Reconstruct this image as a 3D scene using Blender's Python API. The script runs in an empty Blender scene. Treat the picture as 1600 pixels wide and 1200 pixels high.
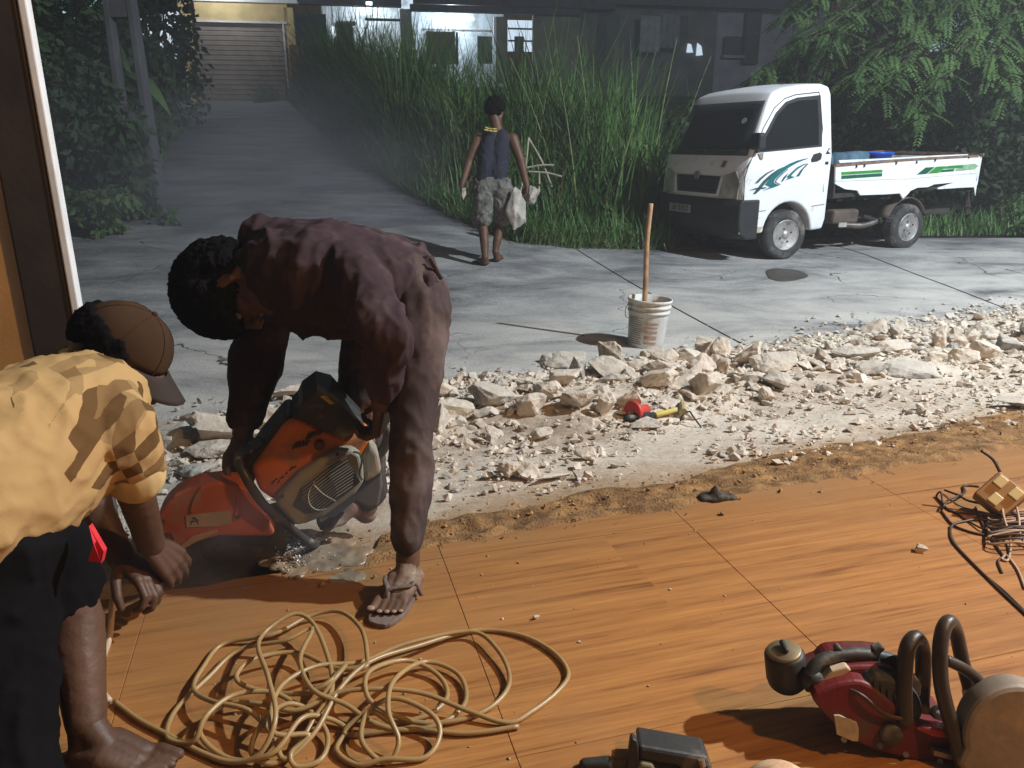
import bpy, bmesh, math, random
from mathutils import Vector, Matrix, noise
R = math.radians
SC = bpy.context.scene
COL = SC.collection
random.seed(7)

# ---------------------------------------------------------------- camera
PITCH, FPX, CAMH = R(17.5), 1200.0, 1.10
CAM = Vector((0, 0, CAMH))
cd = bpy.data.cameras.new('camera')
cam = bpy.data.objects.new('camera', cd)
COL.objects.link(cam)
cam.location = CAM
cam.rotation_euler = (R(90) - PITCH, 0, 0)
cd.sensor_width = 36
cd.lens = 36 * FPX / 1600
cd.clip_start = .05
cd.clip_end = 400
SC.camera = cam

# ---------------------------------------------------------------- night sky, moon, lamps, exposure
W = bpy.data.worlds.new('World')
SC.world = W
W.use_nodes = True
nt = W.node_tree
bg = nt.nodes['Background']
sky = nt.nodes.new('ShaderNodeTexSky')
sky.sky_type = 'NISHITA'
sky.sun_disc = False
sky.sun_elevation = R(-2)
sky.sun_rotation = R(200)
nt.links.new(sky.outputs[0], bg.inputs[0])
bg.inputs[1].default_value = .15
SC.view_settings.view_transform = 'Standard'
SC.view_settings.look = 'None'
SC.view_settings.exposure = 0
SC.view_settings.gamma = 1
SC.view_settings.use_curve_mapping = False
SC.cycles.use_denoising = True
SC.cycles.max_bounces = 6
SC.cycles.sample_clamp_indirect = 4


def lamp(name, kind, loc, power, col, size=.1, target=None, spot=None):
    l = bpy.data.lights.new(name, kind)
    l.energy = power
    l.color = col
    if kind == 'SUN':
        l.angle = size
    else:
        l.shadow_soft_size = size
    if spot:
        l.spot_size = R(spot)
        l.spot_blend = .35
    o = bpy.data.objects.new(name, l)
    COL.objects.link(o)
    o.location = loc
    if target is not None:
        o.rotation_euler = (Vector(target) - Vector(loc)).to_track_quat('-Z', 'Y').to_euler()
    return o


lamp('moon', 'SUN', (0, 0, 30), .012, (.75, .85, 1), R(.5), (6, 4, 0))
lamp('porch_lamp', 'POINT', (2.6, .5, 2.65), 215, (1, .50, .145), .08)
lamp('street_lamp', 'POINT', (7.2, 3.0, 6.2), 5500, (.84, .93, 1), .10)


# ---------------------------------------------------------------- pixel rays of the photograph (1600 x 1200)
def ray(px, py):
    u, v = (px - 800) / FPX, (py - 600) / FPX
    return Vector((u, math.cos(PITCH) - v * math.sin(PITCH), -(math.sin(PITCH) + v * math.cos(PITCH))))


def at(px, py, d):
    return CAM + ray(px, py) * d


def on(px, py, z=0.):
    r = ray(px, py)
    return CAM + r * ((z - CAMH) / r.z)


def ss(a, b, x):
    t = max(0., min(1., (x - a) / (b - a)))
    return t * t * (3 - 2 * t)


def lerp(a, b, t):
    return a + (b - a) * t


def interp(x, pts):
    if x <= pts[0][0]:
        return pts[0][1]
    for (x0, y0), (x1, y1) in zip(pts, pts[1:]):
        if x <= x1:
            return y0 + (y1 - y0) * (x - x0) / (x1 - x0)
    return pts[-1][1]


def nz(x, y, s, seed=0):
    return noise.noise(Vector((x * s, y * s, seed * 7.31)))


def fbm(p, octv=4):
    return noise.fractal(p, 1.0, 2.0, octv)


# ---------------------------------------------------------------- terrain
def y_edge(x):
    return 2.04 + .355 * x


def y_road(x):
    return 4.42 + .43 * x


def terrain(x, y):
    """road surface, rising gently away and up the lane; rubble bed between floor and road"""
    b = -.28 + .04 * max(0, min(y, 9) - 5.3)
    w = 1 - ss(-.9, 2.6, x + .05 * (y - 8))
    b += w * (.04 * max(0, min(y, 9) - 6.5) + .13 * max(0, y - 9) - max(0, y - 29) * .12)
    e, r = y_edge(x), y_road(x)
    if y < r:
        t = (y - e) / (r - e)
        k = interp(t, [(-.3, -.09), (-.02, -.05), (.06, -.05), (.2, -.10), (.45, -.18), (.7, -.23), (1, -.28)])
        b = k + (b + .28) * ss(.6, 1, t)
    return b


def heap(x, y):
    e, r = y_edge(x), y_road(x)
    t = (y - e) / (r - e)
    h = .075 * ss(.38, .72, t) * (1 - ss(.86, 1.04, t)) * (1 + .6 * nz(x, y, 1.7, 3))
    h *= interp(x, [(-1.5, .7), (-.4, 1.1), (.9, 1.25), (1.8, .8), (3.2, .55), (4.2, .8)])
    return max(0, h)


def bed(x, y):
    e, r = y_edge(x), y_road(x)
    t = (y - e) / (r - e)
    z = terrain(x, y) + heap(x, y)
    if t > 1.02:
        return z
    amp = .010 + .022 * ss(.3, .6, t)
    return z + amp * (.8 * nz(x, y, 4.3, 1) + .36 * nz(x, y, 11, 2) + .20 * nz(x, y, 23, 3)) * (1 - .8 * ss(.93, 1, t))


def hit(px, py, fn=None, off=0.):
    fn = fn or bed
    r = ray(px, py)
    d = .8
    while d < 60:
        p = CAM + r * d
        if p.z <= fn(p.x, p.y) + off:
            lo, hi = d - .05, d
            for _ in range(18):
                m = (lo + hi) / 2
                p = CAM + r * m
                if p.z <= fn(p.x, p.y) + off:
                    hi = m
                else:
                    lo = m
            return CAM + r * hi
        d += .05
    return CAM + r * 60


# ---------------------------------------------------------------- object helpers
def tag(o, label=None, cat=None, group=None, kind=None):
    if label: o['label'] = label
    if cat: o['category'] = cat
    if group: o['group'] = group
    if kind: o['kind'] = kind
    return o


def empty(name, loc, label=None, cat=None, group=None):
    o = bpy.data.objects.new(name, None)
    o.empty_display_size = .1
    COL.objects.link(o)
    o.location = loc
    return tag(o, label, cat, group)


def obj(name, me, m=None, parent=None, smooth=False, loc=None):
    if isinstance(me, MB):
        me = me.mesh(name)
    if m is not None and not me.materials:
        me.materials.append(m)
    if smooth:
        me.polygons.foreach_set('use_smooth', [True] * len(me.polygons))
    o = bpy.data.objects.new(name, me)
    COL.objects.link(o)
    if parent is not None:
        o.parent = parent
        top = parent
        off = Vector(parent.location)
        while top.parent is not None:
            top = top.parent
            off += Vector(top.location)
        if o.parent and loc is None:
            o.location = -off          # meshes are written in world coordinates; parents carry no rotation
    if loc is not None:
        o.location = loc
    return o


def bevel(o, w, seg=2, ang=35):
    b = o.modifiers.new('bevel', 'BEVEL')
    b.width = w
    b.segments = seg
    b.limit_method = 'ANGLE'
    b.angle_limit = R(ang)
    b.harden_normals = False
    return o


class MB:
    def __init__(s):
        s.v, s.f = [], []

    def add(s, vs, fs):
        n = len(s.v)
        s.v += [tuple(p) for p in vs]
        s.f += [tuple(i + n for i in f) for f in fs]

    def mesh(s, name='m'):
        me = bpy.data.meshes.new(name)
        me.from_pydata(s.v, [], s.f)
        me.update()
        return me

    def xf(s, M, start=0):
        s.v[start:] = [tuple(M @ Vector(p)) for p in s.v[start:]]
        return s

    def box(s, c, size, M=None):
        c = Vector(c)
        hx, hy, hz = size[0] / 2, size[1] / 2, size[2] / 2
        vs = [Vector((x, y, z)) for x in (-hx, hx) for y in (-hy, hy) for z in (-hz, hz)]
        if M is not None:
            vs = [M.to_3x3() @ p for p in vs]
        s.add([p + c for p in vs], [(0, 1, 3, 2), (4, 6, 7, 5), (0, 4, 5, 1), (2, 3, 7, 6), (0, 2, 6, 4), (1, 5, 7, 3)])
        return s

    def prism(s, poly, vec):
        """poly: 3D points in order; extruded by vec (both caps)"""
        n = len(poly)
        poly = [Vector(p) for p in poly]
        vec = Vector(vec)
        vs = poly + [p + vec for p in poly]
        fs = [tuple(range(n)), tuple(range(2 * n - 1, n - 1, -1))]
        fs += [(i, i + n, (i + 1) % n + n, (i + 1) % n) for i in range(n)]
        fs = [tuple(reversed(f)) for f in fs]
        s.add(vs, fs)
        return s

    def tube(s, pts, rad, seg=10, caps=True, flat=None, closed=False):
        """tube along pts; rad number or list; flat = (axis Vector, factor) squashes the section along axis"""
        pts = [Vector(p) for p in pts]
        n = len(pts)
        rad = rad if isinstance(rad, (list, tuple)) else [rad] * n
        rings = []
        t0 = (pts[1] - pts[0]).normalized()
        up = Vector((0, 0, 1)) if abs(t0.z) < .9 else Vector((1, 0, 0))
        a = t0.cross(up).normalized()
        for i, p in enumerate(pts):
            if closed:
                t = (pts[(i + 1) % n] - pts[i - 1]).normalized()
            else:
                t = (pts[min(i + 1, n - 1)] - pts[max(i - 1, 0)]).normalized()
            a = (a - t * a.dot(t)).normalized()
            b = t.cross(a)
            ring = []
            for k in range(seg):
                q = (a * math.cos(2 * math.pi * k / seg) + b * math.sin(2 * math.pi * k / seg)) * rad[i]
                if flat is not None:
                    q = q - flat[0] * q.dot(flat[0]) * (1 - flat[1])
                ring.append(p + q)
            rings.append(ring)
        vs = [p for r in rings for p in r]
        fs = []
        m = n if closed else n - 1
        for i in range(m):
            j = (i + 1) % n
            for k in range(seg):
                k2 = (k + 1) % seg
                fs.append((i * seg + k, i * seg + k2, j * seg + k2, j * seg + k))
        if caps and not closed:
            fs.append(tuple(range(seg - 1, -1, -1)))
            fs.append(tuple((n - 1) * seg + k for k in range(seg)))
        s.add(vs, fs)
        return s

    def lathe(s, prof, M, seg=24):
        """prof: (r, z) list, closed with end fans when r > 0"""
        n = len(prof)
        vs = []
        for r, z in prof:
            for k in range(seg):
                a = 2 * math.pi * k / seg
                vs.append(M @ Vector((r * math.cos(a), r * math.sin(a), z)))
        fs = []
        for i in range(n - 1):
            for k in range(seg):
                k2 = (k + 1) % seg
                fs.append((i * seg + k, i * seg + k2, (i + 1) * seg + k2, (i + 1) * seg + k))
        fs.append(tuple(range(seg - 1, -1, -1)))
        fs.append(tuple((n - 1) * seg + k for k in range(seg)))
        s.add(vs, fs)
        return s

    def ball(s, c, r, M=None, nu=14, nv=9):
        """ellipsoid with radii r (number or 3) turned by M"""
        r = (r, r, r) if not isinstance(r, (tuple, list)) else r
        c = Vector(c)
        M3 = M.to_3x3() if M is not None else Matrix.Identity(3)
        vs = [c + M3 @ Vector((0, 0, r[2]))]
        for j in range(1, nv):
            th = math.pi * j / nv
            for k in range(nu):
                ph = 2 * math.pi * k / nu
                vs.append(c + M3 @ Vector((r[0] * math.sin(th) * math.cos(ph), r[1] * math.sin(th) * math.sin(ph), r[2] * math.cos(th))))
        vs.append(c - M3 @ Vector((0, 0, r[2])))
        fs = [(0, 1 + k, 1 + (k + 1) % nu) for k in range(nu)]
        for j in range(nv - 2):
            for k in range(nu):
                a, b = 1 + j * nu, 1 + (j + 1) * nu
                fs.append((a + k, b + k, b + (k + 1) % nu, a + (k + 1) % nu))
        last = len(vs) - 1
        a = 1 + (nv - 2) * nu
        fs += [(last, a + (k + 1) % nu, a + k) for k in range(nu)]
        s.add(vs, fs)
        return s

    def limb(s, pts, rad, flat=None, seg=14):
        """rounded tapering limb through pts (each joint a ball)"""
        pts = [Vector(p) for p in pts]
        P, Q = [], []
        for i in range(len(pts) - 1):
            k = 6
            for j in range(k + (i == len(pts) - 2)):
                t = j / k
                P.append(pts[i].lerp(pts[i + 1], t))
                Q.append(lerp(rad[i], rad[i + 1], t))
        d0 = (P[1] - P[0]).normalized()
        d1 = (P[-1] - P[-2]).normalized()
        h0 = [(P[0] - d0 * Q[0] * math.sin(a), Q[0] * math.cos(a)) for a in (1.45, 1.1, .7, .3)]
        h1 = [(P[-1] + d1 * Q[-1] * math.sin(a), Q[-1] * math.cos(a)) for a in (.3, .7, 1.1, 1.45)]
        P2 = [p for p, _ in h0] + P + [p for p, _ in h1]
        Q2 = [q for _, q in h0] + Q + [q for _, q in h1]
        s.tube(P2, Q2, seg, True, flat)
        return s


def catmull(pts, k=8, closed=False):
    pts = [Vector(p) for p in pts]
    out = []
    n = len(pts)
    for i in range(n if closed else n - 1):
        if closed:
            p0, p1, p2, p3 = pts[i - 1], pts[i], pts[(i + 1) % n], pts[(i + 2) % n]
        else:
            p0, p1, p2, p3 = pts[max(i - 1, 0)], pts[i], pts[i + 1], pts[min(i + 2, n - 1)]
        for j in range(k):
            t = j / k
            out.append(.5 * ((2 * p1) + (p2 - p0) * t + (2 * p0 - 5 * p1 + 4 * p2 - p3) * t * t + (3 * p1 - p0 - 3 * p2 + p3) * t ** 3))
    if not closed:
        out.append(pts[-1])
    return out


def remesh(mb, voxel, smooth=4, fn=None):
    """union of all closed shapes in mb as one continuous surface"""
    o = bpy.data.objects.new('tmp', mb.mesh('tmp'))
    COL.objects.link(o)
    r = o.modifiers.new('r', 'REMESH')
    r.mode = 'VOXEL'
    r.voxel_size = voxel
    if smooth:
        q = o.modifiers.new('s', 'SMOOTH')
        q.iterations = smooth
        q.factor = .5
    dg = bpy.context.evaluated_depsgraph_get()
    me = bpy.data.meshes.new_from_object(o.evaluated_get(dg))
    bpy.data.objects.remove(o)
    if fn is not None:
        co = [v.co.copy() for v in me.vertices]
        nn = [v.normal.copy() for v in me.vertices]
        for v, c, n_ in zip(me.vertices, co, nn):
            v.co = fn(c, n_)
    me.polygons.foreach_set('use_smooth', [True] * len(me.polygons))
    me.update()
    return me


def join_meshes(name, mes):
    mb = MB()
    for me in mes:
        mb.add([v.co for v in me.vertices], [tuple(p.vertices) for p in me.polygons])
    out = mb.mesh(name)
    out.polygons.foreach_set('use_smooth', [True] * len(out.polygons))
    return out


# ---------------------------------------------------------------- materials
MATS = {}


def mat(name, col, rough=.8, var=.2, scale=9., bump=0., bscale=60., metal=0., spec=.4, emit=None, col2=None, dirt=None, alpha_t=0, detail=5, coord='Object'):
    if name in MATS:
        return MATS[name]
    m = bpy.data.materials.new(name)
    MATS[name] = m
    m.use_nodes = True
    t = m.node_tree
    b = t.nodes['Principled BSDF']
    b.inputs['Roughness'].default_value = rough
    b.inputs['Metallic'].default_value = metal
    b.inputs['Specular IOR Level'].default_value = spec
    tc = t.nodes.new('ShaderNodeTexCoord')
    n = t.nodes.new('ShaderNodeTexNoise')
    n.inputs['Scale'].default_value = scale
    n.inputs['Detail'].default_value = detail
    t.links.new(tc.outputs[coord], n.inputs['Vector'])
    cr = t.nodes.new('ShaderNodeValToRGB')
    t.links.new(n.outputs['Fac'], cr.inputs[0])
    c1 = [min(1, c * (1 - var)) for c in col]
    c2 = [min(1, c * (1 + var)) for c in col] if col2 is None else col2
    cr.color_ramp.elements[0].position = .36
    cr.color_ramp.elements[1].position = .66
    cr.color_ramp.elements[0].color = (*c1, 1)
    cr.color_ramp.elements[1].color = (*c2, 1)
    last = cr.outputs[0]
    if dirt is not None:                      # dirt = (colour, amount 0..1, scale)
        n2 = t.nodes.new('ShaderNodeTexNoise')
        n2.inputs['Scale'].default_value = dirt[2]
        n2.inputs['Detail'].default_value = 8
        n2.inputs['Roughness'].default_value = .65
        t.links.new(tc.outputs[coord], n2.inputs['Vector'])
        mr = t.nodes.new('ShaderNodeMapRange')
        mr.inputs['From Min'].default_value = .62 - .3 * dirt[1]
        mr.inputs['From Max'].default_value = .72 - .2 * dirt[1]
        t.links.new(n2.outputs['Fac'], mr.inputs[0])
        mx = t.nodes.new('ShaderNodeMixRGB')
        t.links.new(mr.outputs[0], mx.inputs[0])
        t.links.new(last, mx.inputs[1])
        mx.inputs[2].default_value = (*dirt[0], 1)
        last = mx.outputs[0]
    t.links.new(last, b.inputs['Base Color'])
    if bump:
        n3 = t.nodes.new('ShaderNodeTexNoise')
        n3.inputs['Scale'].default_value = bscale
        n3.inputs['Detail'].default_value = 6
        t.links.new(tc.outputs[coord], n3.inputs['Vector'])
        bp = t.nodes.new('ShaderNodeBump')
        bp.inputs['Strength'].default_value = bump
        bp.inputs['Distance'].default_value = .01
        t.links.new(n3.outputs['Fac'], bp.inputs['Height'])
        t.links.new(bp.outputs[0], b.inputs['Normal'])
    if emit:
        b.inputs['Emission Color'].default_value = (*emit[0], 1)
        b.inputs['Emission Strength'].default_value = emit[1]
    if alpha_t:
        b.inputs['Transmission Weight'].default_value = alpha_t
    return m


GRAIN = R(15.5)


def wood_tile_mat():
    m = bpy.data.materials.new('wood_print_tile')
    m.use_nodes = True
    t = m.node_tree
    N, L = t.nodes.new, t.links.new
    b = t.nodes['Principled BSDF']
    geo = N('ShaderNodeNewGeometry')
    mp = N('ShaderNodeMapping')
    mp.vector_type = 'POINT'
    mp.inputs['Rotation'].default_value = (0, 0, -GRAIN)
    L(geo.outputs['Position'], mp.inputs[0])
    sep = N('ShaderNodeSeparateXYZ')
    L(mp.outputs[0], sep.inputs[0])

    def math_(op, a, c=None):
        q = N('ShaderNodeMath')
        q.operation = op
        for i, val in enumerate((a, c)):
            if val is None:
                continue
            if isinstance(val, (int, float)):
                q.inputs[i].default_value = val
            else:
                L(val, q.inputs[i])
        return q.outputs[0]
    row = math_('FLOOR', math_('DIVIDE', sep.outputs[1], .1875))
    wn = N('ShaderNodeTexWhiteNoise')
    wn.noise_dimensions = '1D'
    L(row, wn.inputs['W'])
    xs = math_('ADD', math_('DIVIDE', sep.outputs[0], 1.9), math_('MULTIPLY', wn.outputs['Value'], 7.))
    cellx = math_('FLOOR', xs)
    comb = N('ShaderNodeCombineXYZ')
    L(cellx, comb.inputs[0])
    L(row, comb.inputs[1])
    wn2 = N('ShaderNodeTexWhiteNoise')
    wn2.noise_dimensions = '3D'
    L(comb.outputs[0], wn2.inputs['Vector'])
    # grain: noise stretched along the strip, shifted per strip
    mp2 = N('ShaderNodeMapping')
    mp2.inputs['Scale'].default_value = (1.3, 30, 1)
    L(mp.outputs[0], mp2.inputs[0])
    addv = N('ShaderNodeVectorMath')
    addv.operation = 'ADD'
    L(mp2.outputs[0], addv.inputs[0])
    L(wn2.outputs['Color'], addv.inputs[1])
    sc = N('ShaderNodeVectorMath')
    sc.operation = 'MULTIPLY_ADD'
    L(wn2.outputs['Color'], sc.inputs[0])
    sc.inputs[1].default_value = (30, 30, 30)
    L(mp2.outputs[0], sc.inputs[2])
    g = N('ShaderNodeTexNoise')
    g.inputs['Scale'].default_value = 1.0
    g.inputs['Detail'].default_value = 8
    g.inputs['Roughness'].default_value = .62
    g.inputs['Distortion'].default_value = .6
    L(sc.outputs[0], g.inputs['Vector'])
    fs_ = N('ShaderNodeVectorMath')
    fs_.operation = 'MULTIPLY'
    L(sc.outputs[0], fs_.inputs[0])
    fs_.inputs[1].default_value = (4.5, 4.2, 1)
    g2 = N('ShaderNodeTexNoise')
    g2.inputs['Scale'].default_value = 1.0
    g2.inputs['Detail'].default_value = 5
    g2.inputs['Roughness'].default_value = .7
    L(fs_.outputs[0], g2.inputs['Vector'])
    gm = N('ShaderNodeMixRGB')
    gm.inputs[0].default_value = .42
    L(g.outputs['Fac'], gm.inputs[1])
    L(g2.outputs['Fac'], gm.inputs[2])
    cr = N('ShaderNodeValToRGB')
    L(gm.outputs[0], cr.inputs[0])
    e = cr.color_ramp.elements
    e[0].position = .33
    e[0].color = (.15, .052, .013, 1)
    e[1].position = .66
    e[1].color = (.47, .215, .060, 1)
    x = cr.color_ramp.elements.new(.47)
    x.color = (.33, .138, .036, 1)
    mr = N('ShaderNodeMapRange')
    mr.inputs['To Min'].default_value = .94
    mr.inputs['To Max'].default_value = 1.05
    L(wn2.outputs['Value'], mr.inputs[0])
    hs = N('ShaderNodeHueSaturation')
    L(cr.outputs[0], hs.inputs['Color'])
    L(mr.outputs[0], hs.inputs['Value'])
    # dust worn in patches
    d = N('ShaderNodeTexNoise')
    d.inputs['Scale'].default_value = 2.3
    d.inputs['Detail'].default_value = 9
    d.inputs['Roughness'].default_value = .7
    L(geo.outputs['Position'], d.inputs['Vector'])
    dr = N('ShaderNodeMapRange')
    dr.inputs['From Min'].default_value = .50
    dr.inputs['From Max'].default_value = .78
    dr.inputs['To Max'].default_value = .40
    L(d.outputs['Fac'], dr.inputs[0])
    # more dust towards the cut edge
    seg = math_('SUBTRACT', sep.outputs[1], 1.72)
    sm = N('ShaderNodeMapRange')
    sm.inputs['From Min'].default_value = 0
    sm.inputs['From Max'].default_value = .35
    sm.inputs['To Max'].default_value = .75
    L(seg, sm.inputs[0])
    dd = math_('MULTIPLY', sm.outputs[0], math_('MULTIPLY', d.outputs['Fac'], 1.7))
    # cutting dust settled round the saw
    cv = N('ShaderNodeVectorMath'); cv.operation = 'DISTANCE'
    L(geo.outputs['Position'], cv.inputs[0]); cv.inputs[1].default_value = (-.55, 1.72, 0)
    cm = N('ShaderNodeMapRange')
    cm.inputs['From Min'].default_value = .95; cm.inputs['From Max'].default_value = .2; cm.inputs['To Max'].default_value = .7
    L(cv.outputs['Value'], cm.inputs[0])
    dd = math_('ADD', dd, math_('MULTIPLY', cm.outputs[0], d.outputs['Fac']))
    dm = math_('MINIMUM', math_('ADD', dr.outputs[0], dd), .85)
    mx = N('ShaderNodeMixRGB')
    L(dm, mx.inputs[0])
    L(hs.outputs[0], mx.inputs[1])
    mx.inputs[2].default_value = (.27, .145, .06, 1)
    L(mx.outputs[0], b.inputs['Base Color'])
    rr = N('ShaderNodeMapRange')
    rr.inputs['To Min'].default_value = .42
    rr.inputs['To Max'].default_value = .75
    L(d.outputs['Fac'], rr.inputs[0])
    L(rr.outputs[0], b.inputs['Roughness'])
    b.inputs['Specular IOR Level'].default_value = .3
    bp = N('ShaderNodeBump')
    bp.inputs['Strength'].default_value = .25
    bp.inputs['Distance'].default_value = .002
    L(g.outputs['Fac'], bp.inputs['Height'])
    L(bp.outputs[0], b.inputs['Normal'])
    return m


def concrete_mat(name, c1, c2, stain, crack=True, dusty=False, sandy=False):
    m = bpy.data.materials.new(name)
    m.use_nodes = True
    t = m.node_tree
    N, L = t.nodes.new, t.links.new
    b = t.nodes['Principled BSDF']
    geo = N('ShaderNodeNewGeometry')
    n1 = N('ShaderNodeTexNoise')
    n1.inputs['Scale'].default_value = 1.1
    n1.inputs['Detail'].default_value = 10
    n1.inputs['Roughness'].default_value = .68
    n1.inputs['Distortion'].default_value = .4
    mp = N('ShaderNodeMapping')
    mp.inputs['Scale'].default_value = (.8, 1.5, 1)
    L(geo.outputs['Position'], mp.inputs[0])
    L(mp.outputs[0], n1.inputs['Vector'])
    cr = N('ShaderNodeValToRGB')
    L(n1.outputs['Fac'], cr.inputs[0])
    e = cr.color_ramp.elements
    e[0].position = .33
    e[0].color = (*stain, 1)
    e[1].position = .66
    e[1].color = (*c2, 1)
    q = e.new(.48)
    q.color = (*c1, 1)
    n2 = N('ShaderNodeTexNoise')
    n2.inputs['Scale'].default_value = 38
    n2.inputs['Detail'].default_value = 8
    n2.inputs['Roughness'].default_value = .75
    L(geo.outputs['Position'], n2.inputs['Vector'])
    ov = N('ShaderNodeMixRGB')
    ov.blend_type = 'OVERLAY'
    ov.inputs[0].default_value = .7
    L(cr.outputs[0], ov.inputs[1])
    L(n2.outputs['Fac'], ov.inputs[2])
    last = ov.outputs[0]
    hgt = n2.outputs['Fac']
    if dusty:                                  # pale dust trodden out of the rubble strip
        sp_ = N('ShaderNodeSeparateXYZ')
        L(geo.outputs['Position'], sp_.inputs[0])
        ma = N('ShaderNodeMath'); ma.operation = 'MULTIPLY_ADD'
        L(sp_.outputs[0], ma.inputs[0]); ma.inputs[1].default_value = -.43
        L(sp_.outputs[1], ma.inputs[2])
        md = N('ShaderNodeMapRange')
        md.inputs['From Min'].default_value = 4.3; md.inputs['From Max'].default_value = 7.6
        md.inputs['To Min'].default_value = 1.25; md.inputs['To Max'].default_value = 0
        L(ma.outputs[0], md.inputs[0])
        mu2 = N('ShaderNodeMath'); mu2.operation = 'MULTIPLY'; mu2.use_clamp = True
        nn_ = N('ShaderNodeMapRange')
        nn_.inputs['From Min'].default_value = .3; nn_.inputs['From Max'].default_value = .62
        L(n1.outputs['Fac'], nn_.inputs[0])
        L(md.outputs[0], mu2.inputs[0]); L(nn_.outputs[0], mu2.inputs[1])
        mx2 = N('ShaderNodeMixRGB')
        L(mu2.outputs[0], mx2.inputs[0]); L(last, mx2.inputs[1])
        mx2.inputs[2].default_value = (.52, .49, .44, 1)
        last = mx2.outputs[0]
    if sandy:                                  # brown sand mixed in towards the floor edge
        sp_ = N('ShaderNodeSeparateXYZ')
        L(geo.outputs['Position'], sp_.inputs[0])
        ma = N('ShaderNodeMath'); ma.operation = 'MULTIPLY_ADD'
        L(sp_.outputs[0], ma.inputs[0]); ma.inputs[1].default_value = -.38
        L(sp_.outputs[1], ma.inputs[2])
        wb = N('ShaderNodeTexNoise'); wb.inputs['Scale'].default_value = 3.2; wb.inputs['Detail'].default_value = 8; wb.inputs['Roughness'].default_value = .7
        L(geo.outputs['Position'], wb.inputs['Vector'])
        mb_ = N('ShaderNodeMath'); mb_.operation = 'MULTIPLY_ADD'
        L(wb.outputs['Fac'], mb_.inputs[0]); mb_.inputs[1].default_value = -1.1
        L(ma.outputs[0], mb_.inputs[2])
        md = N('ShaderNodeMapRange')
        md.inputs['From Min'].default_value = 1.72; md.inputs['From Max'].default_value = 2.15
        md.inputs['To Min'].default_value = .85; md.inputs['To Max'].default_value = 0
        L(mb_.outputs[0], md.inputs[0])
        mx3 = N('ShaderNodeMixRGB')
        L(md.outputs[0], mx3.inputs[0]); L(last, mx3.inputs[1])
        mx3.inputs[2].default_value = (.33, .20, .09, 1)
        last = mx3.outputs[0]
    if crack:
        wv = N('ShaderNodeTexNoise')
        wv.inputs['Scale'].default_value = 1.6
        wv.inputs['Detail'].default_value = 5
        L(geo.outputs['Position'], wv.inputs['Vector'])
        ad = N('ShaderNodeVectorMath')
        ad.operation = 'MULTIPLY_ADD'
        L(wv.outputs['Color'], ad.inputs[0])
        ad.inputs[1].default_value = (.8, .8, 0)
        L(geo.outputs['Position'], ad.inputs[2])
        vo = N('ShaderNodeTexVoronoi')
        vo.feature = 'DISTANCE_TO_EDGE'
        vo.inputs['Scale'].default_value = .62
        L(ad.outputs[0], vo.inputs['Vector'])
        mr = N('ShaderNodeMapRange')
        mr.inputs['From Min'].default_value = .0008
        mr.inputs['From Max'].default_value = .0045
        mr.inputs['To Min'].default_value = 1
        mr.inputs['To Max'].default_value = 0
        L(vo.outputs['Distance'], mr.inputs[0])
        gate = N('ShaderNodeMapRange')
        gate.inputs['From Min'].default_value = .42
        gate.inputs['From Max'].default_value = .55
        L(wv.outputs['Fac'], gate.inputs[0])
        mu = N('ShaderNodeMath')
        mu.operation = 'MULTIPLY'
        L(mr.outputs[0], mu.inputs[0])
        L(gate.outputs[0], mu.inputs[1])
        mx = N('ShaderNodeMixRGB')
        L(mu.outputs[0], mx.inputs[0])
        L(last, mx.inputs[1])
        mx.inputs[2].default_value = (stain[0] * .25, stain[1] * .25, stain[2] * .25, 1)
        last = mx.outputs[0]
    L(last, b.inputs['Base Color'])
    b.inputs['Roughness'].default_value = .88
    b.inputs['Specular IOR Level'].default_value = .25
    bp = N('ShaderNodeBump')
    bp.inputs['Strength'].default_value = .6
    bp.inputs['Distance'].default_value = .014
    L(hgt, bp.inputs['Height'])
    L(bp.outputs[0], b.inputs['Normal'])
    return m


WOOD = wood_tile_mat()
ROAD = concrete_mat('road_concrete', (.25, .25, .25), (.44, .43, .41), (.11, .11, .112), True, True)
LANE = concrete_mat('lane_concrete', (.17, .17, .18), (.27, .27, .28), (.10, .10, .11), False)
DUSTBED = concrete_mat('crushed_concrete_dust', (.56, .475, .38), (.68, .60, .49), (.36, .28, .205), False, False, True)
SAND = mat('brown_sand', (.23, .115, .040), .95, .35, 14, .9, 110, col2=(.37, .20, .072), coord='Object')
SOIL = mat('dark_soil', (.05, .05, .035), .95, .4, 3, .6, 12)
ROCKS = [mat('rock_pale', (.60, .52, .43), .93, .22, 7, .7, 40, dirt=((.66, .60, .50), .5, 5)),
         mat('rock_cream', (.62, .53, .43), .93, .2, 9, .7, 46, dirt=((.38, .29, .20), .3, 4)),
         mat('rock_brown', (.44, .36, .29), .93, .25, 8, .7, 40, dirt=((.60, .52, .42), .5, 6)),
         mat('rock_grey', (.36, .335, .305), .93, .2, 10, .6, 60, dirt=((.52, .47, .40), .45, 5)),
         mat('rock_blue_grey', (.27, .275, .275), .9, .2, 8, .6, 50, dirt=((.42, .42, .40), .4, 5))]

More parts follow.
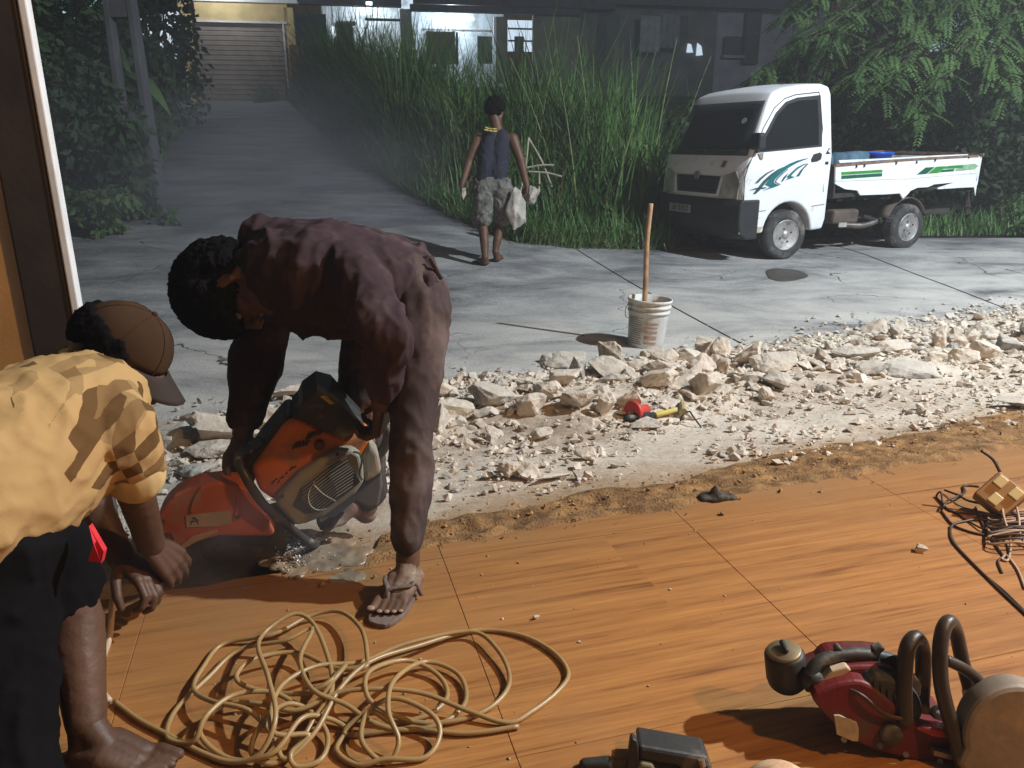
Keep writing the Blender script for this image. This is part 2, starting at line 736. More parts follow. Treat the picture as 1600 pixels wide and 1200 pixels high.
for m_ in ROCKS:                                   # powder settled on upward faces
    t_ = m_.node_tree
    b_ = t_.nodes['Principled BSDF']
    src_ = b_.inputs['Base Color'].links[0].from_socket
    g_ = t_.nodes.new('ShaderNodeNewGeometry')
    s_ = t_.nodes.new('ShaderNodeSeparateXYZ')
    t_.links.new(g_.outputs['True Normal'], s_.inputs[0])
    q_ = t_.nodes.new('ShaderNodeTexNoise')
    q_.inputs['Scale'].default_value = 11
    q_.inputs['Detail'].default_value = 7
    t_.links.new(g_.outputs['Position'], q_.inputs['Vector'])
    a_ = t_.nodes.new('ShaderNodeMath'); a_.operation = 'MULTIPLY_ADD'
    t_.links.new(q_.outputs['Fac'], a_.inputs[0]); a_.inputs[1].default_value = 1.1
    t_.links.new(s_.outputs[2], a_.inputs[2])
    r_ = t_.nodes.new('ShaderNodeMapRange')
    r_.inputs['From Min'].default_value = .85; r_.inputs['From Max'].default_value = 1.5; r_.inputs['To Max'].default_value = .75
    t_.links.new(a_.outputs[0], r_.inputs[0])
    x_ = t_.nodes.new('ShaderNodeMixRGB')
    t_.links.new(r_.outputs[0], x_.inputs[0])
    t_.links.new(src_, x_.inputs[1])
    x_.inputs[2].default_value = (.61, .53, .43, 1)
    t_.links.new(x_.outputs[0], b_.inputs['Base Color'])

# ================================================================ the setting
def sheet(name, xs, ys, fn, m, parent=None, keep=None, smooth=True):
    mb = MB()
    idx = {}
    for j, y in enumerate(ys):
        for i, x in enumerate(xs):
            idx[i, j] = len(mb.v)
            mb.v.append((x, y, fn(x, y)))
    for j in range(len(ys) - 1):
        for i in range(len(xs) - 1):
            if keep is None or keep((xs[i] + xs[i + 1]) / 2, (ys[j] + ys[j + 1]) / 2):
                mb.f.append((idx[i, j], idx[i + 1, j], idx[i + 1, j + 1], idx[i, j + 1]))
    return obj(name, mb, m, parent, smooth)


def rng(a, b, n):
    return [a + (b - a) * i / n for i in range(n + 1)]


gx = [-60, -46, -35] + rng(-26, 26, 52) + [35, 46, 60]
gy = [-20, -14, -8] + rng(-4, 40, 44) + [48, 58, 70]
g = sheet('ground', gx, gy, lambda x, y: terrain(x, y) - .06 - (.35 if y < 3 else 0), SOIL)
tag(g, kind='structure')

# ---- concrete road in slabs with open joints
road = tag(bpy.data.objects.new('road', None), kind='structure')
COL.objects.link(road)
JX = [-8.5, .55, 4.05, 7.6, 11.2, 15]       # transverse joints (x at y = 9.9), slanting slightly
def jx(i, y):
    return JX[i] + (9.9 - y) * (.235 if i == 1 else .03 if i == 2 else .12)


for i in range(len(JX) - 1):
    mb = MB()
    nx, ny = (40 if i == 0 else 18), 30
    for j in range(ny + 1):
        for k in range(nx + 1):
            s, q = k / nx, j / ny
            # far edge of the road bends with the verge
            y = lerp(3.6, 10.4, q)
            x0, x1 = jx(i, y) + .006, jx(i + 1, y) - .006
            x = lerp(x0, x1, s)
            if s > 0 and s < 1:
                pass
            y += .43 * (x - 1) * (1 - q) + (.0 if x > -1 else .25 * (x + 1) * (1 - q))
            z = terrain(x, y) + .006 * nz(x, y, 1.2, 5) + (i % 3 - 1) * .004
            if s in (0, 1) or q == 0:
                z -= .012
            mb.v.append((x, y, z))
    for j in range(ny):
        for k in range(nx):
            a = j * (nx + 1) + k
            mb.f.append((a, a + 1, a + nx + 2, a + nx + 1))
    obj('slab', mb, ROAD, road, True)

# ---- the lane going up to the shuttered building
LANE_R = [(8.8, .4), (9.6, -.35), (11, -1.1), (13, -2.0), (17, -3.7), (22, -5.6), (28, -7.7), (31, -8.5)]
LANE_L = [(8.8, -6.5), (9.6, -6.3), (11, -5.8), (13, -6.0), (17, -7.4), (22, -9.3), (28, -11.6), (31, -12.6)]
mb = MB()
ys = rng(8.9, 30.5, 60)
for y in ys:
    a, b = interp(y, LANE_L), interp(y, LANE_R)
    for k in range(25):
        x = lerp(a, b, k / 24)
        mb.v.append((x, y, terrain(x, y) + .014 * nz(x, y, .9, 2) + .02 * nz(x, y, .5, 7) * (y < 11) + lerp(-.03, .014, ss(9.2, 10.4, y))))
for j in range(len(ys) - 1):
    for k in range(24):
        a = j * 25 + k
        mb.f.append((a, a + 1, a + 26, a + 25))
tag(obj('lane', mb, LANE, None, True), kind='structure')

# ---- bed of crushed concrete between floor and road
xs = rng(-2.2, 5.2, 330)
mb = MB()
NV = 150
for x in xs:
    a, b = y_edge(x) - .06, y_road(x) + .18
    for j in range(NV + 1):
        y = lerp(a, b, j / NV)
        t = j / NV
        z = bed(x, y) - .03 * ss(.96, 1, t)
        mb.v.append((x, y, z))
for i in range(len(xs) - 1):
    for j in range(NV):
        a = i * (NV + 1) + j
        mb.f.append((a, a + NV + 1, a + NV + 2, a + 1))
tag(obj('rubble_bed', mb, DUSTBED, None, True), kind='structure')

# ---- strip of brown sand along the cut floor edge (pixel outlines read off on the floor plane)
near_px = [(430, 905), (560, 888), (660, 862), (780, 838), (900, 815), (1050, 788), (1200, 762), (1400, 735), (1600, 692), (1750, 655)]
far_px = [(430, 868), (560, 845), (690, 800), (800, 785), (900, 768), (1100, 732), (1200, 702), (1330, 680), (1450, 655), (1600, 622), (1750, 592)]
nearw = [tuple(on(*p, 0)[:2]) for p in near_px]
farw = [tuple(on(p[0], p[1], -.06)[:2]) for p in far_px]
xs = rng(-.40, 3.6, 330)
mb = MB()
NV = 60
for x in xs:
    y0 = interp(x, nearw) - .055 + .05 * nz(x, 0, 3.1, 8) + .02 * nz(x, 0, 11, 9)
    y1 = interp(x, farw) + .07 * nz(x, 1, 2.7, 6) + .035 * nz(x, 1, 9, 7)
    for j in range(NV + 1):
        t = j / NV
        y = lerp(y0, y1, t)
        fl = .004 if y < y_edge(x) + .01 else None
        base = .002 if fl else max(bed(x, y) + .012, .002 - .4 * (y - y_edge(x) - .01))
        e = ss(0, .25, t) * (1 - ss(.72, 1, t)) * ss(-.40, -.15, x)
        z = base + e * (.004 + .016 * max(-.2, nz(x, y, 5, 2)) + .011 * nz(x, y, 17, 5) + .006 * nz(x, y, 38, 6)) - .008 * (1 - ss(0, .2, t)) * (1 + nz(x, y, 14, 9)) - .012 * ss(.75, 1, t) * (1 + 1.6 * nz(x, y, 9, 4)) - .02 * ss(.95, 1, t)
        mb.v.append((x, y, z))
for i in range(len(xs) - 1):
    for j in range(NV):
        a = i * (NV + 1) + j
        mb.f.append((a, a + NV + 1, a + NV + 2, a + 1))
tag(obj('sand', mb, SAND, None, True), kind='stuff')

# ---- tiled floor: wood-print tiles, each a piece
floor = tag(bpy.data.objects.new('floor', None), kind='structure')
COL.objects.link(floor)
O = Vector((.531, 2.085, 0))
gv = Vector((math.cos(GRAIN), math.sin(GRAIN), 0))
nv = Vector((-math.sin(GRAIN), math.cos(GRAIN), 0))
obj('bedding', MB().prism([O + gv * a + nv * b + Vector((0, 0, -.0035)) for a, b in ((-5, -4.4), (5, -4.4), (5, .45), (0, .09), (-1.4, .02), (-5, .02))], (0, 0, -.10)),
    mat('grey_bedding', (.17, .095, .045), .95, .2, 20), floor)
TS = .75
rt = random.Random(3)
for i in range(-5, 6):
    for j in range(-5, 1):
        a0, a1 = i * TS + .0006, (i + 1) * TS - .0006
        b0, b1 = (j - 1) * TS + .0004, j * TS - .0004
        if j == 1:
            continue
        c = [O + gv * a + nv * b for a, b in ((a0, b0), (a1, b0), (a1, b1), (a0, b1))]
        dz = rt.uniform(-.0006, .0006)
        mb = MB().prism([p + Vector((0, 0, -.012)) for p in c], (0, 0, .012 + dz))
        bevel(obj('tile', mb, WOOD, floor), .0008, 1)
    # cut row at the edge
    c = []
    n = 26
    lo = [O + gv * (i * TS + .0012), O + gv * ((i + 1) * TS - .0012)]
    up = []
    for k in range(n + 1):
        a = lerp(i * TS + .0012, (i + 1) * TS - .0012, k / n)
        be = (2.04 + .355 * (O.x + a * gv.x) - O.y - a * gv.y) / (gv.x + .355 * gv.y)
        up.append(O + gv * a + nv * (max(.03, be - .01) + .012 * nz(a, 0, 9, 3) + .006 * nz(a, 0, 40, 4)))
    mb = MB().prism([p + Vector((0, 0, -.012)) for p in [lo[0] + nv * .0012, lo[1] + nv * .0012] + up[::-1]], (0, 0, .012))
    obj('tile', mb, WOOD, floor)

# ---------------------------------------------------------------- pillar and wall of the house at the left
DARK = mat('dark_brown_paint', (.035, .026, .022), .55, .25, 5, .1, 30)
WHITE = mat('white_paint', (.72, .72, .71), .5, .08, 12, .05, 60)
PL = mat('orange_plaster', (.80, .62, .40), .9, .1, 6, .2, 80)
pe = Vector((-1.165, 2.05, 0))
fx, fn_ = Vector((math.cos(R(18)), math.sin(R(18)), 0)), Vector((-math.sin(R(18)), math.cos(R(18)), 0))
p = empty('door_pillar', pe, 'dark brown pillar with a white edge strip at the end of the orange wall', 'pillar')
o_ = pe - fx * .030
mb = MB().prism([o_ - fx * .108 - fn_ * .0, o_, o_ + fn_ * .045, o_ - fx * .108 + fn_ * .16], (0, 0, 3.4))
bevel(obj('post', mb, DARK, p), .006, 2)
mb = MB().prism([o_ + fx * .002 - fn_ * .004, o_ + fx * .022 - fn_ * .004, o_ + fx * .022 + fn_ * .05, o_ + fx * .002 + fn_ * .05], (0, 0, 3.4))
bevel(obj('edge_strip', mb, WHITE, p), .004, 2)
w = empty('house_wall', (-1.9, 1.75, 0), 'orange lit plaster wall meeting the dark pillar', 'wall')
q = o_ - fx * .110
mb = MB().prism([q - fx * 2.2 + fn_ * .03, q + fn_ * .03, q + fn_ * .15, q - fx * 2.2 + fn_ * .15], (0, 0, 3.4))
obj('plaster', mb, PL, w)
mb = MB().prism([q - fx * 2.2 + fn_ * .018, q + fn_ * .018, q + fn_ * .03, q - fx * 2.2 + fn_ * .03], (0, 0, .10))
obj('skirting', mb, DARK, w)

# ---------------------------------------------------------------- building with roller shutter at the top of the lane
YEL = mat('yellow_wall_paint', (.62, .47, .22), .85, .12, 3, .2, 30)
SHUT = mat('grey_brown_shutter', (.30, .25, .21), .5, .12, 3, .05, 30, metal=.2)
GREY = mat('grey_render', (.26, .26, .27), .9, .2, 2, .3, 20)
ROOFM = mat('dark_roof_sheet', (.05, .05, .06), .7, .2, 3)
DIMW = mat('old_white_wall', (.60, .63, .64), .85, .12, 1.2, .2, 12, dirt=((.35, .36, .36), .35, 2))
def vplane(px, py, y0, ang=0):
    """point seen at the pixel on a vertical plane through (0, y0) turned by ang"""
    n = Vector((-math.sin(R(ang)), math.cos(R(ang)), 0))
    r = ray(px, py)
    d = (Vector((0, y0, 0)) - CAM).dot(n) / r.dot(n)
    return CAM + r * d


FA = 10                     # the far facades recede to the right
def fq(x0, y0, x1, y1, off=0., y=29.5):
    """rectangle on the far facade from its picture corners, off = metres in front of the plane"""
    a = vplane(x0, (y0 + y1) / 2, y, FA)
    b = vplane(x1, (y0 + y1) / 2, y, FA)
    zt = vplane((x0 + x1) / 2, y0, y, FA).z
    zb = vplane((x0 + x1) / 2, y1, y, FA).z
    d = Vector((math.sin(R(FA)), -math.cos(R(FA)), 0)) * off
    return [Vector((a.x, a.y, zb)) + d, Vector((b.x, b.y, zb)) + d, Vector((b.x, b.y, zt)) + d, Vector((a.x, a.y, zt)) + d]


FN = Vector((-math.sin(R(FA)), math.cos(R(FA)), 0))      # into the building
def fbox(name, m, parent, x0, y0, x1, y1, off=0., dep=.2, y=29.5, smooth=False):
    return obj(name, MB().prism(fq(x0, y0, x1, y1, off, y), FN * dep), m, parent)


sb = empty('garage_building', vplane(380, 165, 29.5, FA), 'yellow walled garage with a grey roller shutter at the end of the lane', 'building')
fbox('wall', YEL, sb, 287, -2, 304, 175, .0, .3)
fbox('wall', YEL, sb, 449, 12, 463, 168, .0, .3)
fbox('wall', YEL, sb, 304.3, 3, 448.7, 36, .0, .3)
fbox('capping', WHITE, sb, 286, -3, 464, 3.5, .08, .5)
sh = empty('roller_shutter', (0, 0, 0)); sh.parent = sb; sh.location = -Vector(sb.location)
fbox('frame_strip', WHITE, sb, 304.5, 33, 448.5, 36, .06, .05)
fbox('frame_strip', WHITE, sb, 446, 36, 449, 168, .04, .1)
n = 34
for i in range(n):
    y0 = lerp(36.5, 166, i / n)
    y1 = lerp(36.5, 166, (i + .90) / n)
    o = fbox('slat', SHUT, sh, 304.6, y0, 445.6, y1, -.06 - .02 * (i % 2), .05)
fbox('backing', ROOFM, sb, 304.6, 36, 445.6, 168, -.16, .1)
lamp('garage_lamp', 'POINT', vplane(330, -35, 28.2, FA), 120, (.86, .92, 1), .05)
# brick gate post at the right of the shutter
gp = empty('gate_post', vplane(468, 150, 28.6, FA), 'rusty brown gate post beside the roller shutter', 'post')
obj('post', MB().prism(fq(455, 70, 468, 160, .0, 28.8), FN * .3), mat('rusty_red_post', (.30, .16, .10), .9, .4, 6), gp)
obj('pipe', MB().tube([vplane(472, 160, 28.8, FA), vplane(472, 62, 28.8, FA)], .05), mat('rusty_pipe', (.24, .16, .12), .8, .3, 9), gp)

# ---------------------------------------------------------------- house with the lit veranda behind the grass
hb = empty('veranda_house', vplane(660, 120, 31, FA), 'single storey house with lit white veranda and dark roof beam behind the tall grass', 'house')
Y = 31.
fbox('back_wall', DIMW, hb, 500, -60, 650, 130, -1.6, .2, Y)
fbox('back_wall', DIMW, hb, 650.5, -60, 800, 130, -1.9, .2, Y)
fbox('gap_sheet', mat('dark_blue_gap', (.03, .05, .075), .9, .2, 3), hb, 463, 20, 512, 130, -.2, .2, Y)  # dark sheet closing the gap beside the garage; its darkness is painted in
fbox('front_wall', mat('olive_wall', (.16, .17, .13), .9, .2, 2), hb, 833, 24, 905, 130, 0, .25, Y)
fbox('front_wall', mat('olive_wall', (.16, .17, .13), .9, .2, 2), hb, 776, 26, 793, 130, 0, .25, Y)
fbox('column', GREY, hb, 627, 14, 645, 130, .0, .35, Y)
fbox('roof_beam', ROOFM, hb, 645.5, -6, 960, 12, .3, .5, Y)
fbox('roof_beam', ROOFM, hb, 463, -10, 626.5, 9, .2, .4, Y)
fbox('fascia', ROOFM, hb, 640, 12.5, 905, 23, .35, .2, Y)
fbox('dark_rail', ROOFM, hb, 570, 28, 626, 32, -.1, .08, Y)
fbox('white_rail', WHITE, hb, 660, 41, 775, 44, -.8, .06, Y)
fbox('cabinet', mat('brown_cabinet', (.10, .07, .055), .8, .2, 3), hb, 668, 46, 714, 96, -.5, .5, Y)
fbox('dark_post', ROOFM, hb, 714.5, 48, 718, 100, -.4, .1, Y)
fbox('green_panel', mat('green_panel', (.05, .08, .05), .8, .2, 3), hb, 748, 55, 771, 98, -.3, .1, Y)
fbox('white_post', WHITE, hb, 771.5, 26, 775.5, 70, .0, .1, Y)
fbox('railing', WHITE, hb, 645.5, 86, 668, 88, -.1, .05, Y)
for k in range(7):
    fbox('baluster', WHITE, hb, 646 + k * 3.2, 56, 647 + k * 3.2, 86, -.1, .04, Y)
wi = empty('window', (0, 0, 0)); wi.parent = hb; wi.location = -Vector(hb.location)
fbox('pane', mat('lit_window_pane', (.75, .80, .82), .5, .1, 2, emit=((.66, .82, 1), .9)), wi, 794, 31, 832, 80, -.10, .03, Y)
for y0 in (43.5, 62.5):
    fbox('glazing_bar', ROOFM, wi, 794, y0, 832, y0 + 2.6, .0, .07, Y)
fbox('bottle_crate', ROOFM, wi, 804, 57, 818, 82, .05, .1, Y)
fbox('white_gable', DIMW, hb, 584, -40, 626, -1, .9, .1, Y)
TUBE = mat('lit_tube', (.9, .95, 1), .5, 0, emit=((.80, .92, 1), 7))
for (px, py, w_) in ((577, 5, 5), (735, 29, 5)):
    a, b = vplane(px - w_, py, Y - .7, FA), vplane(px + w_, py + .6, Y - .7, FA)
    tag(obj('tube_lamp', MB().tube([a, b], .05), TUBE), 'white fluorescent tube lamp lit under the veranda roof ' + ('near the garage' if px < 600 else 'behind the columns'), 'lamp', 'veranda lamps')
lamp('veranda_lamp', 'POINT', vplane(575, 2, Y + .6, FA), 150, (.78, .9, 1), .06)
lamp('veranda_lamp', 'POINT', vplane(705, 22, Y + .8, FA), 230, (.70, .86, 1), .06)
# statue shape, motorbike lamps and jars seen on the veranda
st = empty('wall_niche', vplane(647, 50, Y + 1.5, FA), 'small brown arched wall picture on the lit veranda wall', 'picture')
a = [vplane(641.5 + 4 * (1 + math.cos(t)), 50 - 4 * math.sin(t) if t < 3.2 else 0, Y + 1.5, FA) for t in rng(0, math.pi, 8)]
a += [vplane(641.5, 56, Y + 1.5, FA), vplane(649.5, 56, Y + 1.5, FA)]
obj('picture', MB().prism(a, FN * .08), mat('dull_red_print', (.28, .14, .12), .8, .4, 9), st)
for k, (px, py, lab) in enumerate(((521, 50, 'white lamp globe beside the grey cabinet on the veranda'), (563, 52, 'white diamond shaped lantern hanging above the grass tops'))):
    c = vplane(px, py, Y - .6, FA)
    l_ = empty('lantern', c, lab, 'lantern')
    mb = MB().lathe([(.01, .17), (.12, .0), (.01, -.17)] if k else [(.02, .2), (.12, .1), (.13, -.08), (.03, -.2)], Matrix.Translation(c), 4 if k else 12)
    obj('shade', mb, mat('lit_lantern', (.8, .88, .9), .5, 0, emit=((.8, .93, 1), 1.6)), l_)
    obj('cord', MB().tube([c + Vector((0, 0, .15)), c + Vector((0, 0, 1.0))], .012, 5), ROOFM, l_)
gb = empty('grey_cabinet', vplane(540, 70, Y - .4, FA), 'grey box cabinet standing on the lit veranda', 'cabinet')
fbox('body', mat('grey_green_box', (.09, .10, .10), .8, .2, 3), gb, 527, 38, 553, 110, .3, .5, Y)
fbox('top_board', GREY, gb, 525, 35, 555, 38, .32, .6, Y)

# dim long house to the right of it, with washing
dh = empty('grey_house', vplane(1080, 100, 31.5, FA), 'dim grey house with a dark overhanging roof behind the grass', 'house')
Y2 = 31.6
fbox('wall', mat('dim_grey_wall', (.11, .115, .115), .9, .25, 1.5), dh, 905, -50, 1120, 150, 0, .3, Y2)
fbox('wall', mat('violet_grey_wall', (.27, .27, .31), .9, .2, 1.5), dh, 1120.5, -50, 1300, 150, -.3, .3, Y2)
fbox('roof_edge', ROOFM, dh, 880, 0, 1240, 15, .8, .4, Y2)
fbox('post', ROOFM, dh, 1163, 15, 1186, 100, .1, .2, Y2)
fbox('post', ROOFM, dh, 932, 15, 946, 100, .1, .2, Y2)
fbox('window', ROOFM, dh, 1131, 57, 1158, 86, .05, .05, Y2)
fbox('sill', GREY, dh, 1128, 86.5, 1162, 91, .12, .16, Y2)
fbox('dark_door', ROOFM, dh, 1050, 25, 1074, 60, .04, .04, Y2)
for k, (x0, y0, x1, y1, c, lab) in enumerate(((988, 30, 1018, 86, (.22, .25, .27), 'pale grey bed sheet hanging on the line by the dim house'),
                                            (1019.5, 27, 1048, 80, (.15, .17, .18), 'darker grey cloth hanging beside the pale sheet'))):
    q = fq(x0, y0, x1, y1, .9, Y2)
    mb = MB()
    for j in range(9):
        for i in range(13):
            s, t = i / 12, j / 8
            p = q[3].lerp(q[2], s).lerp(q[0].lerp(q[1], s), t) + FN * (.06 * math.sin(s * 17 + k) * (.3 + t))
            mb.v.append(tuple(p))
    for j in range(8):
        for i in range(12):
            a = j * 13 + i
            mb.f.append((a, a + 1, a + 14, a + 13))
    o = obj('hanging_cloth', mb, mat('cloth_%d' % k, c, .95, .15, 4), None, True)
    so = o.modifiers.new('s', 'SOLIDIFY'); so.thickness = .02
    tag(o, lab, 'laundry', 'washing on the line')
lw = empty('lit_gap_window', vplane(1085, 80, Y2, FA), 'two small brightly lit window gaps low in the dim house', 'window')
pl = mat('lit_gap', (.7, .8, .85), .5, .3, 30, emit=((.7, .85, 1), .8))
for pts in (((1075, 68), (1080, 69), (1083, 82), (1073, 82)), ((1090, 67), (1096, 72), (1098, 86), (1088, 87))):
    obj('pane', MB().prism([vplane(x, y, Y2 - .12, FA) for x, y in reversed(pts)], FN * .05), pl, lw)

# lit shop fronts far behind the bushes at the left
fs = empty('far_shop', vplane(190, 60, 36, 0), 'far building with cyan and white lit openings behind the dark bushes', 'building')
def vq(x0, y0, x1, y1, y):
    return [vplane(x0, y1, y), vplane(x1, y1, y), vplane(x1, y0, y), vplane(x0, y0, y)]
obj('wall', MB().prism(vq(40, -120, 330, 160, 36), (0, .3, 0)), mat('far_dark_wall', (.04, .045, .05), .9), fs)
for k, (x0, y0, x1, y1, c, s_) in enumerate(((95, -20, 135, 22, (.5, .9, .85), .8), (110, -4, 121, 16, (1, .12, .10), 1.0), (140, -20, 180, 36, (.25, .85, .85), .6), (212, 10, 238, 62, (.8, .9, 1), .9),
                                       (250, 18, 283, 80, (.8, .9, 1), 1.0), (262, 84, 284, 92, (.6, .8, 1), .8), (96, 28, 150, 34, (.75, .9, 1), .7), (180, -10, 186, 14, (.2, .8, .75), .5))):
    obj('lit_opening', MB().prism(vq(x0, y0, x1, y1, 35.9 - .02 * k), (0, .01, 0)), mat('lit_opening_%d' % k, (.5, .5, .5), .6, emit=(c, s_)), fs)

# ================================================================ plants
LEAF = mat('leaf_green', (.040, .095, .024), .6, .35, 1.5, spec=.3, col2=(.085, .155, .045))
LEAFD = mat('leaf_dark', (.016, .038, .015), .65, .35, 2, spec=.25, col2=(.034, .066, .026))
GRASSM = mat('cane_grass_green', (.060, .150, .036), .6, .4, .9, spec=.35, col2=(.13, .25, .07))
GRASSD = mat('dry_grass', (.20, .17, .09), .8, .3, 3)
BARK = mat('bark', (.08, .065, .05), .95, .3, 9, .6, 30)
rg = random.Random(11)


def blade(mb, base, az, lean, length, w, seg=4, droop=1.0, sec=None):
    d = Vector((math.cos(az), math.sin(az), 0))
    s = Vector((-math.sin(az), math.cos(az), 0))
    if sec: s = sec
    p = Vector(base)
    a = lean * .25
    pts = []
    for i in range(seg + 1):
        t = i / seg
        pts.append((p.copy(), w * (1 - t) ** .7 * (1 if i < seg else 0) + .0008))
        a += lean * droop / seg * (.5 + t)
        p = p + (d * math.sin(a) + Vector((0, 0, 1)) * math.cos(a)) * (length / seg)
    n = len(mb.v)
    for q, ww in pts:
        mb.v.append(tuple(q - s * ww))
        mb.v.append(tuple(q + s * ww))
    for i in range(seg):
        mb.f.append((n + 2 * i, n + 2 * i + 1, n + 2 * i + 3, n + 2 * i + 2))


def grass_front(x):
    return interp(x, [(-9, 26), (-7.7, 28), (-5.6, 22), (-3.7, 17), (-2.0, 13), (-1.1, 11), (-.35, 9.75), (.1, 9.25), (.9, 9.1), (1.9, 9.25), (2.3, 10.2), (4, 11.0), (15, 11.6)])


mb = MB()
cnt = 0
while cnt < 15000:
    x = rg.uniform(-8.5, 4.6)
    y = grass_front(x) + abs(rg.gauss(0, 1)) * 3.2
    if y > 28: continue
    dist = y - grass_front(x)
    # clumps
    if noise.noise(Vector((x * 1.1, y * 1.1, 4))) + rg.uniform(-.35, .6) < 0: continue
    cl = .75 + .5 * noise.noise(Vector((x * .7, y * .7, 9)))
    if y < 20: dense = 1
    h = min(2.75, .32 + .95 * dist) * cl * rg.uniform(.6, 1.12)
    if x > 2.1: h *= .62
    if x < -3.5: h *= 1.1
    blade(mb, (x, y, terrain(x, y) - .05), rg.uniform(0, 6.28), rg.uniform(.25, 1.15), h * 1.15, rg.uniform(.007, .015) * (1 + .03 * y))
    cnt += 1
tag(obj('tall_grass', mb, GRASSM), kind='stuff')
mb = MB()
for k in range(6500):
    x = rg.uniform(-4.4, 2.3)
    y = grass_front(x) + abs(rg.gauss(0, .55)) - .12
    if x < -.6 and rg.random() < .35: continue
    blade(mb, (x, y, terrain(x, y) - .02), rg.uniform(0, 6.28), rg.uniform(.4, 1.5), rg.uniform(.15, .5), rg.uniform(.004, .010), 3)
for k in range(3500):
    x = rg.uniform(4.5, 13)
    y = 10.7 + abs(rg.gauss(0, .7)) + .06 * (x - 4)
    blade(mb, (x, y, terrain(x, y) - .02), rg.uniform(0, 6.28), rg.uniform(.4, 1.4), rg.uniform(.15, .45), rg.uniform(.005, .011), 3)
for k in range(4500):
    y = rg.uniform(9.3, 26)
    x = interp(y, LANE_L) - abs(rg.gauss(0, .7)) + .2
    blade(mb, (x, y, terrain(x, y) - .02), rg.uniform(0, 6.28), rg.uniform(.4, 1.4), rg.uniform(.2, .6), rg.uniform(.006, .014), 3)
tag(obj('verge_grass', mb, GRASSM), kind='stuff')
mb = MB()
for k in range(900):
    x = rg.uniform(-3.8, 2.1)
    y = grass_front(x) + abs(rg.gauss(0, .3)) - .14
    blade(mb, (x, y, terrain(x, y) + .005), rg.uniform(0, 6.28), rg.uniform(1.2, 2.2), rg.uniform(.12, .4), rg.uniform(.003, .006), 3)
tag(obj('dry_verge_grass', mb, GRASSD), kind='stuff')

mb = MB()
for k in range(1100):
    x = rg.uniform(-6.5, 4.0)
    y = grass_front(x) + .2 + abs(rg.gauss(0, 1)) * 2.2
    if y > 27: continue
    h = min(2.6, .5 + .9 * (y - grass_front(x))) * rg.uniform(.5, 1.1)
    blade(mb, (x, y, terrain(x, y) - .05), rg.uniform(0, 6.28), rg.uniform(.3, 2.0), h, rg.uniform(.006, .012) * (1 + .02 * y), 5, 1.3)
tag(obj('dry_grass', mb, mat('straw_grass', (.15, .17, .065), .8, .35, 2)), kind='stuff')
# single tall pale canes that stand out of the mass
REED = mat('pale_cane', (.17, .22, .09), .7, .25, 5)
canes = [(905, 325, 9.7, 1.9, -.12, 'pale cane standing straight behind the walking man\'s slab'), (955, 320, 9.8, 1.7, .16, 'pale cane leaning right, left of the truck\'s windscreen'),
         (985, 330, 10., 1.5, .34, 'pale cane leaning far right towards the truck\'s windscreen'), (1010, 300, 10.4, 2.5, .10, 'tallest pale cane, reaching the dim house roof'),
         (880, 300, 10.6, 2.2, -.28, 'pale cane leaning left above the walking man\'s shoulder'), (930, 300, 10.9, 2.5, -.10, 'pale cane with bent tip behind the straight cane'),
         (1035, 290, 11., 2.4, .2, 'pale cane rising beside the hanging cloth'), (830, 290, 10.9, 2.2, .12, 'pale cane above the walking man\'s right shoulder')]
for px, py, d, h, lean, lab in canes:
    b = at(px, py, d)
    b.z = terrain(b.x, b.y)
    pts = [b + Vector((lean * h * t * (.6 + .6 * t), .05 * t, h * t * (1 - .12 * abs(lean) * t))) for t in rng(0, 1, 8)]
    r_ = empty('cane', b, lab, 'cane', 'pale canes in the tall grass')
    obj('stalk', MB().tube(pts, [lerp(.014, .004, k / 8) for k in range(9)], 6), REED, r_)
    for q in range(9):
        mb = MB()
        k = 2 + (q % 6)
        blade(mb, pts[k], rg.choice((0, 3.14)) + rg.uniform(-.7, .7), rg.uniform(.6, 1.5), rg.uniform(.35, .7), .012, 5)
        obj('leaf', mb, REED, r_)

# fallen dry sticks by the verge
STICK = mat('bleached_stick', (.34, .31, .24), .9, .25, 8)
sticks = [((826, 215), (812, 305), 9.35, 'upright bleached stick stuck in the verge'), ((826, 216), (862, 292), 9.35, 'bleached stick slanting down right from the upright stick'), ((822, 262), (866, 258), 9.3, 'level bleached stick crossing the others'),
          ((838, 248), (842, 300), 9.4, 'short thick bleached stick beside the crossing'), ((826, 268), (878, 276), 9.2, 'long low bleached stick pointing right')]
for a, b, d, lab in sticks:
    pa, pb = at(*a, d), at(*b, d)
    tag(obj('dry_stick', MB().tube(catmull([pa, pa.lerp(pb, .5) + Vector((.02, 0, .015)), pb], 4), [.012] * 9, 6), STICK), lab, 'stick', 'dry sticks at the verge')


def leafcloud(mb, centre, rad, n, size, r=None, shell=.55, hang=.3):
    r = r or rg
    c = Vector(centre)
    k = 0
    while k < n:
        d = Vector((r.gauss(0, 1), r.gauss(0, 1), r.gauss(0, 1))).normalized()
        q = r.uniform(shell, 1) * (1 + .28 * noise.noise(d * 2.2 + c))
        p = c + Vector((d.x * rad[0], d.y * rad[1], d.z * rad[2])) * q
        if noise.noise(p * 2.1) < -.12: continue
        ax = Vector((r.uniform(-1, 1), r.uniform(-1, 1), r.uniform(-1, .35) - hang)).normalized()
        sd = ax.cross(Vector((r.uniform(-1, 1), r.uniform(-1, 1), r.uniform(-.3, 1)))).normalized()
        L_ = size * r.uniform(.6, 1.4)
        w = L_ * .28
        m = p + ax * L_ * .45 + ax.cross(sd) * L_ * .06
        mb.add([p, m + sd * w, p + ax * L_, m - sd * w], [(0, 1, 2, 3)])
        k += 1
    return mb


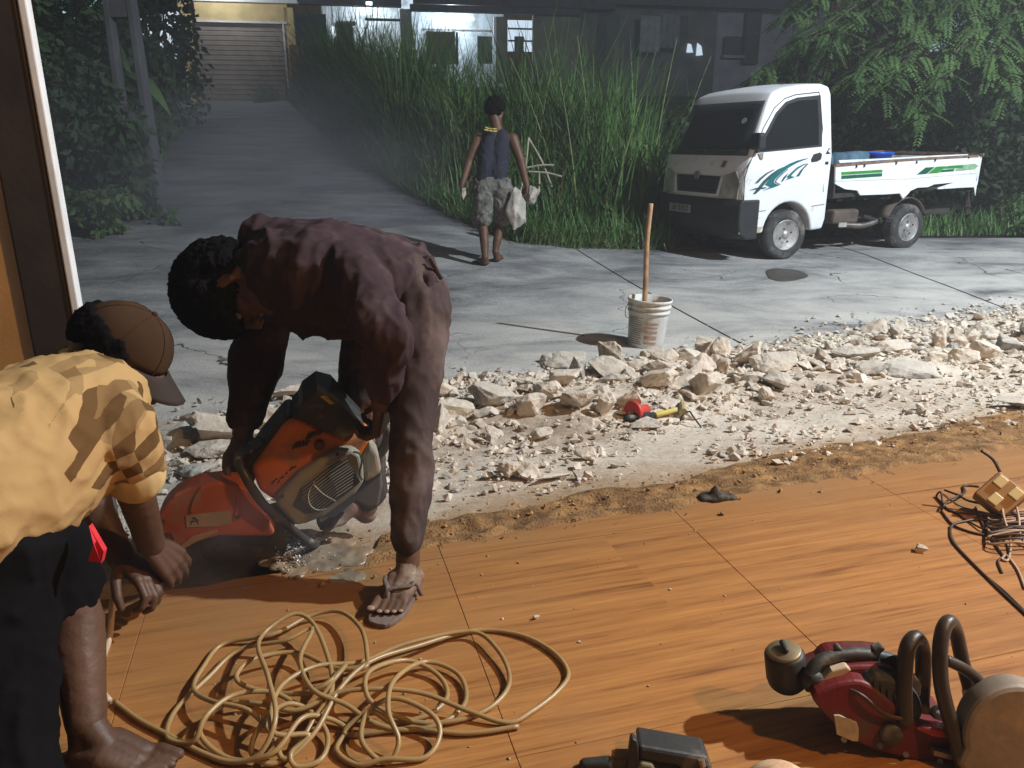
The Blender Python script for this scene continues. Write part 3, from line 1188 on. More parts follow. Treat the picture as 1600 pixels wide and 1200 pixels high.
def bush(base, blobs, n, size, label, m=LEAF, name='bush', cat='bush', group=None, stem=True):
    o = empty(name, base, label, cat, group)
    mb = MB()
    tot = sum(b[1][0] * b[1][2] for b in blobs)
    for c, r in blobs:
        leafcloud(mb, c, r, int(n * r[0] * r[2] / tot), size)
    tag(obj('foliage', mb, m, o), kind='stuff')
    if stem:
        mb = MB()
        for c, r in blobs:
            b = Vector(base)
            c = Vector(c)
            mb.tube(catmull([b, b.lerp(c, .5) + Vector((rg.uniform(-.1, .1), rg.uniform(-.1, .1), .1)), c], 4), [.05, .046, .042, .038, .034, .030, .026, .022, .02], 6)
        obj('stem', mb, BARK, o)
    return o


def gz(x, y):
    return terrain(x, y) - .05


# left-hand bushes around the pole
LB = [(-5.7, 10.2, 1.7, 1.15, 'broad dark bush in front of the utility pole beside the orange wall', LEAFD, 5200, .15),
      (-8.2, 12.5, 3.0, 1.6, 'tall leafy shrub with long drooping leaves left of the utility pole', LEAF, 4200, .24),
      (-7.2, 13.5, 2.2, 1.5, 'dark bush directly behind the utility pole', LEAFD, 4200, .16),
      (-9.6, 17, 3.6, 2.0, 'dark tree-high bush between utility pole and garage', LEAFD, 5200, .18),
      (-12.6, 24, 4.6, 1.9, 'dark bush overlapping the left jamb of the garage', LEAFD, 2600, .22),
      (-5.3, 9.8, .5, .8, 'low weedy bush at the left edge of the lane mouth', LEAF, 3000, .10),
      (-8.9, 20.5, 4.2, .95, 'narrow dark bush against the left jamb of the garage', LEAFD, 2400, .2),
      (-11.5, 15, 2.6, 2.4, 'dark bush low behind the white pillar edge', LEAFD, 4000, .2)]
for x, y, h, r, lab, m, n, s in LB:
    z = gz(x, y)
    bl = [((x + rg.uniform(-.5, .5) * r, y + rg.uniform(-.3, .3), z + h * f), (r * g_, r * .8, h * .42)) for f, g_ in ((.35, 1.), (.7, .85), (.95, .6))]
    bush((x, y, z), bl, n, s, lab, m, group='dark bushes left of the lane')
# big-leaf plant at upper left (few wide leaves)
bp = empty('banana_plant', (-7.9, 11.6, gz(-7.9, 11.6)), 'broad-leaved plant with pale lit leaves close to the white pillar edge', 'plant')
for k in range(11):
    a0 = at(150 + rg.uniform(-60, 40), 120 + rg.uniform(-60, 40), 11.3)
    az = rg.uniform(-.6, .5) - (.5 if k % 2 else 2.2)
    mb = MB()
    L_ = rg.uniform(.5, .95)
    w = .10
    rows = 7
    for i in range(rows + 1):
        t = i / rows
        c = a0 + Vector((math.cos(az) * L_ * t, math.sin(az) * .3 * t, L_ * (.25 * t - .9 * t * t)))
        ww = w * math.sin(math.pi * min(1, .08 + .92 * t)) + .004
        sv = Vector((-math.sin(az), math.cos(az), .4)).normalized()
        mb.v += [tuple(c - sv * ww + Vector((0, 0, -.02))), tuple(c), tuple(c + sv * ww + Vector((0, 0, -.02)))]
    for i in range(rows):
        a = 3 * i
        mb.f += [(a, a + 1, a + 4, a + 3), (a + 1, a + 2, a + 5, a + 4)]
    obj('leaf', mb, LEAF, bp, True)
obj('stem', MB().tube([Vector((-7.9, 11.6, gz(-7.9, 11.6))), at(160, 120, 11.4)], [.08, .04], 8), BARK, bp)

# ---- utility pole, precast concrete with open panels
PC = mat('pole_concrete', (.085, .088, .098), .9, .2, 3, .3, 30)
pb = at(231, 318, 11.3)
pz = terrain(pb.x, pb.y)
up_ = empty('utility_pole', (pb.x, pb.y, pz), 'tapering concrete utility pole with long open slots among the dark bushes', 'utility pole')
H = 8.2
def pole_w(z): return lerp(.235, .12, z / H)
mbs = {'side_rail': []}
for sgn in (-1, 1):
    mb = MB()
    for z in (0, H):
        w = pole_w(z)
        c = Vector((pb.x + sgn * w * .80, pb.y, pz + z))
        hw = w * .22
        mb.v += [tuple(c + Vector((dx * hw, dy * w * .5, 0))) for dx, dy in ((-1, -1), (1, -1), (1, 1), (-1, 1))]
    mb.f += [(3, 2, 1, 0), (4, 5, 6, 7)] + [(k, (k + 1) % 4, 4 + (k + 1) % 4, 4 + k) for k in range(4)]
    bevel(obj('side_rail', mb, PC, up_), .015, 2)
zz = 0
for (z0, z1) in ((0, .25), (1.02, 1.28), (2.42, 3.0), (4.2, 4.5), (5.7, 6.0), (7.2, 8.2)):
    w0, w1 = pole_w(z0), pole_w(z1)
    mb = MB()
    for z, w in ((z0, w0), (z1, w1)):
        c = Vector((pb.x, pb.y, pz + z))
        mb.v += [tuple(c + Vector((dx * w * .585, dy * w * .46, 0))) for dx, dy in ((-1, -1), (1, -1), (1, 1), (-1, 1))]
    mb.f += [(3, 2, 1, 0), (4, 5, 6, 7)] + [(k, (k + 1) % 4, 4 + (k + 1) % 4, 4 + k) for k in range(4)]
    obj('web', mb, PC, up_)
obj('cable', MB().tube([Vector((pb.x + .17, pb.y - .1, pz + 3.2)), Vector((pb.x + .15, pb.y - .1, pz + 7.5))], .015, 6), ROOFM, up_)

# ---- tree over the truck: limbs with drooping pinnate sprays
tb = Vector((9.3, 13.6, gz(9.3, 13.6)))
tr = empty('tree', tb, 'broad tree with layered drooping leaf sprays hanging over the white truck', 'tree')
fork = tb + Vector((-.4, -.2, 4.3))
obj('trunk', MB().tube(catmull([tb + Vector((0, 0, -.2)), tb + Vector((.1, 0, 1.5)), tb + Vector((-.1, 0, 3)), fork], 4), [.26, .25, .24, .23, .22, .21, .205, .2, .195, .19, .185, .18, .17], 12), BARK, tr, True)
tips = [(1195, 115, 11.6), (1235, 25, 12.2), (1255, 70, 11.2), (1300, 60, 10.8), (1340, 118, 10.6), (1385, 128, 10.4), (1435, 172, 10.3), (1415, 20, 11.0), (1470, 30, 10.8), (1500, 60, 10.9), (1530, 20, 10.8), (1545, 100, 10.4), (1570, 128, 10.5), (1600, 60, 11.0), (1345, 5, 11.6), (1280, -20, 12), (1620, 10, 11), (1650, 110, 11),
        (1310, 150, 11.2), (1205, 175, 12.4), (1165, 165, 12.8)]
fol = MB()
limbs = MB()


def spray(mb, p, d, L_, n=12, leaf=.088):
    d = d.normalized()
    side = d.cross(Vector((0, 0, 1))).normalized()
    q = p.copy()
    dd = d.copy()
    for i in range(n):
        t = i / n
        dd = (dd + Vector((0, 0, -.035))).normalized()
        q = q + dd * (L_ / n)
        for sg in (-1, 1):
            ax = (side * sg + dd * .55 + Vector((0, 0, -.14 + rg.uniform(-.2, .2)))).normalized()
            l = leaf * (1.05 - .45 * t) * rg.uniform(.8, 1.2)
            w = l * .24
            wv = (dd - ax * dd.dot(ax)).normalized()
            m = q + ax * l * .5
            mb.add([q, m + wv * w, q + ax * l + Vector((0, 0, -.01)), m - wv * w], [(0, 1, 2, 3)])


for px, py, d in tips:
    e = at(px, py, d)
    mid = fork.lerp(e, .55) + Vector((0, 0, .55))
    pts = catmull([fork, mid, e], 8)
    limbs.tube(pts, [lerp(.06, .008, k / (len(pts) - 1)) for k in range(len(pts))], 6)
    for k in range(5, len(pts)):
        t = k / (len(pts) - 1)
        dirv = (pts[k] - pts[k - 1]).normalized()
        for q in range(7 + int(6 * t)):
            dv = (dirv * .6 + Vector((rg.gauss(0, .8), rg.gauss(0, .7), rg.uniform(-.10, .12)))).normalized()
            spray(fol, pts[k] + Vector((rg.gauss(0, .08), rg.gauss(0, .1), rg.gauss(0, .05))), dv, rg.uniform(.32, .62))
tag(obj('foliage', fol, LEAF, tr), kind='stuff')
obj('limbs', limbs, BARK, tr, True)
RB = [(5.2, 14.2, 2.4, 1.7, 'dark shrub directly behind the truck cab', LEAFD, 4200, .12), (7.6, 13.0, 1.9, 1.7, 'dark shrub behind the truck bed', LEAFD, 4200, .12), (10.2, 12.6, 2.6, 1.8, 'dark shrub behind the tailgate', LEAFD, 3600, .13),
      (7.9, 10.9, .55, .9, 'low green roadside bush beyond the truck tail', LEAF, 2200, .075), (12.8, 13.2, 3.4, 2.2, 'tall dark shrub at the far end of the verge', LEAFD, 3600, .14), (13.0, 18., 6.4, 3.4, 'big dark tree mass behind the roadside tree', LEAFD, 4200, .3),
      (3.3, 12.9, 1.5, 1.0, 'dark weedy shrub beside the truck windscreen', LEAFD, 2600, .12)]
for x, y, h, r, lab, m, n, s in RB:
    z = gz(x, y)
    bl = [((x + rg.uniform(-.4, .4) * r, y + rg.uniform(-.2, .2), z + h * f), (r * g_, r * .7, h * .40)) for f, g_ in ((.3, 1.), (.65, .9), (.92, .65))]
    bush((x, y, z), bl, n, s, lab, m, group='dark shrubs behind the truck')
# small lit bits of a house behind the tree
lf = empty('lit_far_window', at(1505, 40, 24), 'bluish lit window pieces glimpsed through the tree leaves', 'window')
lm = mat('far_blue_light', (.4, .45, .6), .5, .2, 3, emit=((.55, .7, 1), .7))
for px, py, w, h in ((1507, 40, 16, 20), (1552, 60, 22, 6), (1466, 72, 12, 8)):
    obj('pane', MB().prism([at(px - w, py + h, 24), at(px + w, py + h, 24), at(px + w, py - h, 24), at(px - w, py - h, 24)], (0, .05, 0)), lm, lf)

# ================================================================ rubble
def rock_mesh(seed, flat=1.0, detail=1, rough=.05):
    r = random.Random(seed)
    bm = bmesh.new()
    for k in range(r.randint(11, 16)):
        d = Vector((r.gauss(0, 1), r.gauss(0, 1), r.gauss(0, 1))).normalized()
        q = r.uniform(.75, 1)
        bm.verts.new((d.x * .5 * q, d.y * .5 * q, d.z * .5 * q * flat))
    bmesh.ops.convex_hull(bm, input=bm.verts)
    bmesh.ops.delete(bm, geom=[v for v in bm.verts if not v.link_faces], context='VERTS')
    bmesh.ops.dissolve_limit(bm, angle_limit=R(9), verts=bm.verts, edges=bm.edges)
    bmesh.ops.bevel(bm, geom=list(bm.edges), offset=.022, segments=1, affect='EDGES', clamp_overlap=True)
    bmesh.ops.triangulate(bm, faces=bm.faces)
    if detail:
        for _ in range(detail):
            bmesh.ops.subdivide_edges(bm, edges=[e for e in bm.edges if e.calc_length() > .12], cuts=1, use_grid_fill=False)
            bmesh.ops.triangulate(bm, faces=bm.faces)
        bm.normal_update()
        for v in bm.verts:
            p = v.co * 6 + Vector((seed, 0, 0))
            v.co += v.normal * (rough * noise.noise(p) + rough * .5 * noise.noise(p * 2.7))
    me = bpy.data.meshes.new('rock')
    bm.to_mesh(me)
    bm.free()
    return me


BIG = [rock_mesh(100 + k, 1.0 if k % 3 else .7, 2, .045) for k in range(14)]
SLAB = [rock_mesh(200 + k, .34, 2, .035) for k in range(10)]
SMALL = [rock_mesh(300 + k, .8 if k % 2 else .5, 0, .04) for k in range(14)]


def put_rock(me, p, dims, rot, label, group, name, sink):
    """turn the mesh, fit its box to dims, stand it in the bed"""
    me.transform(Matrix.Rotation(rot[2], 4, 'Z') @ Matrix.Rotation(rot[1], 4, 'Y') @ Matrix.Rotation(rot[0], 4, 'X'))
    lo = [min(v.co[k] for v in me.vertices) for k in range(3)]
    hi = [max(v.co[k] for v in me.vertices) for k in range(3)]
    for v in me.vertices:
        for k in range(3):
            v.co[k] = (v.co[k] - (lo[k] + hi[k]) / 2) / (hi[k] - lo[k]) * dims[k]
    me.update()
    o = bpy.data.objects.new(name, me)
    COL.objects.link(o)
    o.location = Vector(p) + Vector((0, 0, dims[2] * (.5 - sink)))
    return tag(o, label, 'rubble', group)


def rock(src, m, p, dims, rot, label, group='broken concrete pieces in the rubble strip', sink=.15, name='concrete_chunk'):
    me = src.copy()
    me.materials.clear()
    me.materials.append(m)
    return put_rock(me, p, dims, rot, label, group, name, sink)


MESHCACHE = {}


def rock_shared(src, m, p, size, rot, label, sink=.3):
    key = (src.name, m.name)
    if key not in MESHCACHE:
        me = src.copy()
        me.materials.clear()
        me.materials.append(m)
        MESHCACHE[key] = me
    o = bpy.data.objects.new('concrete_chunk', MESHCACHE[key])
    COL.objects.link(o)
    o.scale = size
    o.rotation_euler = rot
    zs = [v.co.z for v in src.vertices]
    o.location = Vector(p) + Vector((0, 0, -min(zs) * size[2] * (1 - 2 * sink)))
    return tag(o, label, 'rubble', 'broken concrete pieces in the rubble strip')


# (px, py bottom centre, width px, height px, shape, material index, tilt x, tilt y, label)
HERO = [
    (957, 592, 74, 46, 's', 3, .25, .06, 'large grey-topped concrete slab lying just below the white bucket'),
    (768, 640, 76, 44, 'b', 3, .5, .3, 'big grey-faced chunk with a pale broken edge right of the bent man\'s leg'),
    (706, 660, 72, 42, 'b', 0, .2, .1, 'pale rounded boulder against the bent man\'s trouser leg'),
    (690, 622, 46, 34, 'b', 1, .2, .5, 'pale chunk behind the bent man\'s knee'),
    (357, 698, 110, 74, 'b', 0, .1, .2, 'largest pale boulder, behind the bent man\'s right hand'),
    (428, 690, 84, 70, 'b', 1, .6, .2, 'pale pitted boulder between the bent man\'s arm and the orange saw'),
    (470, 628, 90, 40, 's', 1, .2, .1, 'pale flat slab on top of the boulders behind the orange saw'),
    (300, 668, 40, 34, 'b', 3, .2, .1, 'small grey chunk left of the largest boulder'),
    (270, 700, 64, 44, 's', 4, .8, .5, 'greenish grey tilted slab beside the yellow sleeve'),
    (330, 720, 90, 26, 's', 3, .1, .2, 'long grey slab lying below the largest boulder'),
    (300, 748, 70, 22, 's', 4, .2, .1, 'dark grey flat piece above the saw guard'),
    (1105, 552, 40, 34, 'b', 2, .3, .2, 'brown blocky chunk on the crest right of the bucket'),
    (1128, 560, 34, 40, 'b', 1, .3, .2, 'cream upright chunk beside the brown blocky chunk'),
    (1078, 570, 50, 30, 'b', 0, .2, .2, 'pale chunk at the bucket\'s right foot'),
    (1040, 568, 44, 26, 'b', 1, .2, .5, 'cream chunk leaning on the bucket base'),
    (1030, 608, 60, 44, 'b', 0, .8, .2, 'pale pointed chunk right of the grey-topped slab'),
    (1072, 608, 62, 46, 's', 2, .9, -.3, 'pinkish brown leaning slab in the middle of the heap'),
    (1098, 585, 48, 40, 'b', 1, .2, .2, 'cream cube-like chunk behind the leaning brown slab'),
    (1172, 572, 44, 46, 'b', 1, .3, .7, 'cream chunk standing on edge right of the crest'),
    (1215, 580, 70, 40, 's', 0, .6, .4, 'broad pale slab tilted to the right of the standing chunk'),
    (1175, 600, 40, 22, 'b', 3, .3, .2, 'dark-faced chunk in a hollow below the standing chunk'),
    (1285, 562, 60, 24, 's', 3, .3, .2, 'pale grey plate with a dark underside, far heap'),
    (1345, 565, 76, 30, 's', 3, .25, .1, 'broad grey plate between two pale plates'),
    (1400, 552, 60, 22, 's', 1, .2, .2, 'cream layered plate on the far heap'),
    (1430, 590, 80, 34, 's', 4, .3, .1, 'dark blue-grey torn plate lying on grey dust'),
    (1470, 545, 26, 42, 'b', 1, .1, .3, 'pale pointed chunk standing upright at the right heap'),
    (1498, 545, 34, 30, 'b', 2, .5, .2, 'brown shaded chunk beside the upright pointed chunk'),
    (1520, 540, 36, 32, 'b', 1, .3, .3, 'cream chunk behind the brown shaded one'),
    (1510, 568, 46, 32, 'b', 0, .2, .2, 'pale chunk at the foot of the right heap'),
    (1545, 565, 44, 40, 'b', 1, .5, .4, 'cream chunk sloping right at the end of the right heap'),
    (1465, 566, 34, 22, 'b', 2, .2, .3, 'small brown block at the left foot of the right heap'),
    (1548, 535, 48, 26, 'b', 3, .2, .2, 'pale grey block furthest back at the right heap'),
    (1582, 552, 44, 40, 'b', 4, .3, .2, 'blue-grey boulder at the far right end of the strip'),
    (1596, 640, 60, 22, 's', 4, .2, .1, 'dark flat slab lying in shade by the brown sand at far right'),
    (948, 652, 32, 44, 'b', 0, .2, .8, 'pale chunk standing on end left of the red tool guard'),
    (985, 640, 44, 40, 'b', 2, .4, .2, 'speckled brown chunk behind the red tool guard'),
    (860, 628, 56, 44, 'b', 0, .7, .3, 'pale jagged chunk in the middle of the left heap'),
    (830, 652, 50, 46, 'b', 2, .2, .6, 'brownish chunk with a shaded left side in the left heap'),
    (885, 606, 54, 36, 'b', 1, .4, .2, 'cream chunk below the thin dark plate'),
    (880, 575, 74, 22, 's', 3, .3, .1, 'thin dark plate on the crest left of the grey-topped slab'),
    (1050, 640, 52, 24, 's', 2, .4, .1, 'pinkish brown plate above the yellow hammer handle'),
    (1075, 655, 46, 24, 's', 3, .3, .1, 'flat grey chunk right of the yellow hammer handle'),
    (915, 720, 36, 26, 'b', 0, .3, .1, 'pale chunk resting below the heap on the dust'),
    (845, 690, 40, 26, 's', 1, .3, .1, 'cream flat piece on the dust below the left heap'),
    (800, 750, 46, 36, 'b', 1, .4, .4, 'cream chunk of the small pile near the sand'),
    (825, 752, 40, 34, 'b', 0, .6, .2, 'pale chunk next to the cream one of the small pile'),
    (865, 758, 56, 24, 's', 0, .5, .2, 'flat pale flake sliding off the small pile'),
    (1010, 672, 50, 20, 's', 3, .2, .1, 'long grey splinter lying below the black hammer grip'),
]
rr = random.Random(5)
occupied = []
HPOS = []
for k, (px, py, wpx, hpx, sh_, mi, tx, ty, lab) in enumerate(HERO):
    p = hit(px, py)
    d = (p - CAM).dot(Vector((0, math.cos(PITCH), -math.sin(PITCH))))
    w = wpx / FPX * d * 1.02
    h = hpx / FPX * d * 1.0
    src = (SLAB if sh_ == 's' else BIG)[k % (10 if sh_ == 's' else 14)]
    dep = w * (.8 if sh_ == 's' else .7)
    hz = max(w * (.24 if sh_ == 's' else .46), h - .28 * dep)
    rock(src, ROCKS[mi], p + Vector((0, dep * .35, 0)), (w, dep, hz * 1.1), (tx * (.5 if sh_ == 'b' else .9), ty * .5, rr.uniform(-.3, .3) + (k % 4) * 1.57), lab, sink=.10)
    occupied.append((p.x, p.y + dep * .35, w * .5))
    ph = lab.split(',')[0]
    for w_ in (' lying', ' leaning', ' resting', ' standing', ' against', ' right of', ' left of', ' behind', ' below', ' with', ' on', ' in', ' between', ' at', ' beside', ' above', ' to', ' near', ' next', ' sliding', ' sloping', ' tilted'):
        if ph.find(w_ + ' ') > 8: ph = ph[:ph.find(w_ + ' ')]
    HPOS.append((p.x, p.y + dep * .35, lab, ph))
names = [h[3] for h in HPOS]
HPOS = [h for h in HPOS if names.count(h[3]) == 1 and len(h[3].split()) <= 6]
TONE = ['pale', 'cream', 'brownish', 'grey', 'blue-grey']
used = set()


def rock_label(x, y, s, sl, mi):
    near = sorted(HPOS, key=lambda h: (h[0] - x) ** 2 + (h[1] - y) ** 2)[:6]
    sz = ['tiny', 'small', 'middling', 'big'][(s > .05) + (s > .08) + (s > .13)]
    first = f'{sz} {TONE[mi]} {"flake" if sl else "chunk"} '
    for h in near:
        dx, dy = x - h[0], y - h[1]
        dist = math.hypot(dx, dy)
        how = ('right of' if dx > 0 else 'left of') if abs(dx) > abs(dy) else ('behind' if dy > 0 else 'in front of')
        far = 'just ' if dist < .25 else 'a step ' if dist < .6 else 'well '
        l = first + far + how + ' the ' + h[3]
        if l not in used:
            used.add(l)
            return l
    return first + 'between the ' + near[0][3] + ' and the ' + near[1][3]


cnt = 0
tries = 0
while cnt < 252 and tries < 9000:
    tries += 1
    x = rr.uniform(-1.3, 4.2)
    t = min(1.02, max(.2, rr.gauss(.74, .14)))
    if rr.random() < .22:
        t = rr.uniform(.2, .62)
    y = lerp(y_edge(x), y_road(x), t)
    if x > 2.2 and rr.random() < .25: continue
    big = .50 < t < .98 and rr.random() < .55
    s = rr.uniform(.10, .24) if big else rr.uniform(.045, .13)
    if t < .5: s = rr.uniform(.03, .085)
    if any((x - a) ** 2 + (y - b) ** 2 < (c * .75 + s * .34) ** 2 for a, b, c in occupied): continue
    occupied.append((x, y, s * .45))
    sl = rr.random() < .6
    mi = rr.choices(range(5), (38, 30, 16, 13, 3))[0]
    src = rr.choice(SLAB if sl else (BIG if s > .1 else SMALL))
    z = bed(x, y)
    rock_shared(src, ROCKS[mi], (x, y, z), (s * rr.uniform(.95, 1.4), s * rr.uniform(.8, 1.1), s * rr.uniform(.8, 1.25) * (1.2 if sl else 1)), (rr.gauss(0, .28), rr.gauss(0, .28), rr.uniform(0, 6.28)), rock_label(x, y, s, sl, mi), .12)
    cnt += 1

# the rest of the broken pieces, past the three hundred built singly
mbs_ = [MB() for _ in range(3)]
k = 0
while k < 2600:
    x = rr.uniform(-1.4, 4.4)
    t = min(1.05, max(.22, rr.gauss(.74, .14)))
    y = lerp(y_edge(x), y_road(x), t)
    if noise.noise(Vector((x * 1.7, y * 1.7, 6))) + rr.uniform(-.5, .6) < -.05: continue
    s = rr.uniform(.022, .10) * (1 if t > .5 else .65)
    src = rr.choice(SMALL)
    sl = rr.random() < .5
    M_ = Matrix.Translation((x, y, bed(x, y) + s * .10)) @ Matrix.Rotation(rr.uniform(0, 6.28), 4, 'Z') @ Matrix.Rotation(rr.gauss(0, .4), 4, 'X') @ Matrix.Rotation(rr.gauss(0, .3), 4, 'Y') @ Matrix.Diagonal((s * rr.uniform(.9, 1.5), s, s * (.5 if sl else .9), 1))
    mbs_[rr.choices((0, 1, 2), (5, 3, 2))[0]].add([M_ @ v.co for v in src.vertices], [tuple(p.vertices) for p in src.polygons])
    k += 1
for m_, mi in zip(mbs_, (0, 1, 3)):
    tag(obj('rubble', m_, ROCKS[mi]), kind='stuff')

# crumbs: uncountable grit
def crumbs(name, n, m, place, smin, smax, seed):
    r = random.Random(seed)
    mb = MB()
    for _ in range(n):
        q = place(r)
        if q is None: continue
        x, y, z = q
        s = smin * (smax / smin) ** (r.random() ** 2.2)
        pts = [Vector((0, 0, 1)), Vector((0, 0, -1))] + [Vector((math.cos(a + r.uniform(-.4, .4)), math.sin(a + r.uniform(-.4, .4)), r.uniform(-.35, .35))) for a in (0, 1.26, 2.5, 3.77, 5.0)]
        rot = Matrix.Rotation(r.uniform(0, 6.28), 3, 'Z') @ Matrix.Rotation(r.gauss(0, .5), 3, 'X')
        vs = [rot @ Vector((p.x * s * r.uniform(.7, 1.2), p.y * s * .8, p.z * s * r.uniform(.35, .7))) + Vector((x, y, z + s * .3)) for p in pts]
        mb.add(vs, [(0, 2 + k, 2 + (k + 1) % 5) for k in range(5)] + [(1, 2 + (k + 1) % 5, 2 + k) for k in range(5)])
    return tag(obj(name, mb, m), kind='stuff')


def pl_rubble(r):
    x = r.uniform(-1.5, 4.6)
    t = r.uniform(.10, 1.05)
    if r.random() < .35: t = r.gauss(.78, .12)
    if t < .16 and x < 1: return None
    y = lerp(y_edge(x), y_road(x), t)
    if noise.noise(Vector((x * 2.3, y * 2.3, 2))) + r.uniform(-.5, .5) < -.1: return None
    return x, y, bed(x, y) + .008


crumbs('concrete_grit', 15000, ROCKS[0], pl_rubble, .004, .030, 31)
crumbs('brown_grit', 2600, ROCKS[2], pl_rubble, .006, .026, 32)


def pl_road(r):
    x = r.uniform(-2, 4.8)
    y = y_road(x) + abs(r.gauss(0, .22)) - .05
    return x, y, terrain(x, y) + .004


crumbs('road_grit', 1500, ROCKS[3], pl_road, .005, .03, 33)


def pl_sand(r):
    x = r.uniform(-.6, 2.8)
    t = r.random()
    y = lerp(interp(x, nearw), interp(x, farw), t) + r.gauss(0, .05)
    return x, y, max(bed(x, y) + .02, .004 if y < y_edge(x) else -9)


crumbs('sand_clods', 1500, mat('sand_clod', (.34, .20, .085), .95, .35, 9, .6, 60), pl_sand, .002, .012, 34)


def pl_floor(r):
    p = on(r.uniform(300, 1600), r.uniform(720, 1190), 0)
    if p.y > y_edge(p.x) - .02 or r.random() < (y_edge(p.x) - p.y) * .8: return None
    return p.x, p.y, .001


crumbs('floor_grit', 420, mat('floor_grit', (.42, .30, .18), .9, .3, 9), pl_floor, .0015, .005, 35)
for px, py, s, lab in ((838, 967, .011, 'brown pebble lying alone on the wood tile'), (1437, 862, .021, 'chip of pale wood-coloured concrete near the cord coil'), (785, 968, .005, 'tiny pale pebble left of the brown pebble'), (905, 1004, .005, 'tiny crumb on the tiles right of the hose loop'), (1047, 922, .005, 'tiny dark crumb in the middle of the tiles')):
    p = on(px, py, 0)
    rock(SMALL[int(px) % 14], ROCKS[2], p, (s * 1.7, s * 1.3, s * 1.1), (.2, .3, px), lab, 'loose pebbles on the tiles', .05, 'pebble')
# dark lump of mud with a peak, on the sand edge
p = on(1118, 784, 0)
def mud(c, n_):
    return c + n_ * .012 * noise.noise(c * 30)
mm = MB()
mm.ball(p + Vector((0, .02, .008)), (.05, .03, .016))
mm.limb([p + Vector((0, .02, .012)), p + Vector((0, .02, .045))], [.02, .006])
mm.ball(p + Vector((.05, .03, .004)), (.03, .02, .010))
mm.ball(p + Vector((-.03, .015, .006)), (.03, .02, .013))
tag(obj('mud_lump', remesh(mm, .004, 2, mud), mat('wet_mud', (.055, .045, .035), .7, .4, 20, .5, 60)), 'dark wet lump of mud with a peak on the sandy floor edge', 'mud')
# brown damp patch on the road by the truck
p = [terrain_p for terrain_p in (hit(x, y, terrain) for x, y in ((1197, 424), (1212, 420), (1232, 421), (1250, 424), (1262, 432), (1250, 437), (1226, 440), (1204, 436)))]
mb = MB()
c = sum(p, Vector()) / len(p)
pts = catmull(p, 5, True)
mb.add([c + Vector((0, 0, .006))] + [q + Vector((.02 * nz(q.x, q.y, 9), 0, .005)) for q in pts], [(0, 1 + (k + 1) % len(pts), 1 + k) for k in range(len(pts))])
tag(obj('oil_stain', mb, mat('oil_stain', (.05, .045, .035), .55, .3, 6)), kind='stuff')

# ================================================================ bucket with stick, tools
def dpt(p):
    return (p - CAM).dot(Vector((0, math.cos(PITCH), -math.sin(PITCH))))


bb = hit(1013, 545)
bk = empty('bucket', bb, 'grubby white plastic bucket with a wooden stick in it, behind the rubble', 'bucket')
BP = mat('bucket_plastic', (.60, .60, .57), .5, .12, 7, .1, 30, dirt=((.40, .30, .18), .42, 5))
BM = Matrix.Translation(bb + Vector((0, .13, -.01))) @ Matrix.Rotation(R(3), 4, 'Y')
bh = .345
prof = [(.118, 0), (.122, .004), (.128, .06), (.140, .235), (.1405, .245), (.149, .247), (.150, .262), (.1425, .266), (.144, .283), (.152, .285), (.153, .30), (.146, .304), (.148, .322), (.156, .326), (.157, .343), (.152, bh), (.146, bh - .004), (.140, .25), (.128, .10)]
mb = MB().lathe(prof, BM, 48)
mb.f = mb.f[:-1]
obj('body', mb, BP, bk, True)
obj('contents', MB().lathe([(.129, .10), (.06, .108), (.001, .112)], BM, 24), mat('mortar_slurry', (.16, .14, .075), .6, .3, 12), bk)
INK = mat('faded_print', (.16, .17, .18), .7, .3, 30)
for k in range(13):
    z = .035 + k * .0155
    r_ = lerp(.1255, .1405, z / .24) + .0012
    a0, a1 = R(196), R(lerp(246, 238, (k % 3) / 2))
    pts = [BM @ Vector((r_ * math.cos(a), r_ * math.sin(a), z)) for a in rng(a0, a1, 10)]
    obj('print_line', MB().tube(pts, .0022, 5), INK, bk)
RED = mat('faded_red_print', (.42, .26, .19), .7, .2, 20)
for z0, z1 in ((.04, .055), (.075, .10), (.12, .135), (.155, .165), (.18, .195)):
    mbp = MB()
    n = 14
    for k, a in enumerate(rng(R(252), R(292), n)):
        for z in (z0, z1):
            r_ = lerp(.1255, .1405, z / .24) + .0015
            mbp.v.append(tuple(BM @ Vector((r_ * math.cos(a), r_ * math.sin(a), z))))
    mbp.f = [(2 * k, 2 * k + 2, 2 * k + 3, 2 * k + 1) for k in range(n)]
    obj('label_band', mbp, RED, bk)
hp = [BM @ Vector((.153 * math.cos(a), .153 * math.sin(a) - .012 * math.sin((a - R(180)) / R(180) * math.pi), .29 - .11 * math.sin((a - R(180)) / R(180) * math.pi) ** .8)) for a in rng(R(181), R(359), 24)]
hp = [BM @ Vector((-.158, 0, .292))] + [BM @ Vector((-.165 + .02 * k, -.02 * k, .29 - .035 * k + .004 * k * k)) for k in range(1, 5)]
obj('bail', MB().tube(catmull([BM @ Vector((-.155, .0, .29)), BM @ Vector((-.172, -.03, .25)), BM @ Vector((-.166, -.06, .215)), BM @ Vector((-.14, -.09, .22))], 5), .0028, 6), mat('wire_steel', (.2, .2, .2), .4, .1, 9, metal=.7), bk)
s0, s1 = BM @ Vector((-.03, .02, .06)), at(1017, 318, dpt(bb) - .02)
tag(obj('stick', MB().tube(catmull([s0, s0.lerp(s1, .35) + Vector((.004, 0, 0)), s0.lerp(s1, .7) + Vector((-.008, 0, 0)), s1], 6), [.019] * 12 + [.0175] * 7, 12), mat('pale_stick', (.40, .24, .13), .7, .25, 14, .2, 60), None, True),
    'round brown wooden stick standing up out of the white bucket', 'stick')

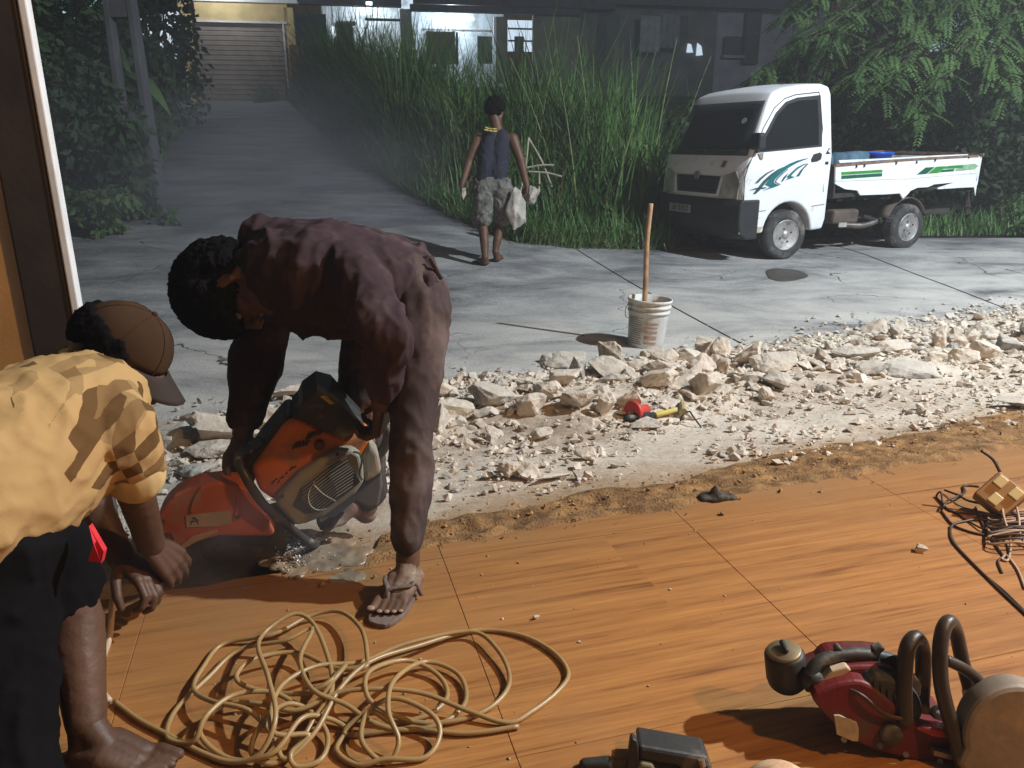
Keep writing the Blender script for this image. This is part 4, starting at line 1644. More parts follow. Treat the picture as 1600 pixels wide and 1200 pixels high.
# red-guarded chisel, yellow-handled hammer, bent rod
c0 = hit(988, 655) + Vector((0, .0, .035))
ch = empty('chisel', c0, 'chisel with a round red plastic hand guard lying in the rubble', 'chisel')
ax = Vector((.75, .60, -.05)).normalized()
M_ = Matrix.Translation(c0) @ ax.to_track_quat('Z', 'Y').to_matrix().to_4x4()
obj('guard', MB().lathe([(.012, -.004), (.050, -.008), (.056, .0), (.054, .014), (.034, .040), (.026, .055), (.024, .10), (.018, .102)], M_, 28), mat('red_plastic', (.50, .045, .03), .5, .15, 9), ch, True)
obj('shank', MB().tube([M_ @ Vector((0, 0, -.02)), M_ @ Vector((0, 0, .26))], .0095, 8), mat('dusty_steel', (.30, .25, .22), .6, .2, 9, metal=.4), ch)
h0, h1, h2, h3 = (hit(x, y) + Vector((0, 0, z)) for x, y, z in ((980, 660, .018), (1022, 655, .02), (1054, 650, .03), (1066, 647, .035)))
hm = empty('hammer', h0, 'hammer with black rubber grip and yellow handle lying in the rubble', 'hammer')
obj('grip', MB().limb([h0, h0.lerp(h1, .5) + Vector((0, 0, .006)), h1], [.016, .0185, .015]), mat('black_rubber', (.028, .03, .032), .8, .3, 12, .3, 60, dirt=((.3, .27, .22), .25, 20)), hm, True)
obj('handle', MB().limb([h1, h2], [.0135, .0125]), mat('yellow_plastic', (.62, .50, .10), .6, .15, 9, dirt=((.5, .43, .32), .4, 20)), hm, True)
hd = Vector((.15, .95, .1)).normalized()
hh = MB().tube([h3 - hd * .06, h3 - hd * .04, h3 + hd * .03, h3 + hd * .065], [.021, .018, .017, .010], 10)
obj('head', hh, mat('dusty_yellow', (.46, .38, .20), .8, .25, 14, .4, 50), hm)
w_ = [hit(x, y, None, z) for x, y, z in ((1062, 662, .0), (1066, 650, .045), (1077, 643, .06), (1084, 652, .045), (1096, 668, .002))]
tag(obj('bent_rod', MB().tube(catmull(w_, 6), .0042, 7), mat('rusty_rod', (.05, .04, .035), .7, .3, 30), None, True), 'thin black bent steel rod poking up beside the hammer', 'rod')

# ================================================================ white pick-up truck
TH = R(204.6)
TM = Matrix.Translation((2.77, 9.24, -.145)) @ Matrix.Rotation(TH, 4, 'Z')
TMI = TM.inverted()


def tl(px, py, y):
    """picture point -> truck (x, z) on the truck's own plane y"""
    r = TMI.to_3x3() @ ray(px, py)
    c = TMI @ CAM
    q = c + r * ((y - c.y) / r.y)
    return q.x, q.z


TW = mat('truck_white_paint', (.78, .80, .82), .32, .05, 2, .02, 8, spec=.5, dirt=((.55, .52, .48), .10, 5))
TG = mat('truck_glass', (.012, .014, .016), .06, .1, 2, spec=.7)
TB = mat('black_bumper_plastic', (.022, .023, .026), .6, .2, 6, .1, 60)
TR = mat('tyre_rubber', (.040, .040, .040), .85, .2, 8, .4, 40, dirt=((.16, .15, .14), .35, 6))
TS_ = mat('wheel_steel', (.42, .41, .40), .45, .2, 9, .1, 30, metal=.5, dirt=((.16, .14, .12), .35, 12))
TC = mat('chassis_dirt', (.035, .032, .030), .85, .35, 6, .4, 30)
RUST = mat('rust_edge', (.19, .12, .08), .9, .4, 14, .5, 50)
truck = empty('pickup_truck', TM @ Vector((0, 0, 0)), 'white single-cab mini pickup truck with teal swoosh decals on its door, parked on the road', 'truck')
HW = .72


def yz(z):
    return HW if z <= 1.1 else HW - (z - 1.1) / .74 * .115


def S(x, z, off=0., s=1):
    return TM @ Vector((x, s * (yz(z) + off), z))


def tpart(name, mb, m, smooth=False, parent=None):
    return obj(name, mb, m, parent or truck, smooth)


def side_patch(name, pts, m, off=.002, th=.004, s=1, parent=None, px=True):
    """thin flat patch on the near side, given by picture points"""
    q = [tl(x, y, HW if y > 235 else HW - .05) if px else (x, y) for x, y in pts]
    a = [Vector(S(x, z, off, s)) for x, z in q]
    nrm = (TM.to_3x3() @ Vector((0, s, 0))) * th
    mb = MB().prism(a, nrm)
    return tpart(name, mb, m, False, parent)


# cab: lower and upper shell
arch = [(.05 + .345 * math.cos(a), .275 + .345 * math.sin(a)) for a in rng(R(176), R(4), 16)]
low = [(.745, .30), (.765, .5), (.76, .72), (.745, .92), (.705, 1.1), (-.495, 1.1), (-.50, .42), (-.47, .31), (-.34, .30)] + arch + [(.44, .30)]
upp = [(.705, 1.1), (.415, 1.665), (.36, 1.735), (.22, 1.785), (-.05, 1.825), (-.33, 1.84), (-.44, 1.815), (-.475, 1.74), (-.495, 1.1)]


def shell(name, outline, m, cap=True):
    bm = bmesh.new()
    vs = {}
    rows = []
    for s in (1, -1):
        row = []
        for x, z in outline:
            row.append(bm.verts.new(TM @ Vector((x, s * yz(z), z))))
        rows.append(row)
    n = len(outline)
    f1 = bm.faces.new(rows[0])
    f2 = bm.faces.new(rows[1][::-1])
    for i in range(n):
        j = (i + 1) % n
        bm.faces.new((rows[0][i], rows[1][i], rows[1][j], rows[0][j]))
    bmesh.ops.recalc_face_normals(bm, faces=bm.faces)
    bmesh.ops.triangulate(bm, faces=[f1, f2])
    me = bpy.data.meshes.new(name)
    bm.to_mesh(me)
    bm.free()
    return me


full = low[:5] + upp[1:-1] + low[5:]
bm = bmesh.new()
rows = []
outl = [(.745, .30), (.765, .5), (.76, .72), (.745, .92), (.705, 1.1)] + upp[1:-1] + [(-.495, 1.1), (-.50, .42), (-.47, .31), (-.34, .30)] + arch + [(.44, .30)]
NS = 9
for k in range(NS):
    s = -1 + 2 * k / (NS - 1)
    row = []
    for x, z in outl:
        bowl = -.055 * abs(s) ** 3 * ss(.3, .7, x)        # nose and screen rounded in plan
        crown = .028 * (1 - s * s) if z > 1.7 else 0
        row.append(bm.verts.new(TM @ Vector((x + bowl, s * yz(z), z + crown))))
    rows.append(row)
n = len(outl)
for k in range(NS - 1):
    for i in range(n):
        j = (i + 1) % n
        bm.faces.new((rows[k][i], rows[k][j], rows[k + 1][j], rows[k + 1][i]))
def sidefaces(row, flip):
    i_b = 4
    i_e = 4 + len(upp) - 1
    up = row[i_b:i_e + 1]
    lo = row[:i_b + 1] + row[i_e:]
    for f in (up, lo):
        fc = bm.faces.new(f if not flip else f[::-1])
sidefaces(rows[0], False)
sidefaces(rows[-1], True)
bmesh.ops.recalc_face_normals(bm, faces=bm.faces)
me = bpy.data.meshes.new('cab')
bm.to_mesh(me)
bm.free()
cab = tpart('cab', me, TW)
bevel(cab, .028, 3, 32)
me.polygons.foreach_set('use_smooth', [True] * len(me.polygons))

# door seam, window, trim
def seam(pts, w=.006):
    q = [tl(x, y, HW) for x, y in pts]
    P_ = [Vector(S(x, z, .0035)) for x, z in q]
    return tpart('door_seam', MB().tube(P_, w / 2, 6), TB)


side_patch('window_trim', [(1181, 239), (1196, 205), (1214, 176), (1231, 159), (1250, 152), (1287, 148), (1285, 190), (1280, 229)], TB, .001, .004)
side_patch('window_pane', [(1186, 236), (1199, 208), (1216, 180), (1233, 163), (1251, 157), (1281, 155), (1279, 190), (1275, 226)], TG, .006, .003)
side_patch('quarter_trim', [(1180, 239), (1184, 239), (1200, 205), (1197, 203)], TB, .007, .004)
seam([(1168, 262), (1163, 278), (1161, 330), (1159, 355)], .010)
seam([(1168, 262), (1180, 237), (1197, 200), (1218, 168), (1236, 153), (1254, 147), (1291, 143)], .010)
seam([(1291, 143), (1290, 200), (1286, 300)], .006)
seam([(1160, 333), (1196, 329)])
seam([(1268, 322), (1288, 319)])
side_patch('sill', [(1153, 366), (1157, 356), (1192, 354), (1185, 363)], mat('sill_dirt', (.42, .34, .26), .8, .25, 9), .002, .006)
# handle, fuel flap marks
dh_ = side_patch('door_handle', [(1267, 249), (1271, 241), (1281, 238), (1284, 241), (1282, 249), (1276, 252), (1268, 253)], TB, .002, .010)
bevel(dh_, .004, 2)
side_patch('black_sticker', [(1290, 232), (1294, 231), (1294, 236), (1298, 240), (1290, 241)], TB, .002, .003)
side_patch('black_sticker', [(1289, 253), (1294, 252), (1294, 257), (1289, 257)], TB, .002, .003)
# mirror with bracket
mz = Vector(S(.60, 1.21, .05))
mb = MB().box(mz + Vector((0, 0, .04)), (.10, .16, .17), TM)
bevel(tpart('mirror', mb, TB), .03, 3)
side_patch('mirror_bracket', [(1184, 240), (1192, 239), (1191, 249), (1187, 248)], mat('bracket_brown', (.22, .19, .16), .7, .2), .003, .012)
# swoosh decals (door)
TEAL = mat('teal_decal', (.012, .135, .155), .45, .2, 12)
DTEAL = mat('dark_teal_decal', (.03, .085, .10), .45, .2, 12)
def dz(pts):
    return [(1120 + x / 8.889, 220 + y / 8.889) for x, y in pts]


side_patch('decal', dz([(665, 610), (735, 520), (820, 440), (900, 380), (1000, 320), (1110, 275), (1210, 250), (1275, 240), (1200, 268), (1100, 310), (1000, 370), (920, 430), (850, 490), (800, 540), (785, 580), (830, 605), (890, 605), (800, 640), (640, 692), (740, 640)]), TEAL)
side_patch('decal', dz([(500, 740), (560, 660), (640, 560), (740, 470), (840, 400), (930, 360), (850, 420), (750, 500), (660, 600), (590, 690), (540, 735)]), DTEAL)
side_patch('decal', dz([(525, 592), (590, 520), (680, 450), (780, 400), (800, 400), (700, 460), (610, 540), (570, 585)]), DTEAL)
side_patch('decal', dz([(450, 688), (540, 655), (690, 642), (660, 665), (560, 672)]), DTEAL)
side_patch('decal', dz([(965, 505), (1030, 440), (1110, 370), (1200, 325), (1265, 312), (1190, 345), (1110, 400), (1050, 460), (1025, 490), (1080, 500), (1020, 525), (945, 550), (1000, 515)]), TEAL)
side_patch('decal', dz([(1100, 495), (1160, 410), (1240, 330), (1270, 322), (1200, 390), (1140, 490)]), DTEAL)
side_patch('decal', dz([(890, 565), (930, 500), (985, 450), (960, 500), (910, 565)]), DTEAL)
side_patch('decal', dz([(800, 572), (830, 520), (900, 455), (980, 395), (985, 402), (905, 465), (840, 530), (812, 568), (850, 590), (880, 592), (850, 598)]), DTEAL)


# front: windscreen, grille, lights, bumper, plate
def F(x, y, z):
    s = y / HW
    return TM @ Vector((x - .055 * abs(s) ** 3 * ss(.3, .7, x), y, z))


def front_patch(name, pts, m, off=.004, th=.01, n=1, parent=None):
    """pts: (y, z) on the nose profile"""
    def xof(z):
        return interp(z, [(.30, .745), (.5, .765), (.72, .76), (.92, .745), (1.1, .705), (1.665, .415)])
    a = [Vector(F(xof(z) + off, y, z)) for y, z in pts]
    return tpart(name, MB().prism(a, TM.to_3x3() @ Vector((th, 0, 0))), m, False, parent)


def grid_patch(name, ylo, yhi, z0, z1, m, off, ny=10, parent=None):
    """curved sheet on the nose/screen between z0 and z1; ylo/yhi are half widths at z0 and z1"""
    mb = MB()
    def xof(z):
        return interp(z, [(.30, .745), (.5, .765), (.72, .76), (.92, .745), (1.1, .705), (1.665, .415)])
    for j in range(7):
        t = j / 6
        z = lerp(z0, z1, t)
        for i in range(ny + 1):
            y = lerp(-1, 1, i / ny) * lerp(ylo, yhi, t)
            mb.v.append(tuple(F(xof(z) + off * .9, y, z + off * .5)))
    for j in range(6):
        for i in range(ny):
            a = j * (ny + 1) + i
            mb.f.append((a, a + 1, a + ny + 2, a + ny + 1))
    o = tpart(name, mb, m, True, parent)
    so = o.modifiers.new('s', 'SOLIDIFY'); so.thickness = .006
    return o


grid_patch('windscreen_seal', .675, .595, 1.105, 1.655, TB, .004)
grid_patch('windscreen', .645, .575, 1.135, 1.625, TG, .009)
grid_patch('grille', .34, .40, .70, .885, TB, .010)
for k in range(4):
    front_patch('grille_bar', [(-.33, .715 + k * .04), (.33, .715 + k * .04), (.33, .73 + k * .04), (-.33, .73 + k * .04)], mat('grille_bar', (.03, .03, .033), .4), .014, .008)
mb = MB().lathe([(.045, 0), (.045, .012), (.036, .014), (.001, .014)], Matrix.Translation(F(.762, 0, .885)) @ TM.to_3x3().to_4x4() @ Matrix.Rotation(R(90), 4, 'Y'), 20)
tpart('badge', mb, mat('badge_chrome', (.30, .31, .33), .3, .1, metal=.8), True)
LENS = mat('headlight_lens', (.34, .35, .31), .12, .4, 6, spec=.8)
for s in (1, -1):
    o = front_patch('headlight', [(s * .40, .68), (s * .665, .66), (s * .675, .84), (s * .60, .955), (s * .44, .90)][::s], LENS, .006, .016)
    bevel(o, .010, 2)
    front_patch('white_fillet', [(s * .355, .69), (s * .395, .67), (s * .43, .88), (s * .40, .89)][::s], TW, .006, .010)
mb = MB()
cs = [(.79, .66), (.812, .60), (.815, .42), (.79, .30), (.70, .24), (.55, .24), (.55, .66)]
nb = 14
for i in range(nb + 1):
    s = -1 + 2 * i / nb
    for x, z in cs:
        y = s * (HW + .015)
        mb.v.append(tuple(TM @ Vector((x - .075 * abs(s) ** 4, y, z))))
m_ = len(cs)
for i in range(nb):
    for k in range(m_):
        a, b = i * m_ + k, i * m_ + (k + 1) % m_
        mb.f.append((a, a + m_, b + m_, b))
mb.f.append(tuple(range(m_)))
mb.f.append(tuple(nb * m_ + k for k in reversed(range(m_))))
bevel(tpart('bumper', mb, TB), .018, 2)
npz = MB().prism([TM @ Vector((.818, y, z)) for y, z in ((-.40, .475), (.0, .475), (.0, .565), (-.40, .565))], TM.to_3x3() @ Vector((.006, 0, 0)))
pl_ = tpart('number_plate', npz, mat('plate_grey', (.34, .35, .36), .6, .1, 6))
tx = bpy.data.curves.new('plate_text', 'FONT')
tx.body = '58 0303'
tx.size = .098
tx.align_x = 'CENTER'; tx.align_y = 'CENTER'
tx.extrude = .001
tx.materials.append(mat('plate_ink', (.05, .05, .055), .7))
tmp_ = bpy.data.objects.new('tmp', tx)
COL.objects.link(tmp_)
tm_ = bpy.data.meshes.new_from_object(tmp_.evaluated_get(bpy.context.evaluated_depsgraph_get()))
bpy.data.objects.remove(tmp_)
to = bpy.data.objects.new('characters', tm_)
COL.objects.link(to)
to.parent = pl_
loc = TM @ Vector((.826, -.20, .52))
to.matrix_parent_inverse = Matrix.Identity(4)
to.location = loc
to.rotation_euler = (R(90), 0, TH + R(90))
bevel(tpart('wiper', MB().tube([F(.715, -.55, 1.13), F(.70, -.15, 1.15), F(.69, .02, 1.15)], .008, 6), TB), .001)
tpart('wiper', MB().tube([F(.715, .05, 1.12), F(.70, .3, 1.15), F(.67, .5, 1.17)], .008, 6), TB)
tpart('screen_sticker', MB().lathe([(.034, 0), (.034, .002), (.001, .002)], Matrix.Translation(F(.545, .44, 1.46) ) @ TM.to_3x3().to_4x4() @ Matrix.Rotation(R(63), 4, 'Y'), 20), mat('pale_blue_sticker', (.40, .52, .60), .6))
front_patch('hood_sticker', [(.36, .985), (.42, .985), (.44, 1.05), (.38, 1.055)], mat('purple_sticker', (.22, .13, .20), .6, .7, 40), .012, .003)

# wheels
def wheel(x, s, z=.265, r=.267, w=.15, steer=0):
    c = TM @ Vector((x, s * (HW - .075), z))
    M_ = Matrix.Translation(c) @ TM.to_3x3().to_4x4() @ Matrix.Rotation(R(steer), 4, 'Z') @ Matrix.Rotation(R(-90 * s), 4, 'X')
    h = w / 2
    o = tpart('wheel', MB().lathe([(.165, -h), (.20, -h - .004), (.245, -h), (r, -h + .03), (r, h - .03), (.245, h), (.20, h + .004), (.168, h - .004), (.160, h - .02)], M_, 40), TR, True)
    mb = MB().lathe([(.166, h - .004), (.168, h - .002), (.160, h + .004), (.152, h - .004), (.148, h - .026), (.118, h - .03), (.098, h - .008), (.070, h - .004), (.055, h - .014), (.052, h - .006), (.030, h + .012), (.001, h + .013)], M_, 40)
    obj('rim', mb, TS_, o, True)
    for k in range(8):
        a = k * math.pi / 4
        obj('rim_slot', MB().lathe([(.013, h - .028), (.013, h - .022), (.001, h - .022)], M_ @ Matrix.Translation((.132 * math.cos(a), .132 * math.sin(a), 0)), 10), TC, o)
    for k in range(4):
        a = k * math.pi / 2 + .4
        obj('wheel_nut', MB().lathe([(.010, h - .01), (.010, h + .006), (.001, h + .006)], M_ @ Matrix.Translation((.074 * math.cos(a), .074 * math.sin(a), 0)), 6), TC, o)
    # tread blocks edge
    mb = MB()
    for k in range(44):
        a = 2 * math.pi * k / 44
        q = M_ @ Matrix.Rotation(a, 4, 'Z')
        for zz in (-.035, .0, .035):
            mb.box(q @ Vector((r, 0, zz)), (.008, .026, .024), q)
    tag(obj('tread', mb, TR, o), kind='stuff')


wheel(.05, 1, steer=-7)
wheel(.05, -1, steer=-7)
wheel(-1.86, 1)
wheel(-1.86, -1)
mb = MB().box(TM @ Vector((-.02, 0, .62)), (.74, 1.40, .05), TM)
tpart('wheel_well', MB().box(TM @ Vector((.05, 0, .40)), (.62, 1.05, .36), TM), TC)

# load bed: side panel outline traced on its own plane, real sheet thickness, ragged lower edge
def z6(x, y): return (1280 + x / 5, 200 + y / 5)


def bed_patch(name, pts, m, y=HW + .015, th=-.02, parent=None):
    q = [tl(px, py, y) for px, py in pts]
    return tpart(name, MB().prism([TM @ Vector((x, y, z)) for x, z in q], TM.to_3x3() @ Vector((0, th, 0))), m, False, parent)


panel = [z6(*p) for p in ((130, 300), (700, 252), (1255, 222), (1262, 260), (1248, 330), (1225, 402), (1215, 462), (1120, 466), (930, 478), (925, 470), (1060, 425), (900, 440), (850, 462), (770, 466), (715, 490), (690, 520), (655, 552), (632, 510), (520, 518), (320, 525), (300, 488), (205, 478), (165, 458), (125, 436))]
pn = bed_patch('side_panel', panel, TW)
bed_patch('panel_ridge', [z6(*p) for p in ((130, 404), (700, 385), (1243, 345), (1241, 352), (700, 396), (130, 416))], TW, HW + .021, -.006)
bed_patch('torn_strip', [z6(*p) for p in ((1205, 418), (1240, 412), (1226, 480), (1220, 532), (1212, 470))], TW, HW + .018, -.006)
bed_patch('top_rail', [z6(*p) for p in ((135, 284), (700, 240), (1250, 210), (1255, 222), (700, 252), (130, 300))], RUST, HW + .03, -.05)
bed_patch('rail_cap', [z6(*p) for p in ((155, 252), (500, 238), (900, 215), (1160, 204), (1165, 212), (900, 226), (500, 250), (160, 274))], TW, HW + .012, -.03)
G1, G2, G3 = mat('green_stripe', (.03, .26, .045), .5, .15, 9), mat('dark_green_stripe', (.008, .11, .055), .5, .15, 9), mat('faded_green_stripe', (.24, .40, .24), .6, .2, 14)
yo = HW + .019
bed_patch('stripe', [z6(*p) for p in ((175, 344), (495, 325), (493, 346), (175, 366))], G1, yo, -.003)
bed_patch('stripe', [z6(*p) for p in ((175, 372), (493, 352), (491, 377), (175, 399))], G2, yo, -.003)
bed_patch('stripe', [z6(*p) for p in ((763, 364), (833, 309), (905, 304), (840, 358))], G2, yo, -.003)
bed_patch('stripe', [z6(*p) for p in ((850, 356), (915, 303), (998, 297), (932, 351))], G1, yo, -.003)
bed_patch('stripe', [z6(*p) for p in ((968, 319), (1008, 296), (1120, 288), (1120, 312))], G1, yo, -.003)
bed_patch('stripe', [z6(*p) for p in ((942, 346), (966, 326), (1060, 319), (1050, 338))], G2, yo, -.003)
bed_patch('stripe', [z6(*p) for p in ((1122, 288), (1215, 279), (1245, 296), (1215, 322), (1062, 337), (1070, 319), (1122, 312))], G3, yo, -.003)
for p in ((290, 300), (352, 294), (600, 275), (760, 268), (905, 250), (1170, 226)):
    x, z = tl(*z6(*p), yo)
    tpart('latch_bolt', MB().box(TM @ Vector((x, yo + .004, z)), (.016, .012, .03), TM), TC)
bx0, bx1 = tl(*z6(130, 300), HW)[0], tl(*z6(1255, 222), HW)[0]
bz0, bz1 = tl(*z6(130, 300), HW)[1], tl(*z6(1255, 222), HW)[1]
def bedp(x, y, z): return TM @ Vector((x, y, z + lerp(bz0, bz1, (x - bx0) / (bx1 - bx0))))


def bedquad(name, pts, v, m):
    return tpart(name, MB().prism([bedp(*p) for p in pts], TM.to_3x3() @ Vector(v)), m)


bedquad('far_side_panel', [(bx0, -HW, -.34), (bx1, -HW, -.34), (bx1, -HW, .0), (bx0, -HW, .0)], (0, -.02, 0), TW)
bedquad('far_rail', [(bx0, -HW - .02, .0), (bx1, -HW - .02, .03), (bx1, -HW - .02, .06), (bx0, -HW - .02, .03)], (0, .06, 0), RUST)
bedquad('tailgate', [(bx1 - .02, -HW, -.34), (bx1 - .02, HW, -.34), (bx1 - .02, HW, .0), (bx1 - .02, -HW, .0)], (-.025, 0, 0), TW)
bedquad('head_board', [(bx0 - .03, -HW, -.34), (bx0 - .03, HW, -.34), (bx0 - .03, HW, .02), (bx0 - .03, -HW, .02)], (.02, 0, 0), TC)
bedquad('bed_floor', [(bx0, -HW + .03, -.30), (bx1, -HW + .03, -.30), (bx1, HW - .03, -.30), (bx0, HW - .03, -.30)], (0, 0, -.05), TC)
bedquad('tail_rail', [(bx1 - .05, -HW, .02), (bx1 - .05, HW + .02, .0), (bx1 - .05, HW + .02, .035), (bx1 - .05, -HW, .055)], (.03, 0, 0), RUST)
for y in (.36, -.36):
    bevel(tpart('chassis_rail', MB().box(TM @ Vector((-1.35, y, .43)), (3.3, .09, .14), TM), TC), .008)
bevel(tpart('side_tank', MB().box(TM @ Vector((-.92, .50, .42)), (.40, .26, .16), TM), mat('brown_tank', (.10, .075, .06), .8, .3, 6)), .03, 2)
tpart('tank_bracket', MB().box(TM @ Vector((-.86, .635, .33)), (.12, .02, .05), TM), mat('pale_bracket', (.35, .32, .28), .8))
tpart('axle', MB().tube([TM @ Vector((-1.86, -.6, .27)), TM @ Vector((-1.86, .6, .27))], .045, 10), TC)
tpart('differential', MB().ball(TM @ Vector((-1.86, 0, .27)), (.13, .13, .13)), TC, True)
tpart('exhaust', MB().tube(catmull([TM @ Vector((-1.1, .42, .30)), TM @ Vector((-1.35, .50, .29)), TM @ Vector((-1.55, .52, .34))], 5), .035, 10), mat('exhaust_metal', (.20, .17, .15), .45, .3, 9, metal=.6), True)
tpart('leaf_spring', MB().tube(catmull([TM @ Vector((-1.3, .52, .40)), TM @ Vector((-1.86, .52, .30)), TM @ Vector((-2.45, .52, .42))], 6), .025, 6), TC)
ga = [(-1.86 + .345 * math.cos(a), .27 + .345 * math.sin(a)) for a in rng(R(20), R(160), 12)]
mb = MB()
for x, z in ga:
    mb.v += [tuple(TM @ Vector((x, HW - .22, z))), tuple(TM @ Vector((x, HW - .04, z)))]
mb.f = [(2 * k, 2 * k + 1, 2 * k + 3, 2 * k + 2) for k in range(len(ga) - 1)]
o = tpart('mudguard', mb, mat('mudguard_brown', (.11, .085, .07), .85, .3, 6), True)
o.modifiers.new('s', 'SOLIDIFY').thickness = .008

# load: blue bundles and basin
BL = mat('blue_tarp', (.045, .11, .17), .7, .35, 5, .3, 20, col2=(.10, .19, .26))
rl = random.Random(2)
for k in range(5):
    c = bedp(bx0 - .16 - .17 * k, .25 + rl.uniform(-.05, .05), .02)
    mb = MB().lathe([(.07, -.30), (.115, -.26), (.12, .0), (.115, .07), (.08, .10), (.001, .105)], Matrix.Translation(c) @ Matrix.Rotation(R(rl.uniform(-6, 6)), 4, 'X'), 20)
    tag(obj('water_bottle', mb, BL, None, True), ['blue drum nearest the cab in the truck bed', 'second blue drum from the cab in the truck bed', 'third blue drum from the cab in the truck bed', 'fourth blue drum from the cab in the truck bed', 'last dull blue drum before the basin in the truck bed'][k], 'drum', 'blue drums in the truck bed')
c = bedp(bx0 - 1.30, .1, .015)
mb = MB().lathe([(.12, -.20), (.19, .04), (.215, .06), (.215, .075), (.195, .075), (.19, .05), (.11, -.16), (.001, -.17)], Matrix.Translation(c), 32)
tag(obj('basin', mb, mat('bright_blue_plastic', (.02, .10, .55), .35, .1, 9), None, True), 'bright blue plastic basin showing over the truck bed side', 'basin')
c = bedp(bx0 - 1.0, .2, -.08)
tag(obj('steel_can', MB().lathe([(.05, -.2), (.055, .03), (.03, .06), (.015, .09), (.001, .09)], Matrix.Translation(c), 16), mat('dark_can', (.07, .06, .06), .35, .2, metal=.5), None, True), 'small dark bottle between the drums and the blue basin', 'bottle')

# ================================================================ people
SKIN = mat('dark_skin', (.105, .050, .026), .55, .15, 12, .12, 90, spec=.4)
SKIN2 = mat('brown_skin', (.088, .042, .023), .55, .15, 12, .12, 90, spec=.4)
DUSTSKIN = mat('dusty_skin', (.13, .068, .04), .7, .2, 16, .15, 90, dirt=((.30, .23, .17), .4, 9))
HAIR = mat('black_hair', (.0045, .004, .004), .95, .4, 30, .6, 160, spec=.08)
NAIL = mat('nail', (.34, .22, .16), .4, .1)


def cloth_fn(amp=.006, s=11., seed=0, stretch=(1, 1, 1)):
    def f(c, n_):
        p = Vector((c.x * s * stretch[0] + seed, c.y * s * stretch[1], c.z * s * stretch[2]))
        w = noise.noise(p + Vector((noise.noise(p * .6), 0, 0)) * 1.5)
        r_ = (1 - abs(w)) ** 4
        w2 = (1 - abs(noise.noise(p * 1.9 + Vector((5, 3, 1))))) ** 5
        p3 = Vector((c.x * 22 * stretch[0], c.y * 22 * stretch[1], c.z * 22 * stretch[2]))
        w2 = w2 + .5 * (1 - abs(noise.noise(p3))) ** 6
        return c + n_ * (amp * (r_ - .45) + amp * .45 * (w2 - .4) + amp * .2 * noise.noise(p * 3.1))
    return f


def skin_fn(c, n_):
    return c + n_ * .0012 * noise.noise(c * 45)


def hand(mb, wrist, d, n, thumb, curl=25., sc=1., rad=1., first=None):
    """wrist point, finger direction d, palm normal n, thumb side vector; curl degrees per joint. returns knuckle/tip points"""
    d = Vector(d).normalized()
    n = Vector(n)
    n = (n - d * n.dot(d)).normalized()
    s = Vector(thumb)
    s = (s - d * s.dot(d) - n * s.dot(n)).normalized()
    wrist = Vector(wrist)
    tips = []
    for k, (off, L_) in enumerate(((.031, .92), (.0105, 1.0), (-.0105, .93), (-.031, .76))):
        kn = wrist + d * (.088 - .006 * abs(k - 1)) * sc + s * off * sc
        mb.limb([wrist + s * off * .55 * sc + d * .01, kn], [.0150 * sc * rad, .0125 * sc * rad], seg=10)
        ang = math.radians(curl if first is None else first)
        p, dv = kn, d
        pts = [kn]
        for seg_, l in enumerate((.044, .027, .021)):
            dv = (d * math.cos(ang) + n * math.sin(ang) + s * .04 * (1.5 - k)).normalized()
            p = p + dv * l * L_ * sc
            pts.append(p)
            ang += math.radians(curl)
        mb.limb(pts, [.0098 * sc * rad, .0090 * sc * rad, .0082 * sc * rad, .0068 * sc * rad], seg=10)
        tips.append((pts[-1], dv, n * math.cos(ang) - d * math.sin(ang)))
    t0 = wrist + s * .020 * sc + d * .018 * sc + n * .008
    t1 = t0 + (s * .62 + d * .62 + n * .35).normalized() * .044 * sc
    t2 = t1 + (s * .25 + d * .72 + n * .60).normalized() * .032 * sc
    t3 = t2 + (d * .72 + n * .70 - s * .1).normalized() * .026 * sc
    mb.limb([t0, t1, t2, t3], [.0150 * sc * rad, .0118 * sc * rad, .0102 * sc * rad, .0080 * sc * rad], seg=10)
    mb.ball(wrist + d * .05 * sc + n * .006, (.018 * sc, .018 * sc, .018 * sc))
    return tips


def foot(mb, heel, toe, ankle, up=(0, 0, 1), sc=1., side=1):
    heel, toe, ankle = Vector(heel), Vector(toe), Vector(ankle)
    d = (toe - heel)
    L_ = d.length
    d.normalize()
    u = Vector(up)
    s = d.cross(u).normalized() * side          # towards the little toe
    hb = heel + d * .035 * sc + u * .030 * sc
    mb.ball(hb, .034 * sc)
    ball_ = heel + d * L_ * .68
    for off, h in ((-.026, .026), (0, .027), (.026, .021)):
        mb.limb([hb + s * off * .4, heel + d * L_ * .42 + s * off * .8 + u * (h + .018) * sc, ball_ + s * off * sc + u * h * sc * .85], [.031 * sc, .028 * sc, .021 * sc])
    mb.limb([ankle, heel + d * L_ * .38 + u * .055 * sc], [.036 * sc, .026 * sc])
    mb.limb([ankle, hb], [.036 * sc, .030 * sc])
    nails = []
    for k, (off, l, r_) in enumerate(((-.036, .32, .0135), (-.012, .32, .0098), (.007, .29, .0092), (.024, .25, .0088), (.040, .20, .0085))):
        a = ball_ + s * off * .9 * sc + u * .018 * sc - d * .01
        b = a + d * L_ * l * .62 + u * .004 * sc + s * off * .10
        c = ball_ + s * off * 1.05 * sc + d * L_ * l * .96 + u * (r_ * .95) * sc
        mb.limb([a, b, c], [r_ * 1.05 * sc, r_ * sc, r_ * .9 * sc], seg=10)
        nails.append((c + u * r_ * .55 * sc + d * r_ * .5, d, u, s, r_))
    return nails


